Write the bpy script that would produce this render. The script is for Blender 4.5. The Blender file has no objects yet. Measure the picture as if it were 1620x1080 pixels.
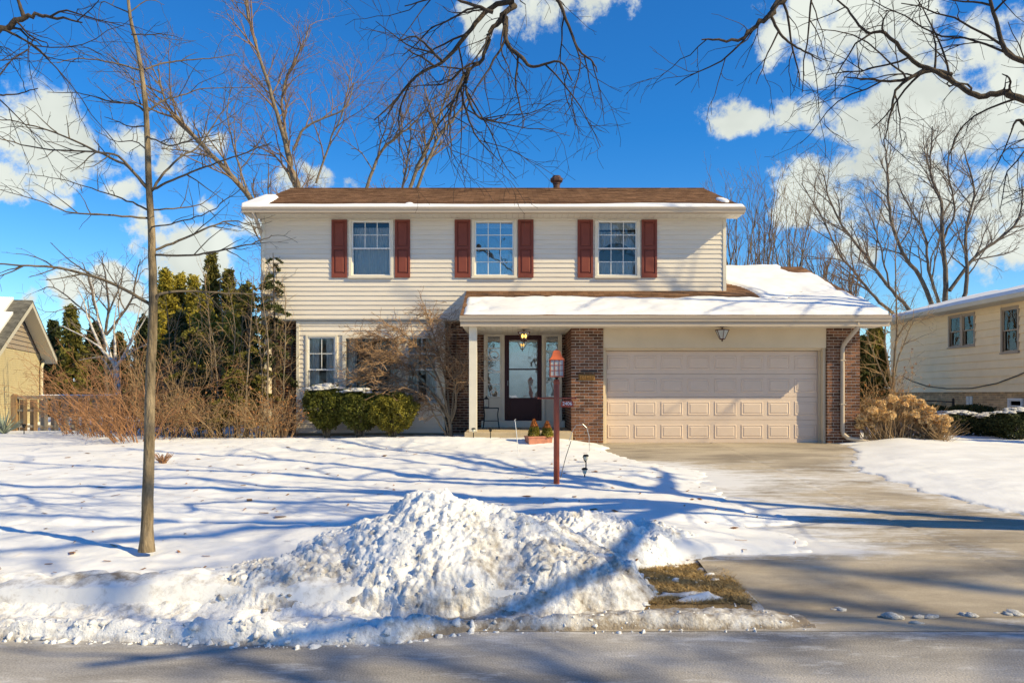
import bpy, math, random
import numpy as np
from mathutils import Vector, Matrix

# ------------------------------------------------------------------ camera, world, sun, exposure
sc = bpy.context.scene
COL = sc.collection
F = 1215.0            # focal length in pixels of the 1620 px wide photograph
CZ = 1.16             # camera height above the garage floor
cam_d = bpy.data.cameras.new('camera')
cam_d.sensor_width = 36.0
cam_d.lens = 36.0 * F / 1620.0
cam_d.shift_y = 82.0 / 1620.0
cam_d.shift_x = -2.0 / 1620.0
cam_d.clip_end = 2000.0
cam = bpy.data.objects.new('camera', cam_d)
COL.objects.link(cam)
cam.location = (0, 0, CZ)
cam.rotation_euler = (math.radians(90), 0, 0)
sc.camera = cam

SUNV = Vector((-1.46, 0.65, -1.12)).normalized()      # direction the light travels
SUN_EL = math.asin(-SUNV.z)
SUN_AZ = math.atan2(-SUNV.x, -SUNV.y)                  # clockwise from +Y
sun_d = bpy.data.lights.new('sun', 'SUN')
sun_d.energy = 5.0
sun_d.angle = math.radians(0.53)
sun_d.color = (1.0, 0.93, 0.83)
sun = bpy.data.objects.new('sun', sun_d)
COL.objects.link(sun)
sun.rotation_euler = SUNV.to_track_quat('-Z', 'Y').to_euler()
sun.location = (20, -10, 30)

sc.view_settings.view_transform = 'Standard'
sc.view_settings.look = 'None'
sc.view_settings.exposure = 0.2
sc.view_settings.gamma = 1.0
sc.view_settings.use_white_balance = True          # the camera's white balance, set for the sunlit snow
sc.view_settings.white_balance_temperature = 10600
sc.view_settings.white_balance_tint = -2
sc.cycles.use_denoising = True
sc.cycles.max_bounces = 6
sc.cycles.diffuse_bounces = 3
sc.cycles.glossy_bounces = 3
sc.cycles.transparent_max_bounces = 12

def pdir(px, py):
    return Vector(((px - 812) / F, 1.0, (622 - py) / F)).normalized()

world = bpy.data.worlds.new('World')
sc.world = world
world.use_nodes = True
wt = world.node_tree
for n in list(wt.nodes):
    wt.nodes.remove(n)

def wn(t, **kw):
    n = wt.nodes.new(t)
    for k, v in kw.items():
        setattr(n, k, v)
    return n

wl = wt.links.new
SKY_STRENGTH = 0.1
out = wn('ShaderNodeOutputWorld')
bg = wn('ShaderNodeBackground')
bg.inputs['Strength'].default_value = SKY_STRENGTH
wl(bg.outputs[0], out.inputs[0])
sky = wn('ShaderNodeTexSky', sky_type='NISHITA')
sky.sun_disc = False
sky.sun_elevation = SUN_EL
sky.sun_rotation = SUN_AZ
sky.altitude = 200
sky.air_density = 1.0
sky.dust_density = 0.1
sky.ozone_density = 3.0
hs = wn('ShaderNodeHueSaturation')
hs.inputs['Saturation'].default_value = 1.5
hs.inputs['Value'].default_value = 1.55
wl(sky.outputs[0], hs.inputs['Color'])
# keep the low sky pale blue rather than yellow
sp = wn('ShaderNodeSeparateColor'); wl(hs.outputs[0], sp.inputs[0])
m1 = wn('ShaderNodeMath', operation='MULTIPLY'); wl(sp.outputs[2], m1.inputs[0]); m1.inputs[1].default_value = 0.80
m2 = wn('ShaderNodeMath', operation='MULTIPLY'); wl(sp.outputs[2], m2.inputs[0]); m2.inputs[1].default_value = 0.92
r1 = wn('ShaderNodeMath', operation='MINIMUM'); wl(sp.outputs[0], r1.inputs[0]); wl(m1.outputs[0], r1.inputs[1])
r2 = wn('ShaderNodeMath', operation='MINIMUM'); wl(sp.outputs[1], r2.inputs[0]); wl(m2.outputs[0], r2.inputs[1])
c0 = wn('ShaderNodeCombineColor'); wl(r1.outputs[0], c0.inputs[0]); wl(r2.outputs[0], c0.inputs[1]); wl(sp.outputs[2], c0.inputs[2])
cc = wn('ShaderNodeVectorMath', operation='MULTIPLY'); wl(c0.outputs[0], cc.inputs[0]); cc.inputs[1].default_value = (0.62, 0.90, 1.42)
geo = wn('ShaderNodeTexCoord')
# clouds: soft balls laid out over the sky by direction, edges broken up with noise
nz = wn('ShaderNodeTexNoise')
nz.inputs['Scale'].default_value = 9.0
nz.inputs['Detail'].default_value = 4.0
wl(geo.outputs['Generated'], nz.inputs['Vector'])
sub = wn('ShaderNodeVectorMath', operation='SUBTRACT')
wl(nz.outputs['Color'], sub.inputs[0])
sub.inputs[1].default_value = (0.5, 0.5, 0.5)
scl = wn('ShaderNodeVectorMath', operation='SCALE')
wl(sub.outputs[0], scl.inputs[0])
scl.inputs['Scale'].default_value = 0.13
add = wn('ShaderNodeVectorMath', operation='ADD')
wl(geo.outputs['Generated'], add.inputs[0])
wl(scl.outputs[0], add.inputs[1])
BLOBS = [(1148, 202, 52), (1180, 198, 36), (1232, 178, 50), (1285, 178, 62), (1345, 195, 80), (1420, 165, 92),
         (1300, 30, 88), (1240, 40, 62), (1375, 55, 90), (1440, 30, 70), (1490, 170, 95), (1565, 170, 95), (1610, 110, 70),
         (1570, 60, 45), (1300, 95, 50), (1640, 200, 80), (1330, 300, 72), (1400, 300, 90), (1480, 300, 85), (1560, 300, 72),
         (1255, 322, 40), (1620, 320, 60), (1620, 400, 55), (1560, 400, 60), (1700, 300, 120), (1750, 120, 150),
         (1290, 225, 45), (1180, 330, 26),
         (745, 45, 52), (780, 25, 40), (860, 15, 62), (930, 18, 62), (995, 15, 48), (900, -60, 90), (740, 85, 26),
         (50, 205, 82), (-20, 235, 95), (95, 262, 70), (20, 295, 62), (110, 300, 36), (-120, 260, 140), (205, 222, 62), (275, 228, 66), (335, 238, 36),
         (195, 305, 34), (245, 250, 40), (300, 385, 70), (355, 392, 62), (240, 372, 34), (400, 380, 40), (330, 318, 34), (30, 455, 30), (120, 470, 52),
         (480, 285, 38), (545, 290, 36), (440, 300, 40), (200, 470, 60), (-100, 460, 90), (1480, 430, 40), (1350, 400, 36)]
acc = None
for (bx, by, br) in BLOBS:
    c = pdir(bx, by)
    dn = wn('ShaderNodeVectorMath', operation='DISTANCE')
    wl(add.outputs[0], dn.inputs[0])
    dn.inputs[1].default_value = c
    r = br / F * c.y * (1.06 if bx > 600 else 0.98)
    ma = wn('ShaderNodeMath', operation='MULTIPLY_ADD')
    wl(dn.outputs['Value'], ma.inputs[0])
    ma.inputs[1].default_value = -1.0 / r
    ma.inputs[2].default_value = 1.0
    if acc is None:
        acc = ma
    else:
        mx = wn('ShaderNodeMath', operation='SMOOTH_MAX')
        wl(acc.outputs[0], mx.inputs[0])
        wl(ma.outputs[0], mx.inputs[1])
        mx.inputs[2].default_value = 0.18
        acc = mx
# the rest of the sky carries scattered clouds of the same kind
nb = wn('ShaderNodeTexNoise')
nb.inputs['Scale'].default_value = 2.6
nb.inputs['Detail'].default_value = 3.0
wl(geo.outputs['Generated'], nb.inputs['Vector'])
nbm = wn('ShaderNodeMath', operation='MULTIPLY_ADD')
wl(nb.outputs['Fac'], nbm.inputs[0])
nbm.inputs[1].default_value = 5.0
nbm.inputs[2].default_value = -3.2
sep = wn('ShaderNodeSeparateXYZ')
wl(geo.outputs['Generated'], sep.inputs[0])
mr = wn('ShaderNodeMapRange')
wl(sep.outputs['Y'], mr.inputs['Value'])
mr.inputs['From Min'].default_value = 0.35
mr.inputs['From Max'].default_value = 0.62
mr.inputs['To Min'].default_value = 0.0
mr.inputs['To Max'].default_value = -3.0
nba = wn('ShaderNodeMath', operation='ADD')
wl(nbm.outputs[0], nba.inputs[0])
wl(mr.outputs[0], nba.inputs[1])
mx = wn('ShaderNodeMath', operation='MAXIMUM')
wl(acc.outputs[0], mx.inputs[0])
wl(nba.outputs[0], mx.inputs[1])
n2 = wn('ShaderNodeTexNoise')
n2.inputs['Scale'].default_value = 13.0
n2.inputs['Detail'].default_value = 9.0
n2.inputs['Roughness'].default_value = 0.7
wl(geo.outputs['Generated'], n2.inputs['Vector'])
n2m = wn('ShaderNodeMath', operation='MULTIPLY_ADD')
wl(n2.outputs['Fac'], n2m.inputs[0])
n2m.inputs[1].default_value = 2.7
n2m.inputs[2].default_value = -1.46
dens = wn('ShaderNodeMath', operation='ADD')
wl(mx.outputs[0], dens.inputs[0])
wl(n2m.outputs[0], dens.inputs[1])
dm = wn('ShaderNodeMapRange', interpolation_type='SMOOTHSTEP')
wl(dens.outputs[0], dm.inputs['Value'])
dm.inputs['From Min'].default_value = 0.02
dm.inputs['From Max'].default_value = 0.5
n3 = wn('ShaderNodeTexNoise')
n3.inputs['Scale'].default_value = 9.0
n3.inputs['Detail'].default_value = 3.0
wl(add.outputs[0], n3.inputs['Vector'])
cr = wn('ShaderNodeValToRGB')
cr.color_ramp.elements[0].position = 0.32
cr.color_ramp.elements[0].color = (0.55, 0.68, 0.95, 1)
cr.color_ramp.elements[1].position = 0.62
cr.color_ramp.elements[1].color = (0.74, 0.90, 1.24, 1)
wl(n3.outputs['Fac'], cr.inputs[0])
cm = wn('ShaderNodeVectorMath', operation='SCALE')
wl(cr.outputs[0], cm.inputs[0])
cm.inputs['Scale'].default_value = 0.86 / SKY_STRENGTH
mix = wn('ShaderNodeMix', data_type='RGBA')
wl(dm.outputs[0], mix.inputs[0])
wl(cc.outputs[0], mix.inputs[6])
wl(cm.outputs[0], mix.inputs[7])
wl(mix.outputs[2], bg.inputs['Color'])

# ------------------------------------------------------------------ helpers
R = random.Random(7)
ORIG = {}

def P(px, py, Y):
    return Vector(((px - 812) / F * Y, Y, CZ + (622 - py) / F * Y))

def tag(o, label=None, cat=None, group=None, kind=None):
    if label: o['label'] = label
    if cat: o['category'] = cat
    if group: o['group'] = group
    if kind: o['kind'] = kind
    return o

def thing(name, loc, label, cat, group=None):
    o = bpy.data.objects.new(name, None)
    o.empty_display_size = 0.2
    COL.objects.link(o)
    o.location = loc
    ORIG[o] = Vector(loc)
    return tag(o, label, cat, group)

def link(name, me, parent, loc=None):
    """loc: world position of the mesh origin"""
    o = bpy.data.objects.new(name, me)
    COL.objects.link(o)
    if parent is not None:
        o.parent = parent
        org = ORIG[parent]
        ORIG[o] = org if loc is None else Vector(loc)
        o.location = (0, 0, 0) if loc is None else Vector(loc) - org
    else:
        ORIG[o] = Vector(loc or (0, 0, 0))
        o.location = ORIG[o]
    return o

def arr_mesh(name, V, Q, mat, smooth=False, shift=None):
    V = np.asarray(V, dtype=np.float32).reshape(-1, 3)
    if shift is not None:
        V = V - np.array(shift, dtype=np.float32)
    Q = np.asarray(Q, dtype=np.int32)
    k = Q.shape[1]
    me = bpy.data.meshes.new(name)
    me.vertices.add(len(V))
    me.vertices.foreach_set('co', V.ravel())
    me.loops.add(Q.size)
    me.loops.foreach_set('vertex_index', Q.ravel())
    me.polygons.add(len(Q))
    me.polygons.foreach_set('loop_start', np.arange(0, Q.size, k, dtype=np.int32))
    if smooth:
        me.polygons.foreach_set('use_smooth', np.ones(len(Q), dtype=bool))
    me.update(calc_edges=True)
    me.materials.append(mat)
    return me

def arr_obj(name, V, Q, mat, parent=None, smooth=False):
    V = np.asarray(V, dtype=np.float32).reshape(-1, 3)
    if parent is None:
        lo, hi = V.min(0), V.max(0)
        sh = Vector(((lo[0] + hi[0]) / 2, (lo[1] + hi[1]) / 2, lo[2]))
        return link(name, arr_mesh(name, V, Q, mat, smooth, sh), None, sh)
    return link(name, arr_mesh(name, V, Q, mat, smooth, ORIG[parent]), parent)

class MB:
    xf = None
    def __init__(s):
        s.v, s.f = [], []
    def box(s, x0, x1, y0, y1, z0, z1):
        b = len(s.v)
        s.v += [(x0, y0, z0), (x1, y0, z0), (x1, y1, z0), (x0, y1, z0), (x0, y0, z1), (x1, y0, z1), (x1, y1, z1), (x0, y1, z1)]
        s.f += [tuple(b + i for i in q) for q in ((0, 3, 2, 1), (4, 5, 6, 7), (0, 1, 5, 4), (1, 2, 6, 5), (2, 3, 7, 6), (3, 0, 4, 7))]
        return s
    def prism_x(s, prof, x0, x1):
        """prof: list of (y,z); extruded along x"""
        b, n = len(s.v), len(prof)
        s.v += [(x0, y, z) for y, z in prof] + [(x1, y, z) for y, z in prof]
        for i in range(n):
            j = (i + 1) % n
            s.f.append((b + i, b + j, b + n + j, b + n + i))
        s.f += [tuple(b + i for i in range(n))[::-1], tuple(b + n + i for i in range(n))]
        return s
    def prism_y(s, prof, y0, y1):
        b, n = len(s.v), len(prof)
        s.v += [(x, y0, z) for x, z in prof] + [(x, y1, z) for x, z in prof]
        for i in range(n):
            j = (i + 1) % n
            s.f.append((b + i, b + n + i, b + n + j, b + j))
        s.f += [tuple(b + i for i in range(n)), tuple(b + n + i for i in range(n))[::-1]]
        return s
    def prism_z(s, prof, z0, z1):
        b, n = len(s.v), len(prof)
        s.v += [(x, y, z0) for x, y in prof] + [(x, y, z1) for x, y in prof]
        for i in range(n):
            j = (i + 1) % n
            s.f.append((b + i, b + j, b + n + j, b + n + i))
        s.f += [tuple(b + i for i in range(n))[::-1], tuple(b + n + i for i in range(n))]
        return s
    def poly(s, pts):
        b = len(s.v)
        s.v += [tuple(p) for p in pts]
        s.f.append(tuple(range(b, b + len(pts))))
        return s
    def tube(s, pts, rad, n=8, cap=True):
        pts = [Vector(p) for p in pts]
        if not hasattr(rad, '__len__'):
            rad = [rad] * len(pts)
        b0 = len(s.v)
        prev = None
        for i, p in enumerate(pts):
            t = (pts[min(i + 1, len(pts) - 1)] - pts[max(i - 1, 0)]).normalized()
            if prev is None:
                a = Vector((0, 0, 1)) if abs(t.z) < 0.9 else Vector((1, 0, 0))
                u = t.cross(a).normalized()
            else:
                u = (prev - t * prev.dot(t)).normalized()
            prev = u
            w = t.cross(u)
            for k in range(n):
                an = 2 * math.pi * k / n
                s.v.append(tuple(p + (u * math.cos(an) + w * math.sin(an)) * rad[i]))
        for i in range(len(pts) - 1):
            for k in range(n):
                a, c = b0 + i * n + k, b0 + i * n + (k + 1) % n
                s.f.append((a, c, c + n, a + n))
        if cap:
            s.f.append(tuple(b0 + k for k in range(n))[::-1])
            e = b0 + (len(pts) - 1) * n
            s.f.append(tuple(e + k for k in range(n)))
        return s
    def lathe(s, prof, cx, cy, n=16, sq=False):
        """prof: list of (r, z)"""
        b0 = len(s.v)
        for r, z in prof:
            for k in range(n):
                an = 2 * math.pi * (k + 0.5) / n
                s.v.append((cx + r * math.cos(an), cy + r * math.sin(an), z))
        for i in range(len(prof) - 1):
            for k in range(n):
                a, c = b0 + i * n + k, b0 + i * n + (k + 1) % n
                s.f.append((a, c, c + n, a + n))
        s.f.append(tuple(b0 + k for k in range(n))[::-1])
        e = b0 + (len(prof) - 1) * n
        s.f.append(tuple(e + k for k in range(n)))
        return s
    def mesh(s, name, mat, shift=(0, 0, 0), smooth=False):
        me = bpy.data.meshes.new(name)
        sh = Vector(shift)
        if MB.xf is not None:
            vv = [MB.xf @ Vector(p) - sh for p in s.v]
        else:
            vv = [Vector(p) - sh for p in s.v]
        me.from_pydata(vv, [], s.f)
        if smooth:
            me.polygons.foreach_set('use_smooth', [True] * len(me.polygons))
        me.materials.append(mat)
        me.update()
        return me
    def build(s, name, mat, parent=None, smooth=False):
        if parent is not None:
            return link(name, s.mesh(name, mat, ORIG[parent], smooth), parent)
        pts = [MB.xf @ Vector(p) for p in s.v] if MB.xf is not None else [Vector(p) for p in s.v]
        lo = [min(p[i] for p in pts) for i in range(3)]
        hi = [max(p[i] for p in pts) for i in range(3)]
        sh = Vector(((lo[0] + hi[0]) / 2, (lo[1] + hi[1]) / 2, lo[2]))
        return link(name, s.mesh(name, mat, sh, smooth), None, sh)

def B(x0, x1, y0, y1, z0, z1):
    return MB().box(x0, x1, y0, y1, z0, z1)

def bevel(o, w=0.004, seg=2):
    m = o.modifiers.new('bevel', 'BEVEL')
    m.width = w
    m.segments = seg
    m.limit_method = 'ANGLE'
    return o

# numpy noise
def _hash(i, j, seed):
    n = (i.astype(np.int64) * 374761393 + j.astype(np.int64) * 668265263 + seed * 974711) & 0xffffffff
    n = ((n ^ (n >> 13)) * 1274126177) & 0xffffffff
    n = ((n ^ (n >> 15)) * 2246822519) & 0xffffffff
    return ((n ^ (n >> 16)) & 0xffffff) / float(0xffffff)

def vnoise(x, y, seed=0):
    xi, yi = np.floor(x), np.floor(y)
    fx, fy = x - xi, y - yi
    fx, fy = fx * fx * fx * (fx * (fx * 6 - 15) + 10), fy * fy * fy * (fy * (fy * 6 - 15) + 10)
    a, b = _hash(xi, yi, seed), _hash(xi + 1, yi, seed)
    c, d = _hash(xi, yi + 1, seed), _hash(xi + 1, yi + 1, seed)
    return (a * (1 - fx) + b * fx) * (1 - fy) + (c * (1 - fx) + d * fx) * fy

def fbm(x, y, oct=4, seed=0, gain=0.5):
    s, a, t = 0, 1.0, 0
    for o in range(oct):
        s = s + a * vnoise(x * 2 ** o + 17.3 * o, y * 2 ** o - 9.1 * o, seed + o)
        t += a
        a *= gain
    return s / t

def worley(x, y, seed=0):
    xi, yi = np.floor(x), np.floor(y)
    best = np.full(np.shape(x), 9.0)
    for dx in (-1, 0, 1):
        for dy in (-1, 0, 1):
            cx, cy = xi + dx, yi + dy
            px = cx + _hash(cx, cy, seed)
            py = cy + _hash(cx, cy, seed + 51)
            best = np.minimum(best, np.hypot(px - x, py - y))
    return best

def sstep(a, b, x):
    t = np.clip((x - a) / (b - a), 0, 1)
    return t * t * (3 - 2 * t)

def grid_obj(name, xs, ys, zf, mat, parent=None, smooth=True, attrs=None):
    X, Y = np.meshgrid(np.asarray(xs, float), np.asarray(ys, float))
    Z = zf(X, Y)
    V = np.stack([X, Y, Z], -1).reshape(-1, 3)
    ny, nx = X.shape
    i = np.arange(ny - 1)[:, None] * nx + np.arange(nx - 1)[None, :]
    Q = np.stack([i, i + 1, i + nx + 1, i + nx], -1).reshape(-1, 4)
    o = arr_obj(name, V, Q, mat, parent, smooth)
    if attrs:
        for k, fn in attrs.items():
            at = o.data.attributes.new(k, 'FLOAT', 'POINT')
            at.data.foreach_set('value', np.asarray(fn(X, Y), dtype=np.float32).ravel())
    return o

# ------------------------------------------------------------------ materials
def mat(name, col, rough=0.6, var=0.0, scale=6.0, bump=0.0, bscale=60.0, metal=0.0, spec=0.2, obj_var=0.0, detail=4.0, stretch=None, island=0.0, col2=None, trans=0.0):
    m = bpy.data.materials.new(name)
    m.use_nodes = True
    nt = m.node_tree
    L = nt.links.new
    b = nt.nodes['Principled BSDF']
    b.inputs['Roughness'].default_value = rough
    b.inputs['Metallic'].default_value = metal
    b.inputs['Specular IOR Level'].default_value = spec
    b.inputs['Base Color'].default_value = (*col, 1)
    tc = nt.nodes.new('ShaderNodeTexCoord')
    vec = tc.outputs['Object']
    if stretch:
        mp = nt.nodes.new('ShaderNodeMapping')
        mp.inputs['Scale'].default_value = stretch
        L(vec, mp.inputs[0])
        vec = mp.outputs[0]
    cur = None
    if var or col2:
        n = nt.nodes.new('ShaderNodeTexNoise')
        n.inputs['Scale'].default_value = scale
        n.inputs['Detail'].default_value = detail
        n.inputs['Roughness'].default_value = 0.6
        L(vec, n.inputs['Vector'])
        r = nt.nodes.new('ShaderNodeValToRGB')
        r.color_ramp.elements[0].position = 0.3
        r.color_ramp.elements[1].position = 0.7
        if col2:
            r.color_ramp.elements[0].color = (*col, 1)
            r.color_ramp.elements[1].color = (*col2, 1)
        else:
            r.color_ramp.elements[0].color = (*[max(0, c * (1 - var)) for c in col], 1)
            r.color_ramp.elements[1].color = (*[min(1, c * (1 + var)) for c in col], 1)
        L(n.outputs['Fac'], r.inputs[0])
        cur = r.outputs[0]
    if obj_var or island:
        oi = nt.nodes.new('ShaderNodeObjectInfo')
        gi = nt.nodes.new('ShaderNodeNewGeometry')
        ad = nt.nodes.new('ShaderNodeMath'); ad.operation = 'ADD'
        L(oi.outputs['Random'], ad.inputs[0])
        if island:
            L(gi.outputs['Random Per Island'], ad.inputs[1])
        else:
            ad.inputs[1].default_value = 0
        fr = nt.nodes.new('ShaderNodeMath'); fr.operation = 'FRACT'
        L(ad.outputs[0], fr.inputs[0])
        k = max(obj_var, island)
        mr = nt.nodes.new('ShaderNodeMapRange')
        mr.inputs['To Min'].default_value = 1 - k
        mr.inputs['To Max'].default_value = 1 + k
        L(fr.outputs[0], mr.inputs['Value'])
        sc_ = nt.nodes.new('ShaderNodeVectorMath'); sc_.operation = 'SCALE'
        if cur is not None:
            L(cur, sc_.inputs[0])
        else:
            sc_.inputs[0].default_value = col
        L(mr.outputs[0], sc_.inputs['Scale'])
        cur = sc_.outputs[0]
    if cur is not None:
        L(cur, b.inputs['Base Color'])
    if bump:
        n = nt.nodes.new('ShaderNodeTexNoise')
        n.inputs['Scale'].default_value = bscale
        n.inputs['Detail'].default_value = 5
        L(vec, n.inputs['Vector'])
        bp = nt.nodes.new('ShaderNodeBump')
        bp.inputs['Strength'].default_value = bump
        bp.inputs['Distance'].default_value = 0.02
        L(n.outputs['Fac'], bp.inputs['Height'])
        L(bp.outputs[0], b.inputs['Normal'])
    if trans:
        tr = nt.nodes.new('ShaderNodeBsdfTranslucent')
        if cur is not None:
            L(cur, tr.inputs['Color'])
        else:
            tr.inputs['Color'].default_value = (*col, 1)
        ms = nt.nodes.new('ShaderNodeMixShader')
        ms.inputs[0].default_value = trans
        L(b.outputs[0], ms.inputs[1]); L(tr.outputs[0], ms.inputs[2])
        L(ms.outputs[0], nt.nodes['Material Output'].inputs['Surface'])
    return m

def mat_glass(name, tint=(0.94, 0.965, 0.965), base=0.10):
    m = bpy.data.materials.new(name)
    m.use_nodes = True
    nt = m.node_tree
    L = nt.links.new
    nt.nodes.remove(nt.nodes['Principled BSDF'])
    t = nt.nodes.new('ShaderNodeBsdfTransparent')
    t.inputs['Color'].default_value = (*tint, 1)
    g = nt.nodes.new('ShaderNodeBsdfGlossy')
    g.inputs['Roughness'].default_value = 0.015
    # slight waviness of old panes
    n = nt.nodes.new('ShaderNodeTexNoise'); n.inputs['Scale'].default_value = 2.2
    tc = nt.nodes.new('ShaderNodeTexCoord'); L(tc.outputs['Object'], n.inputs['Vector'])
    bp = nt.nodes.new('ShaderNodeBump'); bp.inputs['Strength'].default_value = 0.12; bp.inputs['Distance'].default_value = 0.02
    L(n.outputs['Fac'], bp.inputs['Height']); L(bp.outputs[0], g.inputs['Normal'])
    fr = nt.nodes.new('ShaderNodeFresnel')
    fr.inputs['IOR'].default_value = 1.5
    a = nt.nodes.new('ShaderNodeMath'); a.operation = 'ADD'; a.inputs[1].default_value = base
    L(fr.outputs[0], a.inputs[0])
    ms = nt.nodes.new('ShaderNodeMixShader')
    L(a.outputs[0], ms.inputs[0]); L(t.outputs[0], ms.inputs[1]); L(g.outputs[0], ms.inputs[2])
    L(ms.outputs[0], nt.nodes['Material Output'].inputs['Surface'])
    return m

def mat_emit(name, col, s):
    m = bpy.data.materials.new(name)
    m.use_nodes = True
    b = m.node_tree.nodes['Principled BSDF']
    b.inputs['Base Color'].default_value = (*col, 1)
    b.inputs['Emission Color'].default_value = (*col, 1)
    b.inputs['Emission Strength'].default_value = s
    return m

def mat_snow(name, dirt_col=(0.24, 0.19, 0.14), bump=0.35, bs=30.0):
    """clean snow; the point attribute 'dirt' mixes in grit with a broken-up edge"""
    m = bpy.data.materials.new(name)
    m.use_nodes = True
    nt = m.node_tree
    L = nt.links.new
    b = nt.nodes['Principled BSDF']
    b.inputs['Roughness'].default_value = 0.55
    b.inputs['Specular IOR Level'].default_value = 0.3
    tc = nt.nodes.new('ShaderNodeTexCoord')
    n = nt.nodes.new('ShaderNodeTexNoise')
    n.inputs['Scale'].default_value = 9.0; n.inputs['Detail'].default_value = 8.0; n.inputs['Roughness'].default_value = 0.7
    L(tc.outputs['Object'], n.inputs['Vector'])
    at = nt.nodes.new('ShaderNodeAttribute'); at.attribute_name = 'dirt'
    ma = nt.nodes.new('ShaderNodeMath'); ma.operation = 'MULTIPLY_ADD'
    L(n.outputs['Fac'], ma.inputs[0]); ma.inputs[1].default_value = 1.6; ma.inputs[2].default_value = -1.25
    ad = nt.nodes.new('ShaderNodeMath'); ad.operation = 'ADD'
    L(ma.outputs[0], ad.inputs[0]); L(at.outputs['Fac'], ad.inputs[1])
    mr = nt.nodes.new('ShaderNodeMapRange')
    mr.inputs['From Min'].default_value = 0.0; mr.inputs['From Max'].default_value = 0.55
    L(ad.outputs[0], mr.inputs['Value'])
    n5 = nt.nodes.new('ShaderNodeTexNoise'); n5.inputs['Scale'].default_value = 2.0; n5.inputs['Detail'].default_value = 4
    L(tc.outputs['Object'], n5.inputs['Vector'])
    r5 = nt.nodes.new('ShaderNodeValToRGB')
    r5.color_ramp.elements[0].position = 0.3; r5.color_ramp.elements[1].position = 0.7
    r5.color_ramp.elements[0].color = (0.76, 0.755, 0.745, 1); r5.color_ramp.elements[1].color = (0.86, 0.855, 0.845, 1)
    L(n5.outputs['Fac'], r5.inputs[0])
    mx = nt.nodes.new('ShaderNodeMix'); mx.data_type = 'RGBA'
    L(mr.outputs[0], mx.inputs[0])
    L(r5.outputs[0], mx.inputs[6])
    mx.inputs[7].default_value = (*dirt_col, 1)
    L(mx.outputs[2], b.inputs['Base Color'])
    nb_ = nt.nodes.new('ShaderNodeTexNoise'); nb_.inputs['Scale'].default_value = bs; nb_.inputs['Detail'].default_value = 6
    L(tc.outputs['Object'], nb_.inputs['Vector'])
    bp = nt.nodes.new('ShaderNodeBump'); bp.inputs['Strength'].default_value = bump; bp.inputs['Distance'].default_value = 0.02
    L(nb_.outputs['Fac'], bp.inputs['Height']); L(bp.outputs[0], b.inputs['Normal'])
    return m

def mat_shingle(name, c1, c2):
    m = bpy.data.materials.new(name)
    m.use_nodes = True
    nt = m.node_tree
    L = nt.links.new
    b = nt.nodes['Principled BSDF']
    b.inputs['Roughness'].default_value = 0.9
    b.inputs['Specular IOR Level'].default_value = 0.15
    tc = nt.nodes.new('ShaderNodeTexCoord')
    br = nt.nodes.new('ShaderNodeTexBrick')
    br.inputs['Scale'].default_value = 1.0
    br.inputs['Brick Width'].default_value = 0.26
    br.inputs['Row Height'].default_value = 0.135
    br.inputs['Mortar Size'].default_value = 0.004
    br.inputs['Color1'].default_value = (*c1, 1)
    br.inputs['Color2'].default_value = (*c2, 1)
    br.inputs['Mortar'].default_value = (*[c * 0.5 for c in c1], 1)
    L(tc.outputs['Object'], br.inputs['Vector'])
    n = nt.nodes.new('ShaderNodeTexNoise'); n.inputs['Scale'].default_value = 3.0; n.inputs['Detail'].default_value = 8; n.inputs['Roughness'].default_value = 0.75
    L(tc.outputs['Object'], n.inputs['Vector'])
    mr = nt.nodes.new('ShaderNodeMapRange'); mr.inputs['From Min'].default_value = 0.3; mr.inputs['From Max'].default_value = 0.7
    mr.inputs['To Min'].default_value = 0.6; mr.inputs['To Max'].default_value = 1.4
    L(n.outputs['Fac'], mr.inputs['Value'])
    s_ = nt.nodes.new('ShaderNodeVectorMath'); s_.operation = 'SCALE'
    L(br.outputs['Color'], s_.inputs[0]); L(mr.outputs[0], s_.inputs['Scale'])
    L(s_.outputs[0], b.inputs['Base Color'])
    return m

M = {}
M['siding'] = mat('vinyl_siding', (0.735, 0.65, 0.54), 0.6, var=0.05, scale=1.5, obj_var=0.02, bump=0.06, bscale=25, stretch=(1, 4, 12))
M['trim'] = mat('trim_cream', (0.70, 0.63, 0.51), 0.45, var=0.04, scale=4)
M['gutter'] = mat('gutter_almond', (0.47, 0.38, 0.29), 0.45, var=0.05, scale=2, stretch=(0.6, 4, 4))
M['soffit'] = mat('soffit', (0.66, 0.60, 0.50), 0.5, var=0.04)
M['header'] = mat('garage_header', (0.64, 0.52, 0.37), 0.6, var=0.05, scale=2)
M['gdoor'] = mat('garage_door', (0.69, 0.54, 0.43), 0.5, var=0.03, scale=3, bump=0.03, bscale=80)
M['shutter'] = mat('shutter_red', (0.215, 0.056, 0.04), 0.65, var=0.08, scale=5)
M['maroon'] = mat('door_maroon', (0.052, 0.016, 0.018), 0.35, var=0.05)
M['white'] = mat('sash_white', (0.74, 0.73, 0.69), 0.4)
M['brick'] = mat('brick', (0.085, 0.036, 0.021), 0.85, col2=(0.225, 0.098, 0.053), scale=14, island=0.5, obj_var=0.5, bump=0.3, bscale=120)
M['mortar'] = mat('mortar', (0.62, 0.52, 0.42), 0.95, var=0.12, scale=20, bump=0.3, bscale=90)
M['shingle'] = mat_shingle('shingle_brown', (0.14, 0.070, 0.038), (0.27, 0.145, 0.082))
M['shingle_grey'] = mat_shingle('shingle_grey', (0.10, 0.095, 0.08), (0.16, 0.15, 0.125))
M['snow'] = mat_snow('snow_clean', bump=0.22, bs=24)
M['snow_roof'] = mat_snow('snow_roof', bump=0.15, bs=10)
M['snow_dirty'] = mat_snow('snow_dirty', bump=0.6, bs=40)
M['concrete'] = None
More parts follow.
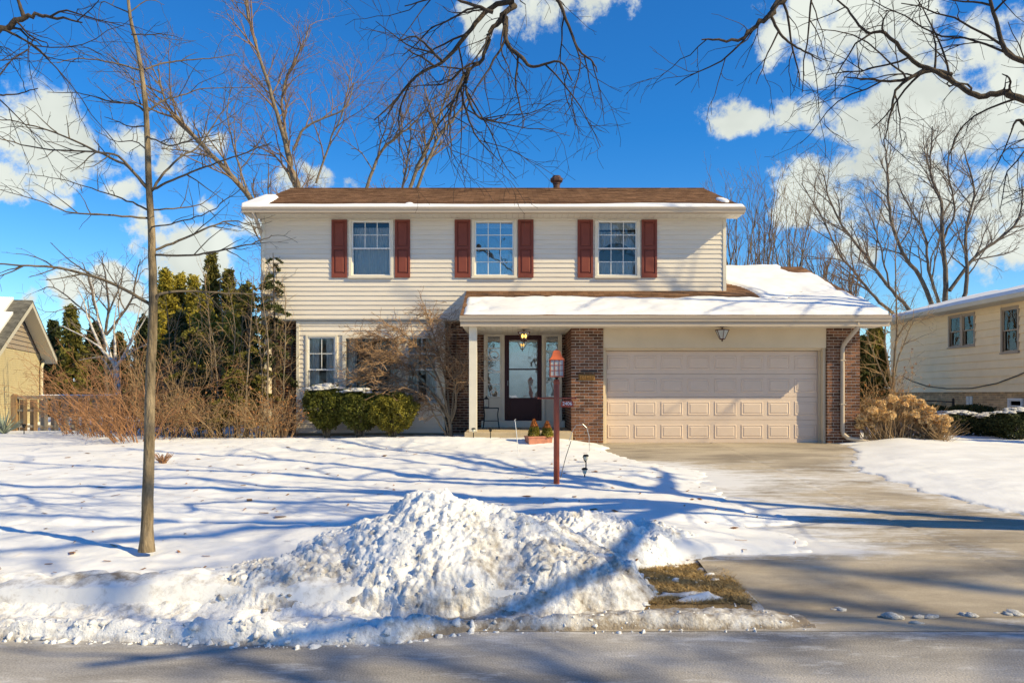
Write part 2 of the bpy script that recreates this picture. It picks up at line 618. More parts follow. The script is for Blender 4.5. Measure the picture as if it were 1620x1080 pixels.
M['porch'] = mat('porch_concrete', (0.46, 0.36, 0.24), 0.85, var=0.15, scale=3, bump=0.2, bscale=70)
M['found'] = mat('foundation', (0.30, 0.24, 0.17), 0.9, var=0.2, scale=5, bump=0.3)
M['dark'] = mat('interior_dark', (0.035, 0.035, 0.04), 0.8, var=0.3, scale=2)
M['interior'] = mat('interior_wall', (0.22, 0.21, 0.19), 0.8, var=0.1)
M['curtain'] = mat('curtain', (0.78, 0.77, 0.74), 0.9, var=0.06, scale=8, trans=0.3)
M['valance'] = mat('blind', (0.72, 0.71, 0.67), 0.7, var=0.05)
M['glass'] = mat_glass('glass', base=0.02)
M['glass_sky'] = mat_glass('glass_sky', base=0.28)
M['glass2'] = mat_glass('storm_glass', base=0.20)
M['lampglass'] = mat('lamp_glass', (0.75, 0.78, 0.78), 0.15, trans=0.55)
M['copper'] = mat('lamp_copper_paint', (0.58, 0.13, 0.06), 0.5, var=0.1, scale=8)
M['postred'] = mat('post_red_paint', (0.36, 0.085, 0.05), 0.5, var=0.15, scale=7)
M['signred'] = mat('sign_red', (0.45, 0.085, 0.05), 0.5)
M['letter'] = mat('white_numeral', (0.85, 0.85, 0.83), 0.5)
M['bronze'] = mat('bronze', (0.10, 0.035, 0.022), 0.4, var=0.2, metal=0.3)
M['rust'] = mat('vent_brown', (0.11, 0.06, 0.05), 0.6, var=0.2, scale=12)
M['bulb'] = mat_emit('bulb_warm', (1.0, 0.55, 0.18), 4.0)
M['candle'] = mat('bulb_cream', (0.80, 0.70, 0.40), 0.3)
M['iron'] = mat('black_iron', (0.03, 0.028, 0.028), 0.5, var=0.2)
M['terra'] = mat('terracotta', (0.50, 0.20, 0.13), 0.8, var=0.22, scale=9, bump=0.2)
M['gold'] = mat('carved_wood', (0.26, 0.135, 0.045), 0.6, var=0.3, scale=40)
M['bark_young'] = mat('bark_young', (0.22, 0.165, 0.105), 0.9, var=0.6, scale=16, bump=1.0, bscale=60, stretch=(1, 1, 0.25))
M['limb_young'] = mat('limb_young', (0.14, 0.11, 0.08), 0.9, var=0.35, scale=14, bump=0.4, bscale=60)
M['twig_young'] = mat('twig_young', (0.10, 0.085, 0.065), 0.9, var=0.3, scale=10)
M['bark_dark'] = mat('bark_dark', (0.075, 0.057, 0.043), 0.95, var=0.4, scale=12, bump=0.6, bscale=40)
M['twig_dark'] = mat('twig_dark', (0.055, 0.042, 0.035), 0.95, var=0.3, scale=6)
M['bark_back'] = mat('bark_back', (0.20, 0.155, 0.11), 0.95, var=0.4, scale=7, bump=0.5, bscale=30)
M['twig_back'] = mat('twig_back', (0.20, 0.135, 0.085), 0.95, var=0.3, scale=4)
M['twig_rust'] = mat('twig_rust', (0.23, 0.145, 0.10), 0.95, var=0.3, scale=4)
M['bark_grey'] = mat('bark_grey', (0.13, 0.105, 0.085), 0.95, var=0.4, scale=7, bump=0.5, bscale=30)
M['twig_grey'] = mat('twig_grey', (0.17, 0.135, 0.11), 0.95, var=0.3, scale=4)
M['birch'] = mat('birch_bark', (0.20, 0.17, 0.15), 0.8, scale=9, col2=(0.74, 0.71, 0.67), stretch=(0.6, 0.6, 2.4))
M['twig_red'] = mat('twig_red', (0.33, 0.165, 0.085), 0.9, var=0.35, scale=5, island=0.3)
M['twig_tan'] = mat('twig_tan', (0.36, 0.235, 0.13), 0.9, var=0.35, scale=5, island=0.3)
M['twig_maple'] = mat('twig_maple', (0.35, 0.215, 0.125), 0.9, var=0.35, scale=5, island=0.3)
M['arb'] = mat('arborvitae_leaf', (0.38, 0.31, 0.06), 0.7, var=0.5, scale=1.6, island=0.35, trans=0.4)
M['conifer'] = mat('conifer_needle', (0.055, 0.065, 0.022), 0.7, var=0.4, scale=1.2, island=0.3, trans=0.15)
M['conifer2'] = mat('conifer_olive', (0.20, 0.175, 0.042), 0.7, var=0.5, scale=1.2, island=0.3, trans=0.3)
M['yew'] = mat('yew_leaf', (0.14, 0.145, 0.032), 0.6, var=0.6, scale=5, island=0.35, trans=0.35)
M['box'] = mat('boxwood_leaf', (0.26, 0.225, 0.045), 0.6, var=0.6, scale=4, island=0.35, trans=0.35)
M['hyd'] = mat('dried_flower', (0.80, 0.54, 0.28), 0.9, var=0.3, scale=6, island=0.3, trans=0.3)
M['deadleaf'] = mat('dead_leaf', (0.34, 0.16, 0.07), 0.9, var=0.4, scale=8, island=0.3, trans=0.3)
M['deadgrass'] = mat('dead_grass', (0.44, 0.29, 0.125), 0.95, var=0.4, scale=8, island=0.35)
M['soil'] = mat('soil', (0.19, 0.12, 0.06), 0.95, col2=(0.36, 0.24, 0.115), scale=14, bump=0.8, bscale=90)
M['cedar'] = mat('cedar_wood', (0.30, 0.185, 0.095), 0.85, var=0.3, scale=5, obj_var=0.2, stretch=(4, 4, 0.4), bump=0.3)
M['cedar2'] = mat('weathered_wood', (0.26, 0.215, 0.16), 0.9, var=0.3, scale=5, obj_var=0.2, stretch=(4, 4, 0.4), bump=0.3)
M['nl_wall'] = mat('painted_brick', (0.56, 0.46, 0.27), 0.75, var=0.05, scale=4)
M['nl_siding'] = mat('taupe_siding', (0.34, 0.27, 0.20), 0.6, var=0.06, obj_var=0.03)
M['nl_trim'] = mat('pale_trim', (0.58, 0.52, 0.40), 0.5)
M['nr_siding'] = mat('buff_siding', (0.93, 0.72, 0.45), 0.6, var=0.05, scale=2, obj_var=0.03)
M['nr_trim'] = mat('taupe_trim', (0.40, 0.32, 0.24), 0.5)
M['nr_brick'] = mat('buff_brick', (0.50, 0.33, 0.18), 0.85, var=0.2, scale=9, island=0.25)
M['black'] = mat('black_plastic', (0.015, 0.015, 0.015), 0.4)
M['steel'] = mat('steel', (0.42, 0.42, 0.42), 0.35, metal=0.8)
M['cable'] = mat('cable', (0.05, 0.045, 0.04), 0.6)
M['solar'] = mat('solar_lens', (0.60, 0.57, 0.45), 0.25)
M['tarp'] = mat('grey_green_leaf', (0.20, 0.24, 0.20), 0.7, var=0.25)
M['heather'] = mat('hedge_tip', (0.42, 0.15, 0.05), 0.8, var=0.3, island=0.3)
#SECTION2
# ------------------------------------------------------------------ ground, street, driveway
KERB = 6.1
def gz(Y):
    return np.where(Y >= 17.0, 0.0, -0.545 * (17.0 - np.maximum(Y, KERB)) / (17.0 - KERB))
def gzf(Y):
    return float(gz(np.array(float(Y))))

def mat_film(name, c1, c2, film_gain=1.0, scale=3.0, grain=160.0, joint=False):
    m = bpy.data.materials.new(name)
    m.use_nodes = True
    nt = m.node_tree
    L = nt.links.new
    N = nt.nodes.new
    b = nt.nodes['Principled BSDF']
    b.inputs['Specular IOR Level'].default_value = 0.3
    tc = N('ShaderNodeTexCoord')
    n1 = N('ShaderNodeTexNoise'); n1.inputs['Scale'].default_value = scale * 0.35; n1.inputs['Detail'].default_value = 7; n1.inputs['Roughness'].default_value = 0.62
    mp = N('ShaderNodeMapping'); mp.inputs['Rotation'].default_value = (0, 0, 0.2); mp.inputs['Scale'].default_value = (0.55, 1.6, 1)
    L(tc.outputs['Object'], mp.inputs[0]); L(mp.outputs[0], n1.inputs['Vector'])
    r = N('ShaderNodeValToRGB'); r.color_ramp.elements[0].position = 0.38; r.color_ramp.elements[1].position = 0.60
    r.color_ramp.elements[0].color = (*c1, 1); r.color_ramp.elements[1].color = (*c2, 1)
    L(n1.outputs['Fac'], r.inputs[0])
    ng = N('ShaderNodeTexNoise'); ng.inputs['Scale'].default_value = grain; ng.inputs['Detail'].default_value = 3
    L(tc.outputs['Object'], ng.inputs['Vector'])
    mg = N('ShaderNodeMapRange'); mg.inputs['From Min'].default_value = 0.3; mg.inputs['From Max'].default_value = 0.7
    mg.inputs['To Min'].default_value = 0.78; mg.inputs['To Max'].default_value = 1.22
    L(ng.outputs['Fac'], mg.inputs['Value'])
    s_ = N('ShaderNodeVectorMath'); s_.operation = 'SCALE'
    L(r.outputs[0], s_.inputs[0]); L(mg.outputs[0], s_.inputs['Scale'])
    # thin wind-blown snow film
    at = N('ShaderNodeAttribute'); at.attribute_name = 'film'
    nf = N('ShaderNodeTexNoise'); nf.inputs['Scale'].default_value = 2.6; nf.inputs['Detail'].default_value = 10; nf.inputs['Roughness'].default_value = 0.78
    mp2 = N('ShaderNodeMapping'); mp2.inputs['Rotation'].default_value = (0, 0, 0.35); mp2.inputs['Scale'].default_value = (0.6, 1.7, 1)
    L(tc.outputs['Object'], mp2.inputs[0]); L(mp2.outputs[0], nf.inputs['Vector'])
    ma = N('ShaderNodeMath'); ma.operation = 'MULTIPLY_ADD'; ma.inputs[1].default_value = 2.6; ma.inputs[2].default_value = -1.82
    L(nf.outputs['Fac'], ma.inputs[0])
    ad = N('ShaderNodeMath'); ad.operation = 'ADD'
    L(ma.outputs[0], ad.inputs[0]); L(at.outputs['Fac'], ad.inputs[1])
    mr = N('ShaderNodeMapRange'); mr.inputs['From Min'].default_value = 0.0; mr.inputs['From Max'].default_value = 0.62
    mr.inputs['To Max'].default_value = 0.84
    L(ad.outputs[0], mr.inputs['Value'])
    mx = N('ShaderNodeMix'); mx.data_type = 'RGBA'
    L(mr.outputs[0], mx.inputs[0]); L(s_.outputs[0], mx.inputs[6])
    mx.inputs[7].default_value = (0.78, 0.78, 0.79, 1)
    L(mx.outputs[2], b.inputs['Base Color'])
    b.inputs['Roughness'].default_value = 0.82
    bp = N('ShaderNodeBump'); bp.inputs['Strength'].default_value = 0.5; bp.inputs['Distance'].default_value = 0.01
    L(ng.outputs['Fac'], bp.inputs['Height']); L(bp.outputs[0], b.inputs['Normal'])
    return m

M['concrete'] = mat_film('concrete', (0.26, 0.215, 0.165), (0.46, 0.385, 0.295))
M['asphalt'] = mat_film('salted_asphalt', (0.24, 0.22, 0.20), (0.46, 0.425, 0.39), scale=2.0, grain=70.0)

# bare earth under the snow, to the horizon
def base_z(X, Y):
    return np.where(Y < KERB, -0.72, gz(Y) - 0.13)
xs = np.concatenate([[-700, -300, -120, -50], np.arange(-20, 20.1, 1.0), [50, 120, 300, 700]])
ys = np.concatenate([[-300, -60, -10, 2, 6.099], [6.1, 7, 8, 9, 10, 12, 14, 16, 17, 20], [30, 60, 150, 400, 900]])
tag(grid_obj('ground', xs, ys, base_z, M['soil'], smooth=False), 'brown earth and dead turf of the front yard under the snow', 'ground', kind='structure')

# street, gutter pan, kerb
def film_street(X, Y):
    f = 0.34 + 0.34 * sstep(5.1, 5.75, Y) * (0.5 + 0.5 * fbm(X * 0.7, Y * 3, 3, 5))
    f = f + 0.10 * fbm(X * 0.5, Y * 2.2, 3, 9)
    return f
tag(grid_obj('street', np.concatenate([[-300, -60, -20], np.arange(-8, 8.1, 0.25), [20, 60, 300]]),
             np.concatenate([[-4.5, -3, 0, 2, 3], np.arange(3.5, 5.71, 0.1)]), lambda X, Y: -0.605 + 0.0 * X + 0.02 * sstep(5.0, 0.5, Y), M['asphalt'],
             attrs={'film': film_street}), 'grey salt-dusted asphalt street in the foreground', 'street', kind='structure')
tag(grid_obj('gutter_pan', np.concatenate([[-300, -60], np.arange(-8, 9.1, 0.25), [60, 300]]), np.array([5.69, 5.75, 5.8, 5.9, 6.0, 6.1, 6.25]),
             lambda X, Y: -0.601 - 0.012 * sstep(5.7, 6.0, Y), M['concrete'], attrs={'film': lambda X, Y: 0.42 + 0.25 * fbm(X * 1.3, Y * 5, 3, 3) - 0.3 * (X > 2.4) * (X < 3.6)}),
    'concrete gutter strip along the street edge', 'gutter', kind='structure')
k = MB()
for x0, x1 in ((-300, -14.0), (9.5, 300)):
    k.prism_x([(KERB - 0.005, -0.64), (KERB + 0.16, -0.64), (KERB + 0.16, -0.512), (KERB + 0.035, -0.512), (KERB, -0.55)], x0, x1)
tag(k.build('kerb', M['porch']), 'low concrete kerb between the street and the verge', 'kerb', kind='structure')

DX0, DX1 = 1.95, 7.25
XL_Y = np.array([6.0, 7.45, 7.6, 7.8, 8.2, 8.6, 8.9, 9.15, 9.6, 10.2, 11, 12, 13, 13.6, 14.4, 15.2, 16.2, 17.2, 18.0])
XL_X = np.array([1.5, 1.7, 2.3, 3.1, 3.3, 3.2, 2.9, 3.6, 3.35, 3.1, 3.15, 3.3, 3.35, 3.1, 2.7, 2.3, 2.15, 2.05, 1.95])
XR_Y = np.array([6.0, 8.6, 8.9, 9.4, 9.9, 10.6, 11.2, 12.2, 13.2, 14.2, 15.5, 16.5, 17.3, 18])
XR_X = np.array([9.5, 9.2, 6.7, 6.25, 5.95, 5.85, 5.8, 5.7, 5.75, 6.1, 6.7, 7.1, 7.2, 7.3])
def XL(Y): return np.interp(Y, XL_Y, XL_X)
def XR(Y): return np.interp(Y, XR_Y, XR_X)

def film_drive(X, Y):
    dl = X - XL(Y)
    dr = XR(Y) - X
    f = 0.34 + 0.62 * np.exp(-np.maximum(dl, 0) / 0.75) * (Y < 14.5) * sstep(7.5, 7.8, Y) + 0.45 * np.exp(-np.maximum(dr, 0) / 0.22) * (Y > 8.6)
    f = f + 0.40 * np.exp(-((Y - 12.4) / 1.0) ** 2) * sstep(6.2, 4.8, X)
    f = f + 0.36 * np.exp(-((Y - 10.0) / 0.6) ** 2) * sstep(6.4, 4.0, X)
    f = f + 0.50 * np.exp(-((Y - 7.95) / 0.38) ** 2) * sstep(4.9, 2.7, X)
    f = f + 0.22 * np.exp(-((Y - 8.7) / 0.3) ** 2) * sstep(6.6, 3.0, X)
    f = f - 0.25 * sstep(14.5, 16.0, Y) - 0.2 * sstep(7.5, 7.0, Y)
    f = f + 0.28 * np.exp(-((Y - 6.12) / 0.05) ** 2)
    return f
def drive_z(X, Y):
    j = 0.03 * (np.exp(-((Y - 8.25) / 0.02) ** 2) + np.exp(-((Y - 9.62) / 0.02) ** 2) + np.exp(-((Y - 7.55) / 0.02) ** 2) + np.exp(-((Y - 13.6) / 0.02) ** 2) + 0.3 * np.exp(-((X - 4.6) / 0.02) ** 2))
    z = gz(Y) + 0.012 - 0.078 * sstep(7.6, 6.1, Y)
    return np.where(Y < 17.95, z, z) - j
tag(grid_obj('driveway', np.concatenate([np.arange(DX0 - 0.15, 7.6, 0.05)]), np.concatenate([np.arange(6.08, 18.05, 0.04)]), drive_z, M['concrete'], attrs={'film': film_drive}),
    'tan concrete driveway with streaks of thin snow', 'driveway', kind='structure')

def ball2(x, y, seed):
    d = worley(x, y, seed)
    return np.sqrt(np.clip(0.42 - d * d, 0, None))
def snow_t(X, Y):
    """snow depth over the ground"""
    n1 = fbm(X * 0.45, Y * 0.7, 4, 21) - 0.5
    n2 = fbm(X * 2.3, Y * 3.1, 4, 33) - 0.5
    n3 = fbm(X * 9, Y * 11, 3, 44) - 0.5
    s = 0.11 + 0.13 * n1 + 0.038 * n2 + 0.020 * n3
    # banked snow in front of the porch and planting bed
    s = s + 0.10 * np.exp(-((Y - 16.7) / 0.55) ** 2) * sstep(2.2, 1.6, X) * sstep(-6.5, -5.0, X)
    s = s + 0.04 * np.exp(-((Y - 11.4) / 0.5) ** 2) * np.exp(-((X - 0.6) / 0.7) ** 2)
    # melted hollow round the young tree
    s = s - 0.06 * np.exp(-(((X + 3.58) / 0.16) ** 2 + ((Y - 7.5) / 0.16) ** 2))
    # old footprints and sidewalk edge with small bare spots
    e = np.exp(-((Y - 8.75 - 0.05 * np.sin(X * 1.7)) / 0.12) ** 2) * (X < 0)
    s = s - e * (0.05 + 0.30 * np.maximum(0, fbm(X * 2.2, Y * 2.0, 3, 77) - 0.60) * 4) 
    # driveway edges
    edge_x = np.minimum(X - XL(Y), XR(Y) - X)
    s = s * (1 - 0.72 * sstep(-1.5, -0.1, edge_x))
    rag = 0.75 * (fbm(X * 1.7, Y * 2.6, 5, 55, 0.62) - 0.5) + 0.22 * (fbm(X * 7, Y * 9, 3, 56) - 0.5)
    dl = X - XL(Y) + rag
    dr = XR(Y) - X + rag * 0.8
    inside = np.minimum(dl, dr)
    ind = sstep(-0.30, 0.10, inside)
    s = s * (1 - ind) - 0.16 * ind
    # bare turf by the apron
    bx = np.interp(Y, [6.0, 6.3, 6.6, 7.2, 7.55, 7.8], [0.30, 0.48, 0.95, 1.25, 1.65, 2.2])
    ind2 = sstep(-0.06, 0.10, X - bx + rag * 1.1) * sstep(7.75, 7.5, Y)
    s = s * (1 - ind2) + (-0.16 + 0.155 * sstep(0.54, 0.64, fbm(X * 2.4, Y * 4.0, 4, 58, 0.6))) * ind2
    # a strip left lying on the turf
    st = np.exp(-((Y - 6.38 - 0.05 * np.sin(X * 4)) / 0.07) ** 2) * np.exp(-((X - 1.55) / 0.4) ** 2)
    s = np.where((X > 1.88) & (Y < 7.35), -0.2, s)
    s = s + 0.19 * st * sstep(-0.02, -0.12, s)
    # garage mouth
    s = np.where((X > 2.0) & (X < 7.2) & (Y > 17.2), -0.1, s)
    # lumpy bank along the kerb
    bank = np.exp(-((Y - 6.45) / 0.26) ** 2) * sstep(0.2, -0.9, X)
    lum = ball2(X * 5.5, Y * 6.5, 5) - 0.3
    s = s + bank * (0.05 + 0.09 * np.clip(lum, -0.4, 0.5) + 0.10 * (fbm(X * 1.1, Y, 3, 8) - 0.4))
    return s
def snow_z(X, Y):
    z = gz(Y) + snow_t(X, Y)
    z = np.where(Y < 6.14, -0.63, z)
    far = sstep(60, 400, np.maximum(np.abs(X), Y))
    return z + far * 2.0
def snow_dirt_shade(X, Y):
    d = 0.15 + 0.55 * np.exp(-((Y - 6.35) / 0.30) ** 2) * sstep(0.3, -0.4, X) * fbm(X * 1.5, Y * 3, 3, 12) * 1.6  # kerb bank greyed by grit, and by soft shade put into the colour
    d = d + 0.45 * sstep(0.06, 0.0, snow_t(X, Y)) * (Y < 16)
    return d
xs = np.concatenate([[-700, -300, -120, -60, -35, -24], np.arange(-18, -8, 0.25), np.arange(-8, 7.3, 0.045), np.arange(7.3, 16, 0.2), [20, 30, 50, 100, 250, 700]])
ys = np.concatenate([[6.12, 6.135, 6.15], np.arange(6.18, 9.3, 0.03), np.arange(9.3, 17.6, 0.06), np.arange(17.6, 22, 0.2), [23, 25, 28, 32, 40, 60, 120, 300, 800]])
tag(grid_obj('snow_lawn', xs, ys, snow_z, M['snow'], attrs={'dirt': snow_dirt_shade}), 'smooth white snow covering the front lawn', 'snow', kind='structure')

tag(grid_obj('bare_turf', np.arange(-0.4, 1.96, 0.06), np.arange(6.02, 7.9, 0.06), lambda X, Y: gz(Y) - 0.022 - 0.10 * sstep(6.28, 6.05, Y) + 0.012 * (fbm(X * 9, Y * 9, 3, 6) - 0.5), M['soil']), 'strip of bare brown turf beside the apron', 'ground', kind='structure')
tag(B(-300, 300, -300, -4.5, -0.75, -0.5).build('snow_field', M['snow']), 'snow-covered ground across the street', 'snow', kind='structure')
# dead turf showing by the apron: blades of grass
rg = np.random.default_rng(3)
n = 30000
gx = rg.uniform(0.2, 2.0, n); gy = rg.uniform(6.27, 7.75, n)
keep = (snow_t(gx, gy) < -0.02)
gx, gy = gx[keep], gy[keep]
n = len(gx)
g0 = gz(gy) - 0.02
an = rg.uniform(0, 6.283, n); ln = rg.uniform(0.02, 0.08, n); w = 0.0035
dx, dy = np.cos(an), np.sin(an)
up = rg.uniform(0.1, 0.6, n)
b0 = np.stack([gx - dy * w, gy + dx * w, g0], -1)
b1 = np.stack([gx + dy * w, gy - dx * w, g0], -1)
tp = np.stack([gx + dx * ln, gy + dy * ln, g0 + ln * up], -1)
V = np.stack([b0, b1, tp], 1).reshape(-1, 3)
tag(arr_obj('dead_grass', V, np.arange(3 * n).reshape(-1, 3), M['deadgrass']), 'patch of brown dead grass between the snow pile and the driveway', 'grass', kind='stuff')

# the ploughed snow pile
def ball(x, y, seed):
    d = worley(x, y, seed)
    return np.sqrt(np.clip(0.42 - d * d, 0, None))
def pile_base(X, Y):
    wob = 0.22 * (fbm(X * 1.4, Y * 1.6, 4, 61) - 0.5)
    def mound(cx, cy, ax, ay, H, p=1.0, skew=0.0):
        u = (X - cx - skew * (Y - cy)) / ax
        v = (Y - cy) / ay
        r = np.sqrt(u * u + v * v) + wob
        return H * np.clip(1 - r, 0, None) ** p
    h = np.maximum.reduce([mound(-0.72, 7.05, 1.5, 1.12, 0.70, 0.85), mound(-0.1, 6.95, 1.35, 0.95, 0.54, 0.85), mound(-1.35, 6.75, 1.35, 0.75, 0.36, 0.9),
                           mound(0.25, 6.65, 1.05, 0.75, 0.36, 0.85), mound(-1.9, 6.55, 1.15, 0.62, 0.22, 0.9), mound(0.75, 8.0, 1.15, 0.85, 0.31, 0.7), mound(1.35, 8.1, 0.8, 0.5, 0.26, 0.8)])
    return h, wob
def pile_surf(X, Y):
    h, wob = pile_base(X, Y)
    e_ = 0.05
    k_ = (pile_base(X + e_, Y)[0] - pile_base(X - e_, Y)[0]) / (2 * e_)
    l_ = (pile_base(X, Y + e_)[0] - pile_base(X, Y - e_)[0]) / (2 * e_)
    nn = np.sqrt(1 + k_ * k_ + l_ * l_)
    body = sstep(0.0, 0.14, h)
    gate = sstep(0.35, 0.62, fbm(X * 3.3, Y * 3.3, 3, 75))
    Yh = Y + 0.55 * h                      # stretch the pattern with the slope
    lum, lum2, lum3, lum4 = ball(X * 4.4, Yh * 4.4, 71), ball(X * 9 + 3, Yh * 9, 72), ball(X * 17, Yh * 17, 73), ball(X * 31, Yh * 31, 76)
    d = body * (0.022 * lum * (0.2 + gate) + 0.028 * lum2 * (0.25 + gate) + 0.030 * lum3 * (0.3 + gate) + 0.022 * lum4 * (0.4 + gate) + 0.13 * (fbm(X * 2.8, Yh * 2.8, 6, 74, 0.66) - 0.5))
    z0 = gz(Y) + 0.02 - 0.08 * sstep(6.3, 6.0, Y) + h - 0.06 * (1 - body)
    return X - k_ / nn * d, Y - l_ / nn * d, z0 + d / nn, h + d
def pile_h(X, Y):
    return pile_surf(X, Y)[3]
def pile_dirt(X, Y):
    h = pile_h(X, Y)
    low = sstep(0.42, 0.05, h)
    d = 0.43 + 0.24 * low * sstep(7.4, 6.4, Y)
    d = d + 0.16 * np.exp(-((X - 0.15) / 0.5) ** 2 - ((Y - 6.5) / 0.35) ** 2)
    d = d + 0.22 * np.exp(-((X - 0.75) / 0.35) ** 2 - ((Y - 7.0) / 0.45) ** 2)
    d = d + 0.55 * (fbm(X * 3.4, Y * 3.4, 5, 81, 0.6) - 0.5)
    return d
po = grid_obj('snow_pile', np.arange(-2.9, 2.05, 0.0125), np.arange(5.72, 9.0, 0.0125), lambda X, Y: pile_surf(X, Y)[2], M['snow_dirty'], attrs={'dirt': pile_dirt})
GX_, GY_ = np.meshgrid(np.arange(-2.9, 2.05, 0.0125), np.arange(5.72, 9.0, 0.0125))
sx_, sy_, sz0_, _ = pile_surf(GX_, GY_)
co_ = np.stack([sx_, sy_, sz0_], -1).reshape(-1, 3) - np.array(ORIG[po])
po.data.vertices.foreach_set('co', co_.astype(np.float32).ravel())
po.data.update()
tag(po,
    'tall lumpy pile of ploughed snow beside the driveway', 'snow pile')

# windrow left by the plough in the gutter
def wind_h(X, Y):
    top = np.interp(X, [-14, -5.5, -4.0, -2.4, -1.2, -0.75, -0.35, 0.6, 2.0, 2.2], [0.035, 0.035, 0.045, 0.065, 0.08, 0.075, 0.06, 0.08, 0.065, 0.0])
    y0 = np.interp(X, [-14, -3.2, -1.5, -0.8, -0.3, 2.2], [5.62, 5.46, 5.33, 5.42, 5.66, 5.72]) + 0.07 * (fbm(X * 3.1, X * 0, 4, 91) - 0.5)
    y1 = 6.10
    lft = sstep(0.75, 0.35, X)
    e = sstep(y0, y0 + 0.10, Y) * (lft + (1 - lft) * sstep(y1 + 0.20, y1 + 0.02, Y + 0.28 * (fbm(X * 4, Y * 4, 3, 99) - 0.5)))
    top = top + lft * (0.16 * sstep(6.0, 6.3, Y) - 0.035 * np.exp(-((Y - 5.92) / 0.12) ** 2))
    lum = ball(X * 6, Y * 6.5, 92) * sstep(0.35, 0.6, fbm(X * 3, Y * 3, 2, 97))
    lum2 = ball(X * 14, Y * 15, 93)
    ro = 0.5 + 0.5 * sstep(-0.2, -0.8, X)
    big = np.exp(-((Y - y0 - 0.13) / 0.10) ** 2)
    return e * (top * (0.55 + 0.55 * big) + ro * (0.07 * lum * (0.4 + big) + 0.03 * lum2) + 0.05 * (fbm(X * 1.5, Y * 3, 3, 94) - 0.5) * ro) - 0.02 * (1 - e)
def wind_dirt(X, Y):
    h = wind_h(X, Y)
    return 0.47 + 0.30 * sstep(0.05, 0.0, h) + 0.32 * sstep(-0.9, -0.2, X) + 0.4 * (fbm(X * 3, Y * 4, 3, 95) - 0.5)
tag(grid_obj('snow_windrow', np.concatenate([np.arange(-14, -5, 0.08), np.arange(-5, 2.3, 0.02)]), np.arange(5.2, 6.42, 0.02), lambda X, Y: -0.61 + wind_h(X, Y), M['snow_dirty'], attrs={'dirt': wind_dirt}),
    'low crusty ridge of grey snow along the street gutter', 'snow ridge')

# crumbs of snow lying on the pile and the ridge
def chunk_template(seed):
    rr = np.random.default_rng(seed)
    nu_, nv_ = 7, 4
    V = []
    for j in range(nv_ + 1):
        th_ = math.pi * j / nv_
        for i in range(nu_):
            ph_ = 2 * math.pi * (i + 0.5 * (j % 2)) / nu_
            V.append((math.sin(th_) * math.cos(ph_), math.sin(th_) * math.sin(ph_), math.cos(th_)))
    V = np.array(V)
    f = rr.uniform(0.5, 1.3, len(V)); f[:nu_] = f[0]; f[-nu_:] = f[-1]
    V = V * f[:, None]
    Q = []
    for j in range(nv_):
        for i in range(nu_):
            a_, b_ = j * nu_ + i, j * nu_ + (i + 1) % nu_
            Q.append((a_, a_ + nu_, b_ + nu_, b_))
    return V, np.array(Q)
CT = [chunk_template(s_) for s_ in range(6)]
def crumbs(parent, xs_, ys_, zs_, sizes, dirt, seed):
    rr = np.random.default_rng(seed)
    VV, QQ, off = [], [], 0
    for k_ in range(len(xs_)):
        V, Q = CT[k_ % 6]
        an_ = rr.uniform(0, 6.28)
        c_, s_ = math.cos(an_), math.sin(an_)
        sc3 = sizes[k_] * rr.uniform(0.6, 1.5, 3) * np.array([1.1, 1, 0.8])
        W = V * sc3
        W = np.stack([W[:, 0] * c_ - W[:, 1] * s_, W[:, 0] * s_ + W[:, 1] * c_, W[:, 2]], -1) + np.array([xs_[k_], ys_[k_], zs_[k_] + sizes[k_] * rr.uniform(-0.45, 0.15)])
        VV.append(W); QQ.append(Q + off); off += len(V)
    o = arr_obj('snow_crumbs', np.concatenate(VV), np.concatenate(QQ), M['snow_dirty'], parent, True)
    o['kind'] = 'stuff'
    at = o.data.attributes.new('dirt', 'FLOAT', 'POINT')
    at.data.foreach_set('value', np.repeat(dirt, len(CT[0][0])).astype(np.float32))
rgc = np.random.default_rng(17)
n = 5000
cx_ = rgc.uniform(-2.6, 1.9, n); cy_ = rgc.uniform(5.9, 8.6, n)
hh = pile_h(cx_, cy_)
kp = (hh > 0.03) & (rgc.random(n) < np.clip(3.2 * (fbm(cx_ * 2.2, cy_ * 2.2, 3, 201) - 0.42), 0.05, 0.8))
cx_, cy_ = cx_[kp], cy_[kp]
sz_ = 0.005 + 0.028 * rgc.random(len(cx_)) ** 4
qx_, qy_, qz_, _ = pile_surf(cx_, cy_)
crumbs(bpy.data.objects['snow_pile'], qx_, qy_, qz_, sz_, np.clip(pile_dirt(cx_, cy_) + rgc.normal(0, .10, len(cx_)) - 0.03, 0, 0.9), 18)
n = 900
cx_ = rgc.uniform(-5.2, 2.3, n)
cy_ = np.interp(cx_, [-14, -3.2, -1.5, -0.8, -0.3, 2.2], [5.62, 5.46, 5.33, 5.42, 5.66, 5.72]) - 0.03 + np.abs(rgc.normal(0, 0.16, n))
sz_ = (0.005 + 0.034 * rgc.random(n) ** 5) * np.where(cx_ > -0.3, 0.6, 1.0)
zz_ = np.maximum(-0.605, -0.61 + wind_h(cx_, cy_))
crumbs(bpy.data.objects['snow_windrow'], cx_, cy_, zz_, sz_, np.clip(0.36 + rgc.normal(0, .12, n), 0, 0.9), 19)

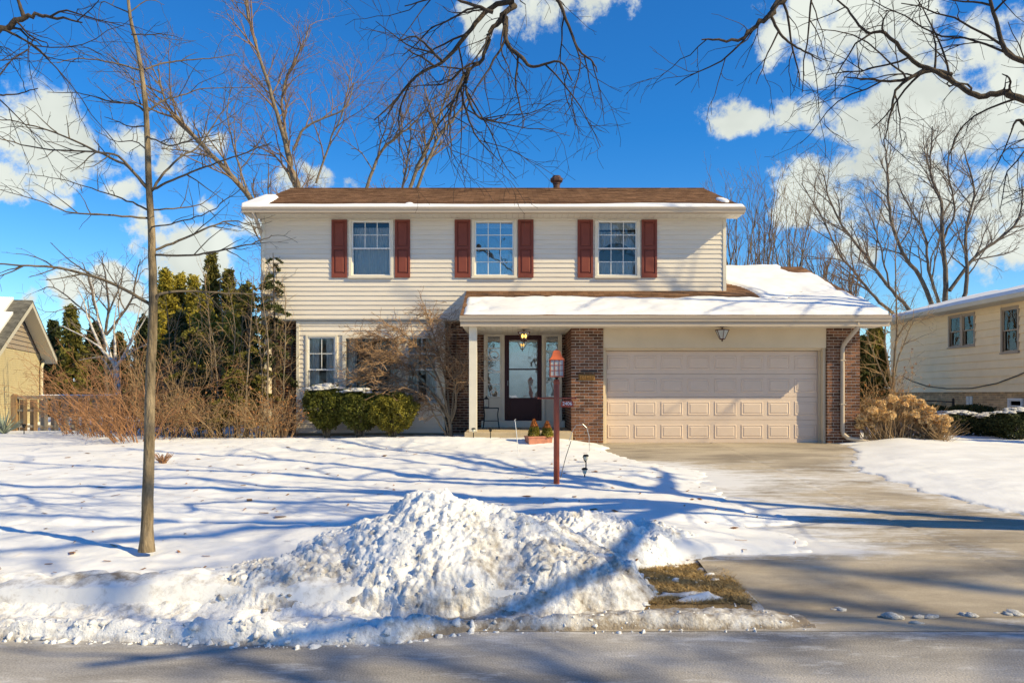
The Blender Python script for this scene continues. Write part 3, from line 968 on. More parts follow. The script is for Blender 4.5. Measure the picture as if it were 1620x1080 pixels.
n = 500
cx_ = rgc.uniform(0.2, 1.9, n); cy_ = rgc.uniform(6.1, 7.6, n)
kp = rgc.random(n) < np.clip(0.9 - (cx_ - 0.3 - 0.5 * (cy_ - 6.3)) * 0.9, 0.08, 1)
cx_, cy_ = cx_[kp], cy_[kp]
sz_ = 0.006 + 0.030 * rgc.random(len(cx_)) ** 3
crumbs(bpy.data.objects['snow_pile'], cx_, cy_, gz(cx_ * 0 + cy_) - 0.02 - 0.09 * sstep(6.28, 6.05, cy_), sz_, np.clip(0.40 + rgc.normal(0, .12, len(cx_)), 0, .9), 20)

# twigs and leaves dropped on the snow
n = 420
lx0 = rgc.uniform(-9, 3.0, n); ly0 = 6.5 + 11 * rgc.random(n) ** 1.3
V = []
for k_ in range(n):
    z0_ = float(snow_z(np.array([[lx0[k_]]]), np.array([[ly0[k_]]]))[0, 0]) + 0.004
    an_ = rgc.uniform(0, 6.28); L_ = rgc.uniform(0.015, 0.07); w_ = rgc.uniform(0.003, 0.012) if rgc.random() < 0.7 else L_ * 0.5
    c_, s_ = math.cos(an_), math.sin(an_)
    for u_, v_, t_ in ((-1, -1, 0), (1, -1, .4), (1, 1, .5), (-1, 1, .1)):
        V.append((lx0[k_] + u_ * L_ * c_ - v_ * w_ * s_, ly0[k_] + u_ * L_ * s_ + v_ * w_ * c_, z0_ + t_ * 0.02))
tag(arr_obj('fallen_twigs', V, np.arange(4 * n).reshape(-1, 4), M['deadleaf']), 'small brown twigs and leaf scraps scattered over the lawn snow', 'debris', kind='stuff')

# loose clods of snow left across the foot of the driveway
def clod_mesh(seed):
    V, Q, off = [], [], 0
    rr = np.random.default_rng(seed)
    for k_ in range(9):
        T_, q_ = CT[(seed + k_) % 6]
        s_ = rr.uniform(0.3, 0.62)
        p_ = np.array([rr.normal(0, 0.5), rr.normal(0, 0.35), s_ * 0.5])
        V.append(T_ * s_ * np.array([1.2, 1, 0.75]) + p_); Q.append(q_ + off); off += len(T_)
    me = arr_mesh('snow_clod', np.concatenate(V), np.concatenate(Q), M['snow_dirty'], True)
    at = me.attributes.new('dirt', 'FLOAT', 'POINT')
    at.data.foreach_set('value', [0.62] * off)
    return me
LM = [clod_mesh(s_) for s_ in range(5)]
clods = [ (1412, 977, .07, 'big dirty snow clod at the left of the row by the gutter'),
         (1470, 977, .06, 'dirty snow clod in the middle of the gutter row'), (1530, 974, .065, 'big dirty snow clod at the right of the gutter row'),
         (1600, 972, .06, 'dirty snow clod at the right edge of the driveway foot'), (1330, 966, .04, 'small snow clod alone at the left of the driveway foot'), (1450, 986, .035, 'small snow clod on the asphalt below the row')]
for i, (px, py, r, lab) in enumerate(clods):
    z = -0.612
    Y = F * (CZ - z) / (py - 622)
    o = link('snow_clod', LM[i % 5], None, (P(px, py, Y).x, Y, z - 0.004))
    o.scale = (r * R.uniform(1.0, 1.7), r * R.uniform(.7, 1.1), r * R.uniform(.8, 1.15))
    o.rotation_euler = (0, 0, R.uniform(-.5, .5))
    tag(o, lab, 'snow clod', 'snow clods at the driveway foot')
# ------------------------------------------------------------------ the house
YW, YB, YG, YD = 19.2, 19.6, 17.6, 17.86     # upper wall, brick wall, garage piers, garage door
WX0, WX1 = -6.27, 5.308
house = thing('house', (0.8, 19.5, 0.0), 'two-storey cream siding house with red shutters and attached garage', 'house')

def siding(parent, x0, x1, z0, z1, y, pitch, openings, m, proud=0.023, name='siding_board'):
    k = 0
    z = z0
    while z < z1 - 0.01:
        zt = min(z + pitch, z1)
        segs = [(x0, x1)]
        for (xa, xb, za, zb) in openings:
            ov = min(zt, zb) - max(z, za)
            if ov > 0.45 * (zt - z):
                ns = []
                for (a, b) in segs:
                    if xb <= a or xa >= b:
                        ns.append((a, b))
                    else:
                        if xa > a: ns.append((a, xa))
                        if xb < b: ns.append((xb, b))
                segs = ns
        for (a, b) in segs:
            if b - a < 0.02:
                continue
            cuts = [a]
            if b - a > 3.0:
                cuts.append(a + (b - a) * R.uniform(0.2, 0.8))
            cuts.append(b)
            for i in range(len(cuts) - 1):
                e = 0.0012 if i < len(cuts) - 2 else 0.0
                jx = R.uniform(-0.0012, 0.0012)
                MB().prism_x([(y, z), (y - proud + jx, z), (y - proud + 0.002 + jx, z + 0.010), (y - 0.004, zt - 0.001), (y, zt - 0.001)], cuts[i], cuts[i + 1] - e).build(name, m, parent)
        z = zt
        k += 1

def wall_with_holes(x0, x1, z0, z1, ya, yb, holes):
    mb = MB()
    xs_ = sorted(set([x0, x1] + [h for o in holes for h in o[:2]]))
    for a, b in zip(xs_[:-1], xs_[1:]):
        c = (a + b) / 2
        blocks = sorted([(o[2], o[3]) for o in holes if o[0] < c < o[1]])
        z = z0
        for (ha, hb) in blocks:
            if ha > z: mb.box(a, b, ya, yb, z, ha)
            z = max(z, hb)
        if z < z1: mb.box(a, b, ya, yb, z, z1)
    return mb

def frame_mb(x0, x1, z0, z1, w, ya, yb, wb=None, wt_=None):
    wb = w if wb is None else wb
    wt_ = w if wt_ is None else wt_
    mb = MB()
    mb.box(x0, x0 + w, ya, yb, z0, z1)
    mb.box(x1 - w, x1, ya, yb, z0, z1)
    mb.box(x0 + w, x1 - w, ya, yb, z0, z0 + wb)
    mb.box(x0 + w, x1 - w, ya, yb, z1 - wt_, z1)
    return mb

def curtain(parent, x0, x1, z0, z1, y, m, amp=0.02, pitch=0.09, swag=0.0, name='curtain'):
    n = max(12, int((x1 - x0) / 0.015))
    nz_ = 8
    V, Q = [], []
    for j in range(nz_ + 1):
        for i in range(n + 1):
            u = i / n
            x = x0 + (x1 - x0) * u
            zb = z0 + swag * (1 - (2 * u - 1) ** 2)
            z = zb + (z1 - zb) * j / nz_
            V.append((x, y + amp * math.sin(2 * math.pi * x / pitch + 0.3 * math.sin(9 * u)), z))
    for j in range(nz_):
        for i in range(n):
            a = j * (n + 1) + i
            Q.append((a, a + 1, a + n + 2, a + n + 1))
    if MB.xf is not None:
        V = [tuple(MB.xf @ Vector(v)) for v in V]
    return arr_obj(name, V, Q, m, parent, True)

def double_hung(parent, x0, x1, z0, z1, y, up=(3, 2), low=(1, 1), trim=0.10, mt=None, ms=None, sill=True, inside='sheer', depth=1.2, label=None, head=None, glass=None):
    """x0..z1 is the glass area; trim goes round it"""
    mt = mt or M['trim']; ms = ms or M['white']
    hd = trim if head is None else head
    w = frame_mb(x0 - trim, x1 + trim, z0 - trim, z1 + hd, trim - 0.03, y - 0.045, y + 0.05, wt_=hd - 0.03).build('window', mt, parent)
    bevel(w, 0.006)
    if label: w['label'] = label
    zm = (z0 + z1) / 2
    fw = 0.032
    frame_mb(x0 - 0.03, x1 + 0.03, zm - 0.018, z1 + 0.03, 0.034, y - 0.012, y + 0.022).build('sash', ms, w)
    frame_mb(x0 - 0.03, x1 + 0.03, z0 - 0.03, zm + 0.018, 0.034, y + 0.026, y + 0.055).build('sash', ms, w)
    glass = glass or M['glass']
    B(x0, x1, y + 0.004, y + 0.008, zm + 0.012, z1).build('pane', glass, w)
    B(x0, x1, y + 0.040, y + 0.044, z0, zm - 0.012).build('pane', glass, w)
    for (gx, gz_), (za, zb), yy in ((up, (zm + 0.016, z1), y - 0.003), (low, (z0, zm - 0.016), y + 0.033)):
        for i in range(1, gx):
            xx = x0 + (x1 - x0) * i / gx
            B(xx - 0.009, xx + 0.009, yy - 0.004, yy + 0.004, za, zb).build('muntin', ms, w)
        for j in range(1, gz_):
            zz = za + (zb - za) * j / gz_
            B(x0, x1, yy - 0.0065, yy + 0.0065, zz - 0.009, zz + 0.009).build('muntin', ms, w)
    if sill:
        bevel(B(x0 - trim - 0.01, x1 + trim + 0.01, y - 0.075, y - 0.047, z0 - trim, z0 - trim + 0.045).build('sill', mt, w), 0.006)
    # the room behind
    room = MB()
    a, b, c, d = x0 - 0.5, x1 + 0.5, z0 - 0.4, z1 + 0.25
    yb = y + depth
    ya = y + 0.13
    room.poly([(a, yb, c), (b, yb, c), (b, yb, d), (a, yb, d)])
    room.poly([(a, ya, c), (a, yb, c), (a, yb, d), (a, ya, d)])
    room.poly([(b, ya, c), (b, ya, d), (b, yb, d), (b, yb, c)])
    room.poly([(a, ya, c), (b, ya, c), (b, yb, c), (a, yb, c)])
    room.poly([(a, ya, d), (a, yb, d), (b, yb, d), (b, ya, d)])
    room.build('room', M['interior'], w)
    if inside == 'sheer':
        curtain(w, x0 - 0.03, x1 + 0.03, z0 - 0.03, z1 - 0.10, y + 0.16, M['curtain'])
    elif inside == 'sides':
        curtain(w, x0 - 0.03, x0 + (x1 - x0) * 0.34, z0 - 0.03, z1 + 0.03, y + 0.16, M['curtain'])
        curtain(w, x0 + (x1 - x0) * 0.62, x1 + 0.03, z0 - 0.03, z1 + 0.03, y + 0.16, M['curtain'])
    elif inside == 'cafe':
        curtain(w, x0 - 0.03, x1 + 0.03, z0 - 0.03, z0 + (z1 - z0) * 0.42, y + 0.16, M['curtain'])
        curtain(w, x0 - 0.03, x1 + 0.03, z1 - 0.12, z1 + 0.03, y + 0.14, M['valance'], 0.004)
    elif inside == 'swag':
        curtain(w, x0 - 0.03, x1 + 0.03, z1 - 0.16, z1 + 0.03, y + 0.12, M['valance'], 0.004)
        curtain(w, x0 - 0.03, x1 + 0.03, z0 + 0.52, z1 - 0.2, y + 0.17, M['curtain'], swag=0.30)
        curtain(w, x0 - 0.03, x1 + 0.03, z0 - 0.03, z0 + 0.36, y + 0.20, M['curtain'])
    elif inside == 'half':
        curtain(w, x0 - 0.03, x1 + 0.03, zm - 0.1, z1 + 0.03, y + 0.15, M['valance'], 0.004)
    return w

SW = F / YW
def wx(px): return (px - 812) / SW
def wz(py): return CZ + (622 - py) / SW

# openings of the upper windows
UPW = [((558.5, 616), 'sheer'), ((753, 811), 'cafe'), ((947.5, 1005.5), 'swag')]
SHUT = [((525, 549.5), (625, 649)), ((719.5, 744.5), (819.5, 844)), ((913.5, 938), (1014.5, 1039))]
up_open, holes = [], []
for (a, b), _ in UPW:
    up_open.append((wx(a) - 0.105, wx(b) + 0.105, wz(434) - 0.10, wz(352) + 0.06))
    holes.append((wx(a) - 0.035, wx(b) + 0.035, wz(434) - 0.035, wz(352) + 0.035))
ZU0, ZU1 = 3.008, 5.52
wall_up = wall_with_holes(WX0 + 0.01, WX1 - 0.01, ZU0, 5.60, YW, YW + 0.12, holes).build('upper_wall', M['soffit'], house)
ROOF_S = 0.372
def zlow(Y): return 2.86 + ROOF_S * (Y - 16.86)
siding(wall_up, WX0 + 0.07, -1.12, ZU0 + 0.01, ZU0 + 0.01 + 0.1165 * 6, YW, 0.1165, [], M['siding'])
siding(wall_up, WX0 + 0.07, WX1 - 0.07, ZU0 + 0.01 + 0.1165 * 6, ZU1, YW, 0.1165, up_open, M['siding'])
# corner boards and frieze
B(WX0 - 0.01, WX0 + 0.07, YW - 0.033, YW + 0.1, ZU0, ZU1).build('corner_board', M['trim'], wall_up)
B(WX1 - 0.07, WX1 + 0.01, YW - 0.033, YW + 0.1, 3.70, ZU1).build('corner_board', M['trim'], wall_up)
B(WX0 + 0.07, WX1 - 0.07, YW - 0.029, YW - 0.0245, ZU1 - 0.045, ZU1 - 0.001).build('frieze_board', M['trim'], wall_up)
# sides and back of the main block
mb = MB()
mb.box(WX0, WX0 + 0.12, YW + 0.12, 26.0, 0.0, 5.6)
mb.box(WX1 - 0.12, WX1, YW + 0.12, 26.0, 0.0, 5.6)
mb.box(WX0, WX1, 26.0, 26.12, 0.0, 5.6)
sidew = mb.build('side_wall', M['siding'], house)
MB().prism_x([(YW + 0.05, 5.6), (26.0, 5.6), (22.6, 6.95)], WX0 + 0.02, WX0 + 0.1).build('gable', M['siding'], sidew)
MB().prism_x([(YW + 0.05, 5.6), (26.0, 5.6), (22.6, 6.95)], WX1 - 0.1, WX1 - 0.02).build('gable', M['siding'], sidew)
B(WX0 + 0.01, -1.1, YW + 0.002, YB + 0.02, ZU0 - 0.03, ZU0 - 0.002).build('overhang_soffit', M['soffit'], house)
B(WX0 + 0.13, WX1 - 0.13, YW + 1.5, YW + 1.6, 0.2, 5.5).build('inner_wall', M['interior'], house)

UPL = ['upper left window with white sheer curtain', 'middle upper window reflecting the sky and branches', 'upper right window with white valance and swag curtains']
for i, ((a, b), ins) in enumerate(UPW):
    double_hung(house, wx(a), wx(b), wz(434), wz(352), YW, (3, 2), (3, 2) if i else (1, 1), 0.105, inside=ins, label=UPL[i], head=0.062, depth=1.25, glass=M['glass_sky'] if i == 1 else None)
    for (sa, sb) in SHUT[i]:
        x0, x1, z0, z1 = wx(sa), wx(sb), wz(439.5), wz(348)
        s = frame_mb(x0, x1, z0, z1, 0.055, YW - 0.05, YW - 0.018, wb=0.10, wt_=0.05)
        zm = z0 + (z1 - z0) * 0.515
        s.box(x0 + 0.055, x1 - 0.055, YW - 0.05, YW - 0.018, zm - 0.035, zm + 0.035)
        s.box(x0 + 0.055, x1 - 0.055, YW - 0.028, YW - 0.019, z0 + 0.1, zm - 0.035)
        s.box(x0 + 0.055, x1 - 0.055, YW - 0.028, YW - 0.019, zm + 0.035, z1 - 0.05)
        s = bevel(s.build('shutter', M['shutter'], house), 0.004)
        for (pa, pb) in ((z0 + 0.1, zm - 0.035), (zm + 0.035, z1 - 0.05)):
            q = MB()
            xa, xb = x0 + 0.072, x1 - 0.072
            pa2, pb2 = pa + 0.017, pb - 0.017
            i_ = 0.03
            b_ = len(q.v)
            q.v += [(xa, YW - 0.0285, pa2), (xb, YW - 0.0285, pa2), (xb, YW - 0.0285, pb2), (xa, YW - 0.0285, pb2),
                    (xa + i_, YW - 0.046, pa2 + i_), (xb - i_, YW - 0.046, pa2 + i_), (xb - i_, YW - 0.046, pb2 - i_), (xa + i_, YW - 0.046, pb2 - i_)]
            q.f += [(0, 1, 5, 4), (1, 2, 6, 5), (2, 3, 7, 6), (3, 0, 4, 7), (4, 5, 6, 7)]
            q.build('shutter_panel', M['shutter'], s)

# ---- upper roof
def gutter_prof(y0, zt, d=0.12, h=0.125):
    return [(y0 + d, zt - 0.01), (y0 + d, zt - h), (y0 + 0.035, zt - h), (y0 + 0.028, zt - h * 0.62), (y0 + 0.004, zt - h * 0.35), (y0 + 0.004, zt - 0.018), (y0, zt - 0.014), (y0, zt), (y0 + 0.014, zt), (y0 + 0.016, zt - 0.03), (y0 + d - 0.004, zt - 0.035), (y0 + d - 0.004, zt - 0.01)]

def roof_slab(parent, x0, x1, ye, ze, yr, slope, m, t=0.05, course=0.135, name='roof', back=None):
    """stepped shingle courses from the eave up to the ridge"""
    mb = MB()
    n = int(round((yr - ye) / (course * 0.935)))
    dy = (yr - ye) / n
    for i in range(n):
        a, b = ye + i * dy, ye + (i + 1) * dy + 0.02
        za, zb = ze + slope * (a - ye), ze + slope * (b - ye)
        mb.prism_x([(a, za - t), (b, zb - t), (b, zb - 0.004), (a, za + 0.009)], x0, x1)
    o = mb.build(name, m, parent)
    if back:
        zr = ze + slope * (yr - ye)
        MB().prism_x([(yr, zr - t), (back, zr - slope * (back - yr) - t), (back, zr - slope * (back - yr)), (yr, zr)], x0, x1).build('rear_slope', m, o)
    return o
EX0, EX1, EY = -6.565, 5.62, 18.67
RS = 0.378
ZE = 5.665
YR = 22.57
roof = roof_slab(house, EX0, EX1, 18.60, ZE, YR, RS, M['shingle'], back=26.6)
B(EX0 + 0.02, EX1 - 0.02, YR - 0.09, YR + 0.09, ZE + RS * (YR - 18.6) - 0.022, ZE + RS * (YR - 18.6) + 0.006).build('ridge_cap', M['shingle'], roof)
MB().prism_x(gutter_prof(18.55, 5.66), EX0, EX1).build('gutter', M['gutter'], roof)
B(EX0 + 0.005, EX1 - 0.005, 18.672, 18.70, 5.525, 5.625).build('fascia', M['gutter'], roof)
# soffit strips
x = EX0 + 0.01
while x < EX1 - 0.02:
    x2 = min(x + 0.152, EX1 - 0.01)
    MB().prism_x([(18.70, 5.523), (YW + 0.02, 5.523), (YW + 0.02, 5.535), (18.70, 5.535)], x + 0.004, x2 - 0.004).build('soffit_strip', M['soffit'], roof)
    x = x2
B(EX0 + 0.02, EX1 - 0.02, 18.70, YW + 0.02, 5.5365, 5.548).build('soffit_backing', M['gutter'], roof)
# rake boards
for xx in (EX0, EX1 - 0.025):
    MB().prism_x([(18.67, 5.50), (YR, 5.50 + RS * (YR - 18.67)), (YR, ZE - 0.052 + RS * (YR - 18.6)), (18.67, ZE - 0.03)], xx + 0.0015, xx + 0.0235).build('rake_board', M['gutter'], roof)
    MB().prism_x([(26.5, 5.50), (YR + 0.002, 5.50 + RS * (YR - 18.67)), (YR + 0.002, ZE - 0.052 + RS * (YR - 18.6)), (26.5, ZE - 0.03)], xx + 0.0015, xx + 0.0235).build('rake_board', M['gutter'], roof)
# vent pipe
pv = P(880.5, 297, 22.75)
v = MB().lathe([(0.10, 6.95), (0.10, 7.34), (0.115, 7.34), (0.115, 7.37)], pv.x, 22.75, 14).build('roof_vent', M['rust'], roof)
MB().lathe([(0.115, 7.372), (0.19, 7.43), (0.20, 7.50), (0.13, 7.55), (0.13, 7.585), (0.05, 7.60)], pv.x, 22.75, 8).build('vent_cap', M['rust'], v)

# snow lying on the upper roof
def rs_up(X, Y):
    edge = 18.90 + 0.16 * (fbm(X * 0.9, X * 0, 4, 101) - 0.5) + 0.10 * np.exp(-((X - 3.2) / 1.4) ** 2) - 0.05 * sstep(-3, 0, X) * sstep(2.2, 1.5, X)
    t = 0.05 * sstep(edge + 0.05, edge - 0.10, Y) * sstep(18.58, 18.64, Y)
    lf = EX0 + 0.42 - 0.10 * (Y - 19) + 0.05 * fbm(X * 0 + 3, Y * 3, 2, 5)
    t = np.maximum(t, 0.09 * sstep(lf + 0.04, lf - 0.10, X) * sstep(20.75, 20.4, Y))
    t = np.maximum(t, 0.05 * np.clip(1 - ((X - 5.42) / 0.14) ** 2 - ((Y - 19.9) / 0.45) ** 2, 0, 1) ** 0.5)
    t = np.maximum(t, 0.03 * np.clip(1 - ((X + 2.6) / 0.13) ** 2 - ((Y - 19.2) / 0.14) ** 2, 0, 1) ** 0.5)
    e = sstep(EX1 + 0.005, EX1 - 0.03, X)
    t = t * sstep(18.583, 18.63, Y)
    skirt = np.where(X < EX0 - 0.019, 0.16, 0.0)
    return -skirt + ZE + RS * (Y - 18.60) + t * e - 0.03 + 0.037 * sstep(0.005, 0.03, t) + 0.006 * (fbm(X * 3, Y * 3, 3, 4) - 0.5)
grid_obj('roof_snow', np.concatenate([[EX0 - 0.02, EX0 - 0.018, EX0 + 0.0], np.arange(EX0 + 0.02, EX1 - 0.01, 0.04), [EX1 - 0.002]]), np.concatenate([np.arange(18.585, 19.3, 0.02), np.arange(19.3, 20.9, 0.05)]), rs_up, M['snow_roof'], roof, False)

# ---- lower roof over porch and garage
LX0, LX1, LYE, LYR = -1.17, 8.30, 16.92, 22.1
GX0, GX1 = 1.333, 7.94                       # garage block
mbr = MB()
lroof = roof_slab(house, LX0, LX1, LYE, 2.875, LYR, ROOF_S, M['shingle'], name='lower_roof', back=26.4)
MB().prism_x(gutter_prof(16.86, 2.862, 0.115, 0.12), LX0 - 0.01, LX1 + 0.02).build('gutter', M['gutter'], lroof)
B(LX0, LX1, 16.976, 17.01, 2.655, 2.82).build('fascia', M['gutter'], lroof)
B(LX0 + 0.003, LX1 - 0.003, 16.93, 16.9745, 2.635, 2.738).build('fascia_trim', M['gutter'], lroof)
for xx in (LX0, LX1 - 0.025):
    MB().prism_x([(17.02, 2.66), (LYR, 2.66 + ROOF_S * (LYR - 17.02)), (LYR, 2.82 + ROOF_S * (LYR - 16.92)), (17.02, 2.85)], xx + 0.001, xx + 0.024).build('rake_board', M['gutter'], lroof)
x = LX0 + 0.03
while x < 1.32:
    x2 = min(x + 0.125, 1.325)
    B(x + 0.003, x2 - 0.003, 17.012, YB, 2.650, 2.662).build('soffit_strip', M['soffit'], lroof)
    x = x2
B(LX0 + 0.03, 1.325, 17.012, YB, 2.664, 2.675).build('soffit_backing', M['gutter'], lroof)
B(1.33, LX1 - 0.03, 17.012, 17.62, 2.652, 2.668).build('garage_soffit', M['soffit'], lroof)
# closing triangle between the porch roof end and the wall
MB().prism_x([(17.03, 2.68), (YW + 0.1, 2.68), (YW + 0.1, zlow(YW) - 0.04), (17.03, 2.83)], LX0 + 0.028, LX0 + 0.06).build('roof_end', M['siding'], lroof)

def rs_low(X, Y):
    rag = 0.20 * (fbm(X * 1.3, Y * 1.3, 4, 111) - 0.5)
    t = 0.07 + 0.13 * (fbm(X * 1.1, Y * 1.3, 5, 112, 0.55) - 0.5)
    keep = sstep(16.93, 16.99, Y) * sstep(LX0 + 0.03, LX0 + 0.12, X + 0.4 * rag)
    top = 18.42 - 0.06 * sstep(1.0, 3.0, X) + 1.3 * rag
    left = sstep(top + 0.08, top - 0.10, Y)
    right_in = (X - 5.36 - 0.55 * sstep(20.6, 19.1, Y) + rag * 0.6)
    right = sstep(-0.05, 0.12, right_in) * sstep(LX1 - 0.07, LX1 - 0.16, X - 0.5 * rag) * sstep(22.12, 22.02, Y)
    patch = sstep(0.22, 0.45, np.hypot((X - 7.9), (Y - 21.75) * 0.6) + rag)
    right = right * np.where(X > 6.8, patch, 1)
    keep = keep * np.maximum(left, right)
    t = t * keep
    return 2.875 + ROOF_S * (Y - LYE) - 0.03 + t * 0.9 + 0.036 * sstep(0.01, 0.05, t)
grid_obj('roof_snow', np.concatenate([np.arange(LX0 + 0.005, LX1, 0.045)]), np.concatenate([np.arange(16.925, 19.2, 0.035), np.arange(19.2, 22.12, 0.06)]), rs_low, M['snow_roof'], lroof)

# ---- brickwork
BL, BH, PL, PH = 0.1935, 0.0575, 0.2035, 0.0677
def brick_cells(x0, x1, z0, z1, shift=0.0, holes=()):
    out_ = []
    nrow = int((z1 - z0) / PH + 0.999)
    for r_ in range(nrow):
        za = z0 + r_ * PH + 0.005
        zb = min(za + BH, z1)
        if zb - za < 0.012: continue
        xx = x0 - (PL * 0.5 if r_ % 2 else 0.0) - shift
        while xx < x1:
            a, b = max(xx, x0) + 0.0, min(xx + BL, x1)
            if b - a > 0.02:
                segs = [(a, b)]
                for h in holes:
                    if min(zb, h[3]) - max(za, h[2]) > 0.5 * (zb - za):
                        ns = []
                        for (p, q) in segs:
                            if h[1] <= p or h[0] >= q: ns.append((p, q))
                            else:
                                if h[0] > p: ns.append((p, h[0]))
                                if h[1] < q: ns.append((h[1], q))
                        segs = ns
                for (p, q) in segs:
                    if q - p > 0.015: out_.append((p, q, za, zb))
            xx += PL
    return out_

_bm = {}
def brick_mesh(w, h):
    key = (round(w, 3), round(h, 3))
    if key not in _bm:
        mb = MB()
        c = 0.004
        mb.v = [(0, 0.03, 0), (w, 0.03, 0), (w, 0.03, h), (0, 0.03, h), (0, -0.003, 0), (w, -0.003, 0), (w, -0.003, h), (0, -0.003, h),
                (c, -0.007, c), (w - c, -0.007, c), (w - c, -0.007, h - c), (c, -0.007, h - c)]
        mb.f = [(0, 1, 5, 4), (1, 2, 6, 5), (2, 3, 7, 6), (3, 0, 4, 7), (4, 5, 9, 8), (5, 6, 10, 9), (6, 7, 11, 10), (7, 4, 8, 11), (8, 9, 10, 11)]
        _bm[key] = mb.mesh('brick', M['brick'])
    return _bm[key]

def brick_face(parent, x0, x1, z0, z1, y, single, shift=0.0, holes=()):
    cells = brick_cells(x0, x1, z0, z1, shift, holes)
    if single:
        for (a, b, c, d) in cells:
            link('brick', brick_mesh(b - a, d - c), parent, (a, y + R.uniform(-0.0015, 0.0015), c))
    else:
        mb = MB()
        for (a, b, c, d) in cells:
            j = R.uniform(-0.0015, 0.0015)
            mb.box(a, b, y - 0.007 + j, y + 0.02, c, d)
        o = mb.build('brick_courses', M['brick'], parent)
        o['kind'] = 'stuff'

pl = B(GX0, 2.062, YG, YG + 0.30, -0.05, 2.652).build('brick_pier', M['mortar'], house)
brick_face(pl, GX0 - 0.006, 2.062, 0.02, 2.65, YG, True)
pr = B(7.19, GX1, YG, YG + 0.30, -0.05, 2.652).build('brick_pier', M['mortar'], house)
brick_face(pr, 7.19, GX1 + 0.004, 0.02, 2.65, YG, True, 0.05)
# jamb returns of the piers, facing the door
# side wall of the garage seen in the porch, facing left (-X)
B(GX0, GX0 + 0.2, YG + 0.30, YB + 0.1, -0.05, 2.66).build('porch_side_wall', M['mortar'], house)
old = MB.xf
MB.xf = Matrix.Translation((GX0, 0, 0)) @ Matrix.Rotation(-math.pi / 2, 4, 'Z')
# local x -> -Y, local y -> +X
brick_face(house, -(YB), -(YG + 0.001), 0.02, 2.65, 0.0, False)
MB.xf = Matrix.Translation((7.19, 0, 0)) @ Matrix.Rotation(-math.pi / 2, 4, 'Z')
brick_face(house, -(YG + 0.24), -(YG + 0.001), 0.02, 2.65, 0.0, False)
MB.xf = None
# garage shell
mb = MB()
mb.box(GX1 - 0.2, GX1 - 0.01, YG + 0.3, 25.9, -0.05, 2.7)
mb.box(GX0 + 0.2, GX1, 25.7, 25.9, -0.05, 2.7)
gs = mb.build('garage_wall', M['mortar'], house)
MB().prism_x([(17.7, 2.69), (25.8, 2.69), (22.1, 4.55)], GX1 - 0.15, GX1 - 0.05).build('gable', M['siding'], gs)

# brick wall of the porch and of the left corner
DOORH = (-0.746, 1.236, 0.34, 2.62)
bw = wall_with_holes(-1.75, GX0, -0.05, 2.67, YB, YB + 0.2, [(-0.72, 1.21, 0.31, 2.60)]).build('porch_wall', M['mortar'], house)
brick_face(bw, -1.73, GX0 - 0.01, 0.02, 2.65, YB, False, 0.03, [(-0.75, 1.24, 0.0, 2.62)])
bw2 = B(WX0 + 0.03, -5.40, YB, YB + 0.2, -0.05, 2.97).build('corner_wall', M['mortar'], house)
brick_face(bw2, WX0 + 0.03, -5.42, 0.08, 2.96, YB, False, 0.1)
B(-1.75, -1.1, YB + 0.0, YB + 0.2, 2.672, 2.97).build('porch_wall_top', M['mortar'], house)
brick_face(house, -1.75, -1.15, 2.672, 2.96, YB, False, 0.06)
B(WX0 + 0.02, WX1 - 0.02, YB - 0.02, YB + 0.16, -0.1, 0.16).build('foundation', M['found'], house)

# ---- bay with the front-room windows
YBAY = 19.27
SB = F / YBAY
def bx_(px): return (px - 812) / SB
def bz_(py): return CZ + (622 - py) / SB
BX0, BX1 = bx_(470), bx_(703)
wins = [((489.5, 528.5), 'sides', (2, 2)), ((646, 689), 'sides', (2, 2))]
bop = [(bx_(484), bx_(694), bz_(640), bz_(531))]
bay_h = [(bx_(489.5) - 0.03, bx_(528.5) + 0.03, bz_(634) - 0.03, bz_(535) + 0.03), (bx_(546), bx_(631), bz_(635), bz_(534)), (bx_(646) - 0.03, bx_(689) + 0.03, bz_(634) - 0.03, bz_(535) + 0.03)]
bay = wall_with_holes(BX0 + 0.01, BX1 - 0.01, 0.17, ZU0 - 0.005, YBAY, YBAY + 0.12, bay_h).build('bay_wall', M['soffit'], house)
mb = MB(); mb.box(BX0, BX0 + 0.12, YBAY + 0.12, YB + 0.05, 0.17, 2.97); mb.box(BX1 - 0.12, BX1, YBAY + 0.12, YB + 0.05, 0.17, 2.97)
mb.build('bay_side', M['siding'], bay)
siding(bay, BX0 + 0.06, BX1 - 0.05, 0.17, 2.965, YBAY, 0.1165, bop, M['siding'])
for xx in (BX0 - 0.012, BX1 - 0.062):
    B(xx, xx + 0.072, YBAY - 0.034, YBAY + 0.08, 0.165, 2.97).build('corner_board', M['trim'], bay)
B(BX0 + 0.06, BX1 - 0.07, YBAY - 0.031, YBAY - 0.0245, 2.90, 2.96).build('frieze_board', M['trim'], bay)
B(BX0 + 0.05, BX1 - 0.05, YBAY + 0.02, YBAY + 0.1, -0.05, 0.169).build('foundation', M['found'], bay)
for (a, b), ins, g_ in wins:
    double_hung(bay.parent, bx_(a), bx_(b), bz_(634), bz_(535), YBAY, g_, (1, 1), 0.09, inside=ins, depth=1.3, sill=True, label='front-room side window with curtains' )
x0, x1, z0, z1 = bx_(546), bx_(631), bz_(635), bz_(534)
w = frame_mb(x0 - 0.06, x1 + 0.06, z0 - 0.06, z1 + 0.06, 0.085, YBAY - 0.04, YBAY + 0.05).build('picture_window', M['trim'], house)
B(x0 + 0.02, x1 - 0.02, YBAY + 0.01, YBAY + 0.014, z0 + 0.02, z1 - 0.02).build('pane', M['glass'], w)
curtain(w, x0, x0 + 0.25, z0, z1, YBAY + 0.2, M['curtain']); curtain(w, x1 - 0.25, x1, z0, z1, YBAY + 0.2, M['curtain'])
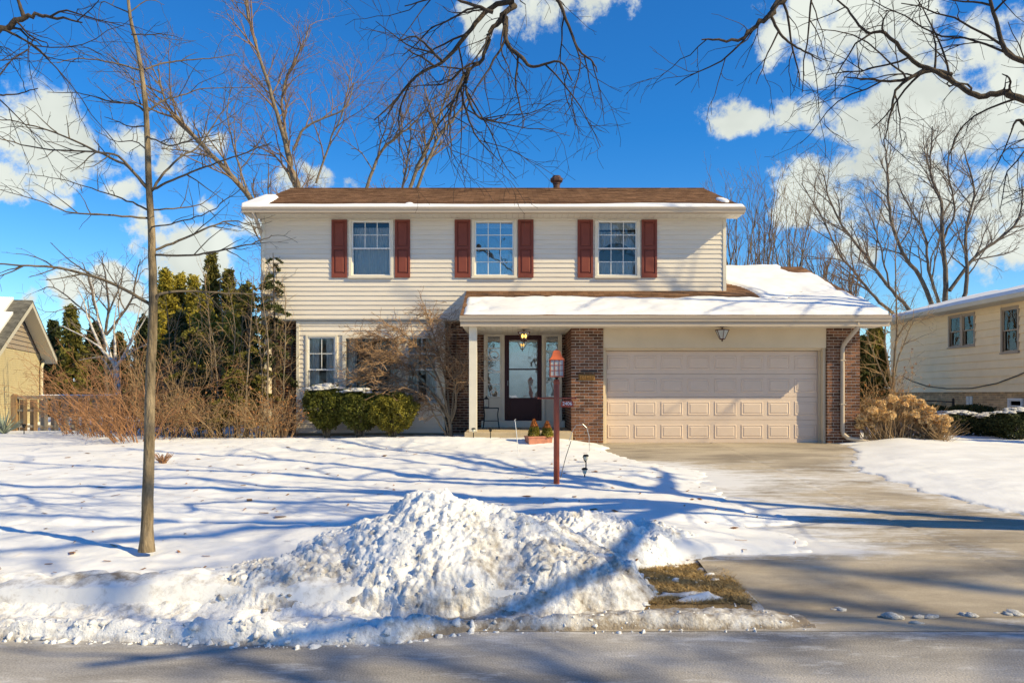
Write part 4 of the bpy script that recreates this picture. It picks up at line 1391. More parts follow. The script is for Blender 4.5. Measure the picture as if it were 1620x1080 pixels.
B(x0 - 0.08, x1 + 0.08, YBAY - 0.075, YBAY - 0.043, z0 - 0.065, z0 - 0.02).build('sill', M['trim'], w)
r_ = MB()
r_.poly([(x0 - .3, YBAY + 1.4, z0 - .4), (x1 + .3, YBAY + 1.4, z0 - .4), (x1 + .3, YBAY + 1.4, z1 + .3), (x0 - .3, YBAY + 1.4, z1 + .3)])
r_.poly([(x0 - .3, YBAY + .13, z0 - .4), (x1 + .3, YBAY + .13, z0 - .4), (x1 + .3, YBAY + 1.4, z0 - .4), (x0 - .3, YBAY + 1.4, z0 - .4)])
r_.build('room', M['interior'], w)

# ---- garage door, header and jambs
B(2.066, 7.186, YG + 0.02, YG + 0.12, 2.20, 2.652).build('garage_header', M['header'], house)
jm = MB()
jm.box(2.064, 2.12, YG + 0.08, YG + 0.24, 0.0, 2.198)
jm.box(7.12, 7.188, YG + 0.06, YG + 0.24, 0.0, 2.198)
jm.box(2.12, 7.12, YG + 0.122, YG + 0.24, 2.15, 2.21)
jm.box(2.121, 2.16, YG + 0.20, YG + 0.238, 0.0, 2.148)
jm.box(7.08, 7.119, YG + 0.20, YG + 0.238, 0.0, 2.148)
bevel(jm.build('garage_jamb', M['header'], house), 0.005)
gd = B(2.13, 7.11, YD + 0.032, YD + 0.05, 0.005, 2.16).build('garage_door', M['gdoor'], house)
gx0, gx1 = 2.135, 7.105
for r_ in range(4):
    z0 = 0.012 + r_ * 0.5345
    z1 = z0 + 0.529
    prof = [(YD + 0.03, z0), (YD + 0.004, z0), (YD, z0 + 0.006), (YD, z1 - 0.006), (YD + 0.004, z1), (YD + 0.03, z1)]
    MB().prism_x(prof, gx0, gx1).build('door_section', M['gdoor'], gd)
def panel_mesh(w, h):
    mb = MB()
    loops = [(0.0, 0.001), (0.010, -0.010), (0.026, -0.012), (0.038, -0.003), (0.070, -0.013)]
    for (i, d) in loops:
        mb.v += [(i, d, i), (w - i, d, i), (w - i, d, h - i), (i, d, h - i)]
    for k_ in range(len(loops) - 1):
        for s_ in range(4):
            a, b = k_ * 4 + s_, k_ * 4 + (s_ + 1) % 4
            mb.f.append((a, b, b + 4, a + 4))
    e = (len(loops) - 1) * 4
    mb.f.append((e, e + 1, e + 2, e + 3))
    return mb.mesh('panel', M['gdoor'])
pw, ph = 0.515, 0.325
pm = panel_mesh(pw, ph)
step = (gx1 - gx0) / 8
for r_ in range(4):
    for c_ in range(8):
        link('panel', pm, gd, (gx0 + step * (c_ + 0.5) - pw / 2, YD, 0.012 + r_ * 0.5345 + 0.10))
B(gx0, gx1, YD + 0.005, YD + 0.03, -0.005, 0.010).build('weather_strip', M['black'], gd)
# downspout
dsx = (1333 - 812) / (F / (YG - 0.06))
ds = MB()
ya = YG - 0.055
pts = [((1356 - 812) / (F / 17.0), 16.95, 2.74), ((1356 - 812) / (F / 17.0), 17.0, 2.60), (dsx + 0.02, ya - 0.02, 2.28), (dsx, ya, 2.18), (dsx, ya, 0.30), (dsx + 0.02, ya - 0.01, 0.22), (dsx + 0.12, ya - 0.03, 0.14), (dsx + 0.52, ya - 0.12, 0.06), (dsx + 0.60, ya - 0.14, 0.01)]
ds.tube(pts, [0.05] * 7 + [0.05, 0.052], 8)
dso = ds.build('downspout', M['gutter'], house, True)
for zz in (1.9, 0.9):
    B(dsx - 0.06, dsx + 0.06, ya - 0.053, ya + 0.05, zz, zz + 0.03).build('strap', M['gutter'], dso)
# upper left downspout elbow
MB().tube([(EX0 + 0.25, 18.62, 5.56), (EX0 + 0.30, 18.7, 5.40), (WX0 - 0.05, YW + 0.15, 5.10), (WX0 - 0.06, YW + 0.2, 4.9), (WX0 - 0.06, YW + 0.2, 0.2)], 0.045, 8).build('downspout', M['gutter'], house, True)

# ---- porch slab, post, entrance
bevel(B(-1.09, GX0 - 0.009, 17.05, YB - 0.02, -0.1, 0.30).build('porch_slab', M['porch'], house), 0.02)
cx = (748.5 - 812) / (F / 17.2)
col = MB(); col.box(cx - 0.088, cx + 0.088, 17.11, 17.286, 0.302, 2.649)
colo = bevel(col.build('porch_post', M['trim'], house), 0.006)
DZ0, DZ1 = 0.52, 2.60
YDR = 19.52
sd = F / YDR
def dxp(px): return (px - 812) / sd
def dzp(py): return CZ + (622 - py) / sd
ent = MB()
ent.box(dxp(765.5), dxp(769.5), YDR - 0.06, YDR + 0.1, 0.47, dzp(530))
ent.box(dxp(793), dxp(798.3), YDR - 0.06, YDR + 0.1, 0.47, dzp(530))
ent.box(dxp(857), dxp(862), YDR - 0.06, YDR + 0.1, 0.47, dzp(530))
ent.box(dxp(884.5), dxp(889), YDR - 0.06, YDR + 0.1, 0.47, dzp(530))
ent.box(dxp(765.5), dxp(889), YDR - 0.06, YDR + 0.1, dzp(530), dzp(527.5))
ent.box(dxp(762), dxp(893), YDR - 0.20, YDR + 0.1, 0.302, 0.47)
ent = bevel(ent.build('entrance_frame', M['trim'], house), 0.006)
B(dxp(764), dxp(891), YDR + 0.5, YDR + 0.52, 0.3, 2.66).build('hall_wall', M['interior'], ent)
for s_, (a, b) in enumerate(((769.5, 793), (862, 884.5))):
    xa, xb = dxp(a), dxp(b)
    B(xa, xb, YDR - 0.02, YDR + 0.03, 0.471, dzp(629)).build('sidelight_panel', M['trim'], ent)
    fr = frame_mb(xa + 0.002, xb - 0.002, dzp(630) + 0.02, dzp(530) - 0.002, 0.03, YDR - 0.035, YDR + 0.03).build('sidelight', M['trim'], ent)
    za, zb = dzp(630) + 0.05, dzp(530) - 0.032
    for k_ in range(1, 5 if s_ == 0 else 4):
        zz = za + (zb - za) * k_ / (5 if s_ == 0 else 4)
        B(xa + 0.032, xb - 0.032, YDR - 0.02, YDR + 0.012, zz - 0.010, zz + 0.010).build('glazing_bar', M['white'], fr)
    B(xa + 0.03, xb - 0.03, YDR - 0.004, YDR + 0.002, za, zb).build('pane', M['glass2'], fr)
    B(xa + 0.01, xb - 0.01, YDR + 0.30, YDR + 0.31, za, zb).build('dark_backing', M['dark'], fr)  # near-black sheet set behind the pane
    if s_ == 0:
        xm = (xa + xb) / 2
        ring = [(xm + 0.115 * math.cos(t_ * math.pi / 12), YDR - 0.010, dzp(562) + 0.10 * math.sin(t_ * math.pi / 12)) for t_ in range(25)]
        MB().tube(ring, 0.016, 6).build('etched_ring', M['letter'], fr)
        MB().tube([(xa + 0.04, YDR - 0.010, dzp(582.5)), (xm - 0.05, YDR - 0.010, dzp(583.5)), (xm + 0.05, YDR - 0.010, dzp(587)), (xb - 0.04, YDR - 0.010, dzp(587.5))], 0.016, 6).build('etched_scroll', M['letter'], fr)
        MB().tube([(xm - 0.05, YDR - 0.010, dzp(627)), (xm - 0.08, YDR - 0.010, dzp(619)), (xm - 0.01, YDR - 0.010, dzp(615.5)), (xm + 0.07, YDR - 0.010, dzp(618)), (xb - 0.04, YDR - 0.010, dzp(627))], 0.016, 6).build('etched_scroll', M['letter'], fr)
    else:
        MB().prism_y([(xa + 0.04, dzp(562)), (xa + 0.12, dzp(547)), (xa + 0.05, dzp(545)), (xb - 0.05, dzp(545)), (xb - 0.06, dzp(600)), (xa + 0.08, dzp(607)), (xa + 0.17, dzp(585))][::-1], YDR + 0.10, YDR + 0.115).build('painted_reflection', M['curtain'], fr)  # white cut-out shapes stand in for the reflections in this pane
        MB().prism_y([(xa + 0.04, dzp(628)), (xb - 0.04, dzp(628)), (xb - 0.05, dzp(605)), (xa + 0.2, dzp(609)), (xa + 0.14, dzp(620))], YDR + 0.10, YDR + 0.115).build('painted_reflection', M['curtain'], fr)
xa, xb = dxp(798.6), dxp(856.7)
frame_mb(xa, xb, 0.472, dzp(530.5), 0.045, YDR - 0.05, YDR + 0.06, wb=0.05).build('door_frame', M['maroon'], house)
d = MB()
xa2, xb2 = xa + 0.047, xb - 0.047
zb_, zt_ = 0.523, dzp(534)
zg0, zg1, zgm = dzp(629), dzp(538), dzp(584)
d.box(xa2, xa2 + 0.065, YDR - 0.03, YDR + 0.01, zb_, zt_)
d.box(xb2 - 0.065, xb2, YDR - 0.03, YDR + 0.01, zb_, zt_)
d.box(xa2 + 0.065, xb2 - 0.065, YDR - 0.03, YDR + 0.01, zg1, zt_)
d.box(xa2 + 0.065, xb2 - 0.065, YDR - 0.03, YDR + 0.01, zgm - 0.018, zgm + 0.018)
d.box(xa2 + 0.065, xb2 - 0.065, YDR - 0.03, YDR + 0.01, zb_, zg0)
door = bevel(d.build('storm_door', M['maroon'], house), 0.005)
B(xa2 + 0.09, xb2 - 0.09, YDR - 0.036, YDR - 0.031, zb_ + 0.06, zg0 - 0.07).build('kick_panel', M['maroon'], door)
B(xa2 + 0.065, xb2 - 0.065, YDR - 0.012, YDR - 0.008, zg0, zgm - 0.018).build('pane', M['glass2'], door)
B(xa2 + 0.065, xb2 - 0.065, YDR - 0.014, YDR - 0.010, zgm + 0.018, zg1).build('pane', M['glass2'], door)
B(xa + 0.02, xb - 0.02, YDR + 0.12, YDR + 0.16, 0.48, zt_ + 0.02).build('inner_door', mat('inner_door', (0.50, 0.49, 0.46), 0.5, var=0.06), door)
h = MB(); h.tube([(xa2 + 0.03, YDR - 0.03, 1.36), (xa2 + 0.03, YDR - 0.07, 1.37), (xa2 + 0.03, YDR - 0.07, 1.47), (xa2 + 0.03, YDR - 0.03, 1.48)], 0.008, 6)
h.build('handle', M['steel'], door)
# carved plaque on the pier
pq = B((915 - 812) / 69, (941 - 812) / 69, YG - 0.03, YG - 0.009, CZ + (622 - 601.5) / 69, CZ + (622 - 591.5) / 69)
pqo = bevel(pq.build('wall_plaque', M['gold'], house), 0.012)
pqo['label'] = 'brown carved plaque with raised strokes on the brick pier'
for k_ in range(9):
    xx = (917.5 + k_ * 2.6 - 812) / 69
    MB().tube([(xx, YG - 0.034, CZ + (622 - 600) / 69), (xx + 0.012, YG - 0.042, CZ + (622 - 596.5) / 69), (xx - 0.004, YG - 0.034, CZ + (622 - 593) / 69)], 0.011, 6).build('carved_stroke', M['gold'], pqo)
B((919 - 812) / 69, (944 - 812) / 69, YG - 0.02, YG - 0.008, CZ + (622 - 588.5) / 69, CZ + (622 - 586) / 69).build('dark_bar', M['iron'], house)  # thin dark bar just above the plaque

# ---- lanterns
def lantern(parent_loc, label, lit):
    x, y, z = parent_loc           # ceiling point
    t = thing('ceiling_lantern', (x, y, z), label, 'lantern')
    MB().lathe([(0.05, z - 0.012), (0.05, z - 0.001)], x, y, 12).build('canopy', M['bronze'], t)
    MB().lathe([(0.012, z - 0.05), (0.012, z - 0.012)], x, y, 8).build('stem', M['bronze'], t)
    MB().lathe([(0.165, z - 0.075), (0.17, z - 0.062), (0.07, z - 0.045), (0.03, z - 0.04)], x, y, 6).build('lantern_cap', M['bronze'], t)
    zb = z - 0.265
    MB().lathe([(0.06, zb), (0.148, z - 0.076)], x, y, 6).build('lantern_glass', M['lampglass'] if not lit else M['glass'], t)
    for k_ in range(6):
        an = 2 * math.pi * (k_ + 0.5) / 6
        MB().tube([(x + 0.152 * math.cos(an), y + 0.152 * math.sin(an), z - 0.074), (x + 0.062 * math.cos(an), y + 0.062 * math.sin(an), zb)], 0.008, 5).build('lantern_rib', M['bronze'], t)
    MB().lathe([(0.008, zb - 0.06), (0.022, zb - 0.045), (0.012, zb - 0.025), (0.066, zb - 0.008), (0.068, zb + 0.004)], x, y, 10).build('finial', M['bronze'], t)
    for k_ in (-1, 1):
        MB().lathe([(0.012, z - 0.20), (0.026, z - 0.17), (0.026, z - 0.15), (0.008, z - 0.11)], x + 0.035 * k_, y - 0.02, 8).build('bulb', M['bulb'] if lit else M['candle'], t, True)
    return t
lp = P(829, 515, 17.9)
lantern((lp.x, 17.9, 2.65), 'small lit lantern hanging under the porch ceiling', True)
lg = P(1142.5, 517, 17.3)
lantern((lg.x, 17.3, 2.652), 'unlit bronze lantern under the garage eave', False)

# ---- lamp post with number sign
YL = 11.2
SL = F / YL
lx = (880.5 - 812) / SL
zb = CZ + (622 - 766) / SL
def lz(py): return CZ + (622 - py) / SL
post = thing('lamp_post', (lx, YL, zb), 'red garden lamp post with house number 2406 on the snowy lawn', 'lamp post')
MB().lathe([(0.043, zb - 0.15), (0.043, lz(601)), (0.036, lz(600))], lx, YL, 20).build('post', M['postred'], post, True)
MB().lathe([(0.0445, lz(607)), (0.046, lz(606.5)), (0.046, lz(603)), (0.0445, lz(602.5))], lx, YL, 20).build('collar', M['postred'], post, True)
MB().lathe([(0.022, lz(600)), (0.020, lz(598)), (0.045, lz(596.5)), (0.05, lz(595.6))], lx, YL, 12).build('lantern_stem', M['iron'], post, True)
hw = 11.0 / SL
B(lx - hw, lx + hw, YL - hw, YL + hw, lz(596.2), lz(594.6)).build('lantern_base', M['postred'], post)
cage = MB()
hg = hw * 0.94
zc0, zc1 = lz(594.6), lz(569.6)
for sx in (-1, 1):
    for sy in (-1, 1):
        cage.box(lx + sx * hg - 0.007, lx + sx * hg + 0.007, YL + sy * hg - 0.007, YL + sy * hg + 0.007, zc0, zc1)
cage.build('lantern_cage', M['postred'], post)
for sy in (-1, 1):
    for k_ in (-1, 1):
        B(lx + k_ * hg / 3 - 0.004, lx + k_ * hg / 3 + 0.004, YL + sy * hg - 0.005, YL + sy * hg + 0.005, zc0, zc1).build('glazing_bar', M['postred'], post)
        B(lx + sy * hg - 0.005, lx + sy * hg + 0.005, YL + k_ * hg / 3 - 0.004, YL + k_ * hg / 3 + 0.004, zc0, zc1).build('glazing_bar', M['postred'], post)
    for k_ in (1, 2):
        zz = zc0 + (zc1 - zc0) * k_ / 3
        B(lx - hg + 0.007, lx + hg - 0.007, YL + sy * hg - 0.0065, YL + sy * hg + 0.0065, zz - 0.004, zz + 0.004).build('glazing_bar', M['postred'], post)
        B(lx + sy * hg - 0.0065, lx + sy * hg + 0.0065, YL - hg + 0.007, YL + hg - 0.007, zz - 0.004, zz + 0.004).build('glazing_bar', M['postred'], post)
    B(lx - hg + 0.007, lx + hg - 0.007, YL + sy * (hg - 0.004) - 0.001, YL + sy * (hg - 0.004) + 0.001, zc0, zc1).build('pane', M['lampglass'], post)
    B(lx + sy * (hg - 0.004) - 0.001, lx + sy * (hg - 0.004) + 0.001, YL - hg + 0.007, YL + hg - 0.007, zc0, zc1).build('pane', M['lampglass'], post)
# bell-shaped cap with square plan
capm = MB()
prof = [(hw * 1.10, lz(569.8)), (hw * 1.12, lz(569.0)), (hw * 0.95, lz(567.2)), (hw * 0.74, lz(564)), (hw * 0.62, lz(560)), (hw * 0.54, lz(556.5)), (hw * 0.34, lz(554.3)), (hw * 0.06, lz(553.6))]
capm.lathe([(r_ * 1.414, z_) for r_, z_ in prof], lx, YL, 4)
bevel(capm.build('lantern_cap', M['copper'], post), 0.006)
MB().lathe([(0.008, lz(553.6)), (0.006, lz(551.5)), (0.012, lz(550.5)), (0.004, lz(549))], lx, YL, 8).build('finial', M['steel'], post, True)
MB().lathe([(0.022, lz(594.5)), (0.022, lz(587)), (0.015, lz(586))], lx, YL, 10).build('candle_sleeve', M['candle'], post, True)
MB().lathe([(0.014, lz(586)), (0.026, lz(583)), (0.022, lz(580)), (0.006, lz(577.5))], lx, YL, 10).build('bulb', M['lampglass'], post, True)
MB().tube([((852 - 812) / SL, YL - 0.012, lz(629.5)), (lx, YL - 0.012, lz(629.8)), ((910 - 812) / SL, YL - 0.012, lz(629.5))], [0.0125, 0.011, 0.0125], 10).build('ladder_bar', M['postred'], post, True)
for px in (851.5, 910.5):
    MB().lathe([(0.006, lz(631)), (0.019, lz(630.2)), (0.019, lz(629)), (0.006, lz(628.2))], (px - 812) / SL, YL - 0.012, 10).build('bar_end', M['postred'], post, True)
sx0, sx1, sz0, sz1 = (887.2 - 812) / SL, (907.2 - 812) / SL, lz(643.5), lz(633)
c_ = 0.035
sgn = bevel(MB().prism_y([(sx0 - 0.01, sz0), (sx1, sz0), (sx1, sz1 - c_), (sx1 - 0.012, sz1 - 0.012), (sx1 - c_, sz1), (sx0 + c_, sz1), (sx0 + 0.012, sz1 - 0.012), (sx0, sz1 - c_)], YL - 0.018, YL - 0.006).build('number_sign', M['signred'], post), 0.003)
for px in (890.5, 903.5):
    MB().tube([((px - 812) / SL, YL - 0.012, sz1 - 0.005), ((px - 812) / SL, YL - 0.012, lz(630))], 0.004, 6).build('sign_hook', M['iron'], post)
tx = bpy.data.curves.new('number_text', 'FONT')
tx.body = '2406'
tx.size = 0.072
tx.extrude = 0.002
tx.align_x = 'CENTER'; tx.align_y = 'CENTER'
tx.materials.append(M['letter'])
to = bpy.data.objects.new('number_tmp', tx)
COL.objects.link(to)
dg = bpy.context.evaluated_depsgraph_get()
tme = bpy.data.meshes.new_from_object(to.evaluated_get(dg))
bpy.data.objects.remove(to)
tme.name = 'house_number'
tob = link('house_number', tme, sgn, ((sx0 + sx1) / 2, YL - 0.021, (sz0 + sz1) / 2))
tob.rotation_euler = (math.pi / 2, 0, 0)
if len(tme.materials) == 0: tme.materials.append(M['letter'])

# ---- planter with two small evergreens
def cards(pts, size, rng, aspect=1.6, nrm=None, flat=0.0):
    """small leaf-like quads at pts, random orientation"""
    n = len(pts)
    a = rng.normal(size=(n, 3)); a /= np.linalg.norm(a, axis=1)[:, None]
    b = rng.normal(size=(n, 3)); b -= a * (a * b).sum(1)[:, None]; b /= np.linalg.norm(b, axis=1)[:, None]
    if nrm is not None:
        a = a * (1 - flat) + nrm * flat
        a /= np.linalg.norm(a, axis=1)[:, None] + 1e-9
    s = (size * rng.uniform(0.6, 1.3, n))[:, None]
    u, v = a * s * aspect, b * s * 0.5
    V = np.stack([pts - u * 0.5, pts + v, pts + u * 0.6, pts - v], 1).reshape(-1, 3)
    Q = np.arange(4 * n).reshape(-1, 4)
    return V, Q
YP = 16.35
SP = F / YP
pl0 = P(831.5, 708, YP)
zp = CZ + (622 - 711) / SP
pt = thing('planter', (P(853, 708, YP).x, YP, zp), 'terracotta trough planter in the snow beside the porch step', 'planter')
x0, x1 = P(832, 700, YP).x, P(872, 700, YP).x
zt = CZ + (622 - 689.5) / SP
th = math.radians(16)
MB.xf = Matrix.Translation(((x0 + x1) / 2, YP, 0)) @ Matrix.Rotation(th, 4, 'Z')
hwid = (x1 - x0) / 2
q = MB()
for (ix, iz) in ((0, 0),):
    lo, hi = 0.90, 1.0
    for s_, z_ in ((0.90, zp - 0.05), (1.0, zt), (0.93, zt), (0.91, zt - 0.05)):
        hx, hy = hwid * s_, 0.155 * (s_ + (0.0 if s_ > 0.93 or z_ < zt - .06 else -0.1))
        q.v += [(-hx, -hy, z_), (hx, -hy, z_), (hx, hy, z_), (-hx, hy, z_)]
for k_ in range(3):
    for s_ in range(4):
        a, b = k_ * 4 + s_, k_ * 4 + (s_ + 1) % 4
        q.f.append((a, b, b + 4, a + 4))
q.f.append((12, 13, 14, 15)); q.f.append((3, 2, 1, 0))
bevel(q.build('trough', M['terra'], pt), 0.008)
frame_mb(-hwid * 1.03, hwid * 1.03, -0.16, 0.16, 0.03, 0, 1)
rim = MB()
rim.box(-hwid * 1.02, hwid * 1.02, -0.165, -0.14, zt - 0.03, zt + 0.004); rim.box(-hwid * 1.02, hwid * 1.02, 0.14, 0.165, zt - 0.03, zt + 0.004)
rim.box(-hwid * 1.02, -hwid * 0.95, -0.14, 0.14, zt - 0.03, zt + 0.004); rim.box(hwid * 0.95, hwid * 1.02, -0.14, 0.14, zt - 0.03, zt + 0.004)
rim.build('rim', M['terra'], pt)
B(-hwid * 0.93, hwid * 0.93, -0.14, 0.14, zt - 0.06, zt - 0.02).build('potting_soil', M['soil'], pt)
MB.xf = None
rgp = np.random.default_rng(5)
for k_, (px, top, lab) in enumerate(((845, 660, 'small evergreen with rust-coloured tip at the left of the planter'), (865.5, 663, 'small evergreen with rust-coloured tip at the right of the planter'))):
    c = P(px, 688, YP)
    hgt = (688 - top) / SP
    t_ = thing('dwarf_conifer', (c.x, YP, zt - 0.03), lab, 'shrub')
    n = 2600
    u = rgp.uniform(0, 1, n) ** 0.8
    an = rgp.uniform(0, 6.283, n)
    rr = 0.145 * (1 - u) ** 0.75 * np.sqrt(rgp.uniform(0.25, 1, n)) + 0.01
    pts = np.stack([c.x + rr * np.cos(an), YP + rr * np.sin(an), zt - 0.02 + hgt * u], -1)
    lowm = u < 0.58
    V, Q = cards(pts[lowm], 0.022, rgp); arr_obj('foliage', V, Q, M['box'], t_)
    V, Q = cards(pts[~lowm], 0.022, rgp); arr_obj('dry_tip', V, Q, M['heather'], t_)
    MB().tube([(c.x, YP, zt - 0.03), (c.x, YP, zt + hgt * 0.9)], [0.012, 0.004], 6).build('stem', M['bark_dark'], t_)

# ---- porch chair and lantern on it
pc = P(776, 676, 18.9)
ch = thing('porch_stand', (pc.x, 18.9, 0.30), 'black iron stand on the porch left of the front door', 'stand')
xl, xr = P(765.5, 0, 18.9).x, P(788.5, 0, 18.9).x
zs = CZ + (622 - 646) / (F / 18.9)
B(xl - 0.01, xr + 0.01, 18.76, 19.04, zs, zs + 0.025).build('seat', M['iron'], ch)
for x_ in (xl, xr):
    for y_ in (18.78, 19.02):
        s_ = -1 if x_ == xl else 1
        MB().tube([(x_ + 0.03 * s_ * 0, y_, zs), (x_ - 0.02 * s_, y_, zs - 0.15), (x_ - 0.005 * s_, y_, zs - 0.3), (x_ + 0.02 * s_, y_, 0.30)], 0.013, 6).build('leg', M['iron'], ch)
MB().tube([(xl, 18.9, 0.48), (xr, 18.9, 0.48)], 0.009, 6).build('stretcher', M['iron'], ch)
ll = thing('porch_lantern', (xl + 0.06, 18.9, zs + 0.025), 'small black candle lantern standing on the iron stand', 'lantern')
z0 = zs + 0.026
lx_ = xl + 0.06
mb = MB()
for sx in (-1, 1):
    for sy in (-1, 1):
        mb.box(lx_ + sx * 0.06 - 0.006, lx_ + sx * 0.06 + 0.006, 18.9 + sy * 0.06 - 0.006, 18.9 + sy * 0.06 + 0.006, z0 + 0.015, z0 + 0.20)
mb.box(lx_ - 0.07, lx_ + 0.07, 18.83, 18.97, z0, z0 + 0.0149); 
mb.build('lantern_frame', M['iron'], ll)
MB().lathe([(0.11, z0 + 0.201), (0.03, z0 + 0.25), (0.012, z0 + 0.29)], lx_, 18.9, 4).build('lantern_top', M['iron'], ll)
MB().lathe([(0.03, z0 + 0.016), (0.03, z0 + 0.10)], lx_, 18.9, 10).build('candle', M['solar'], ll)

# ---- path lights and garden stakes
def snow_at(x, y):
    return float(snow_z(np.array([[x]], float), np.array([[y]], float))[0, 0])
def path_light(px, Y, hgt, label, mlens):
    x = (px - 812) / F * Y
    z = snow_at(x, Y)
    t = thing('path_light', (x, Y, z), label, 'path light', 'solar path lights')
    MB().tube([(x, Y, z - 0.08), (x, Y, z + hgt - 0.09)], 0.011, 6).build('stake', M['black'], t)
    MB().lathe([(0.018, z + hgt - 0.085), (0.034, z + hgt - 0.05), (0.04, z + hgt - 0.0155)], x, Y, 12).build('lens', mlens, t, True)
    MB().lathe([(0.050, z + hgt - 0.015), (0.052, z + hgt - 0.005), (0.03, z + hgt + 0.012), (0.008, z + hgt + 0.014)], x, Y, 12).build('cap', M['black'], t)
path_light(749, 16.75, 0.20, 'small solar path light at the left corner of the porch', M['solar'])
path_light(776, 16.8, 0.22, 'dark solar path light in front of the porch step', M['black'])
path_light(927, 12.6, 0.27, 'taller solar path light right of the lamp post', M['solar'])
path_light(925, 11.9, 0.13, 'nearest short solar path light right of the lamp post', M['solar'])
path_light(926, 13.8, 0.10, 'farthest solar path light, only its cap above the snow', M['black'])
path_light(38, 19.5, 0.24, 'dark solar path light in front of the wooden fence', M['black'])
def stake(pts, r, label, m, name='garden_stake'):
    tag(MB().tube(pts, r, 6).build(name, m), label, 'stake')
z_ = snow_at(P(820, 0, 14.6).x, 14.6)
stake([(P(821, 0, 14.6).x, 14.6, z_ - 0.05), P(817.5, 688, 14.6), P(815, 667, 14.6), P(814, 664.5, 14.6), P(816, 662.5, 14.6)], 0.007, 'thin pale hooked garden stake in front of the porch', M['white'])
z_ = snow_at(P(886, 0, 11.6).x, 11.6)
stake([(P(886, 0, 11.6).x, 11.6, z_ - 0.03), P(895, 723, 11.8), P(903.5, 697, 12.0)], 0.006, 'thin leaning stick right of the lamp post', M['twig_young'])
stake([P(900, 698, 15.5), P(905, 683, 15.5), P(911, 672.5, 15.5), P(922, 671, 15.5), P(928, 676, 15.5), P(932, 690, 15.5), (P(932.5, 0, 15.5).x, 15.5, snow_at(P(932.5, 0, 15.5).x, 15.5) - 0.05)], 0.006, 'bent wire hoop in front of the brick pier', M['steel'], 'wire_hoop')
# ------------------------------------------------------------------ neighbouring house on the right
NX = 14.85
nr = thing('neighbour_house', (NX + 4, 24, 0.1), 'buff clapboard house with snowy roof at the right edge', 'house')
MB.xf = Matrix.Translation((NX, 0, 0)) @ Matrix.Rotation(-math.pi / 2, 4, 'Z')   # local x = -Y, local y = +X
NY0, NY1 = 17.5, 30.2
def nu(px): return -(NX * F / (px - 812))                 # local x of a pixel column on the wall
def nz(px, py): return CZ + (622 - py) / F * (NX * F / (px - 812))
NZ0, NZ1 = 1.22, 3.86
nwin = [(1504, 1519.5, 503, 546), (1525, 1541, 500, 544), (1588, 1610, 490, 554)]
nh, nop = [], []
for (a, b, c, d) in nwin:
    xm = (a + b) / 2
    nh.append((nu(a), nu(b), nz(xm, d), nz(xm, c)))
    nop.append((nu(a) - 0.10, nu(b) + 0.10, nz(xm, d) - 0.10, nz(xm, c) + 0.10))
nwall = wall_with_holes(-NY1, -NY0, NZ0, NZ1 + 0.1, 0, 0.15, [(h[0] - 0.03, h[1] + 0.03, h[2] - 0.03, h[3] + 0.03) for h in nh]).build('wall', M['nr_siding'], nr)
siding(nwall, -NY1, -NY0, NZ0 - 0.02, NZ1, 0.0, 0.245, nop, M['nr_siding'], proud=0.04)
for i, h_ in enumerate(nh):
    double_hung(nr, h_[0], h_[1], h_[2], h_[3], 0.0, (1, 1), (1, 1), 0.10, M['nr_trim'], M['nr_trim'], True, 'half' if i == 1 else ('sheer' if i == 2 else 'none'), 0.9)
nb_ = B(-NY1 + 0.1, -NY0 - 0.1, 0.06, 0.2, -0.1, NZ0 - 0.02).build('brick_base', M['mortar'], nr)
mbb = MB()
for r_ in range(17):
    z0 = -0.05 + r_ * 0.075
    xx = -NY1 + 0.1 - (0.11 if r_ % 2 else 0)
    while xx < -NY0 - 0.1:
        a, b = max(xx, -NY1 + 0.1), min(xx + 0.21, -NY0 - 0.1)
        if b > a: mbb.box(a, b, 0.05 + R.uniform(-.002, .002), 0.09, z0, z0 + 0.066)
        xx += 0.22
bo = mbb.build('brick_courses', M['nr_brick'], nb_); bo['kind'] = 'stuff'
# glass-block window and cellar window
u0, u1 = nu(1527), nu(1537)
gb = B(u0, u1, 0.035, 0.06, nz(1532, 640), nz(1532, 626.5)).build('glass_block_window', M['solar'], nr)
for i in range(2):
    for j in range(3):
        w_, h_ = (u1 - u0) / 2, (nz(1532, 626.5) - nz(1532, 640)) / 3
        z0 = nz(1532, 640) + j * h_
        bevel(B(u0 + i * w_ + 0.008, u0 + (i + 1) * w_ - 0.008, 0.02, 0.036, z0 + 0.008, z0 + h_ - 0.008).build('glass_block', mat('glass_block', (0.45, 0.5, 0.5), 0.1), gb), 0.006)
double_hung(nr, nu(1597), nu(1614), nz(1605, 650), nz(1605, 634), 0.03, (1, 1), (1, 1), 0.08, M['white'], M['white'], False, 'none', 0.5)
# roof: slope faces -X (local -y)
OV = 0.6
rf = MB()
zE, sl = 3.99, 0.25
x0, x1 = -NY1 - 0.4, -NY0 + 0.4
rf.prism_x([(-OV, zE - 0.05), (3.6, zE - 0.05 + sl * 4.2), (3.6, zE + sl * 4.2), (-OV, zE)], x0, x1)
rf.prism_x([(3.601, zE - 0.05 + sl * 4.2), (7.8, zE - 0.05), (7.8, zE), (3.601, zE + sl * 4.2)], x0, x1)
nroof = rf.build('roof', M['shingle'], nr)
MB().prism_x([(-OV - 0.09, zE - 0.13), (-OV - 0.01, zE - 0.13), (-OV - 0.01, zE - 0.005), (-OV - 0.1, zE - 0.005)], x0, x1).build('gutter', M['nl_trim'], nroof)
B(x0 + 0.02, x1 - 0.02, -OV, 0.0, NZ1 - 0.01, NZ1 + 0.01).build('soffit', M['nl_trim'], nroof)
MB().prism_x([(0.02, NZ1 + 0.1), (7.2, NZ1 + 0.1), (3.6, zE + sl * 4.2 - 0.1)], -NY1 + 0.02, -NY1 + 0.1).build('gable', M['nr_siding'], nr)
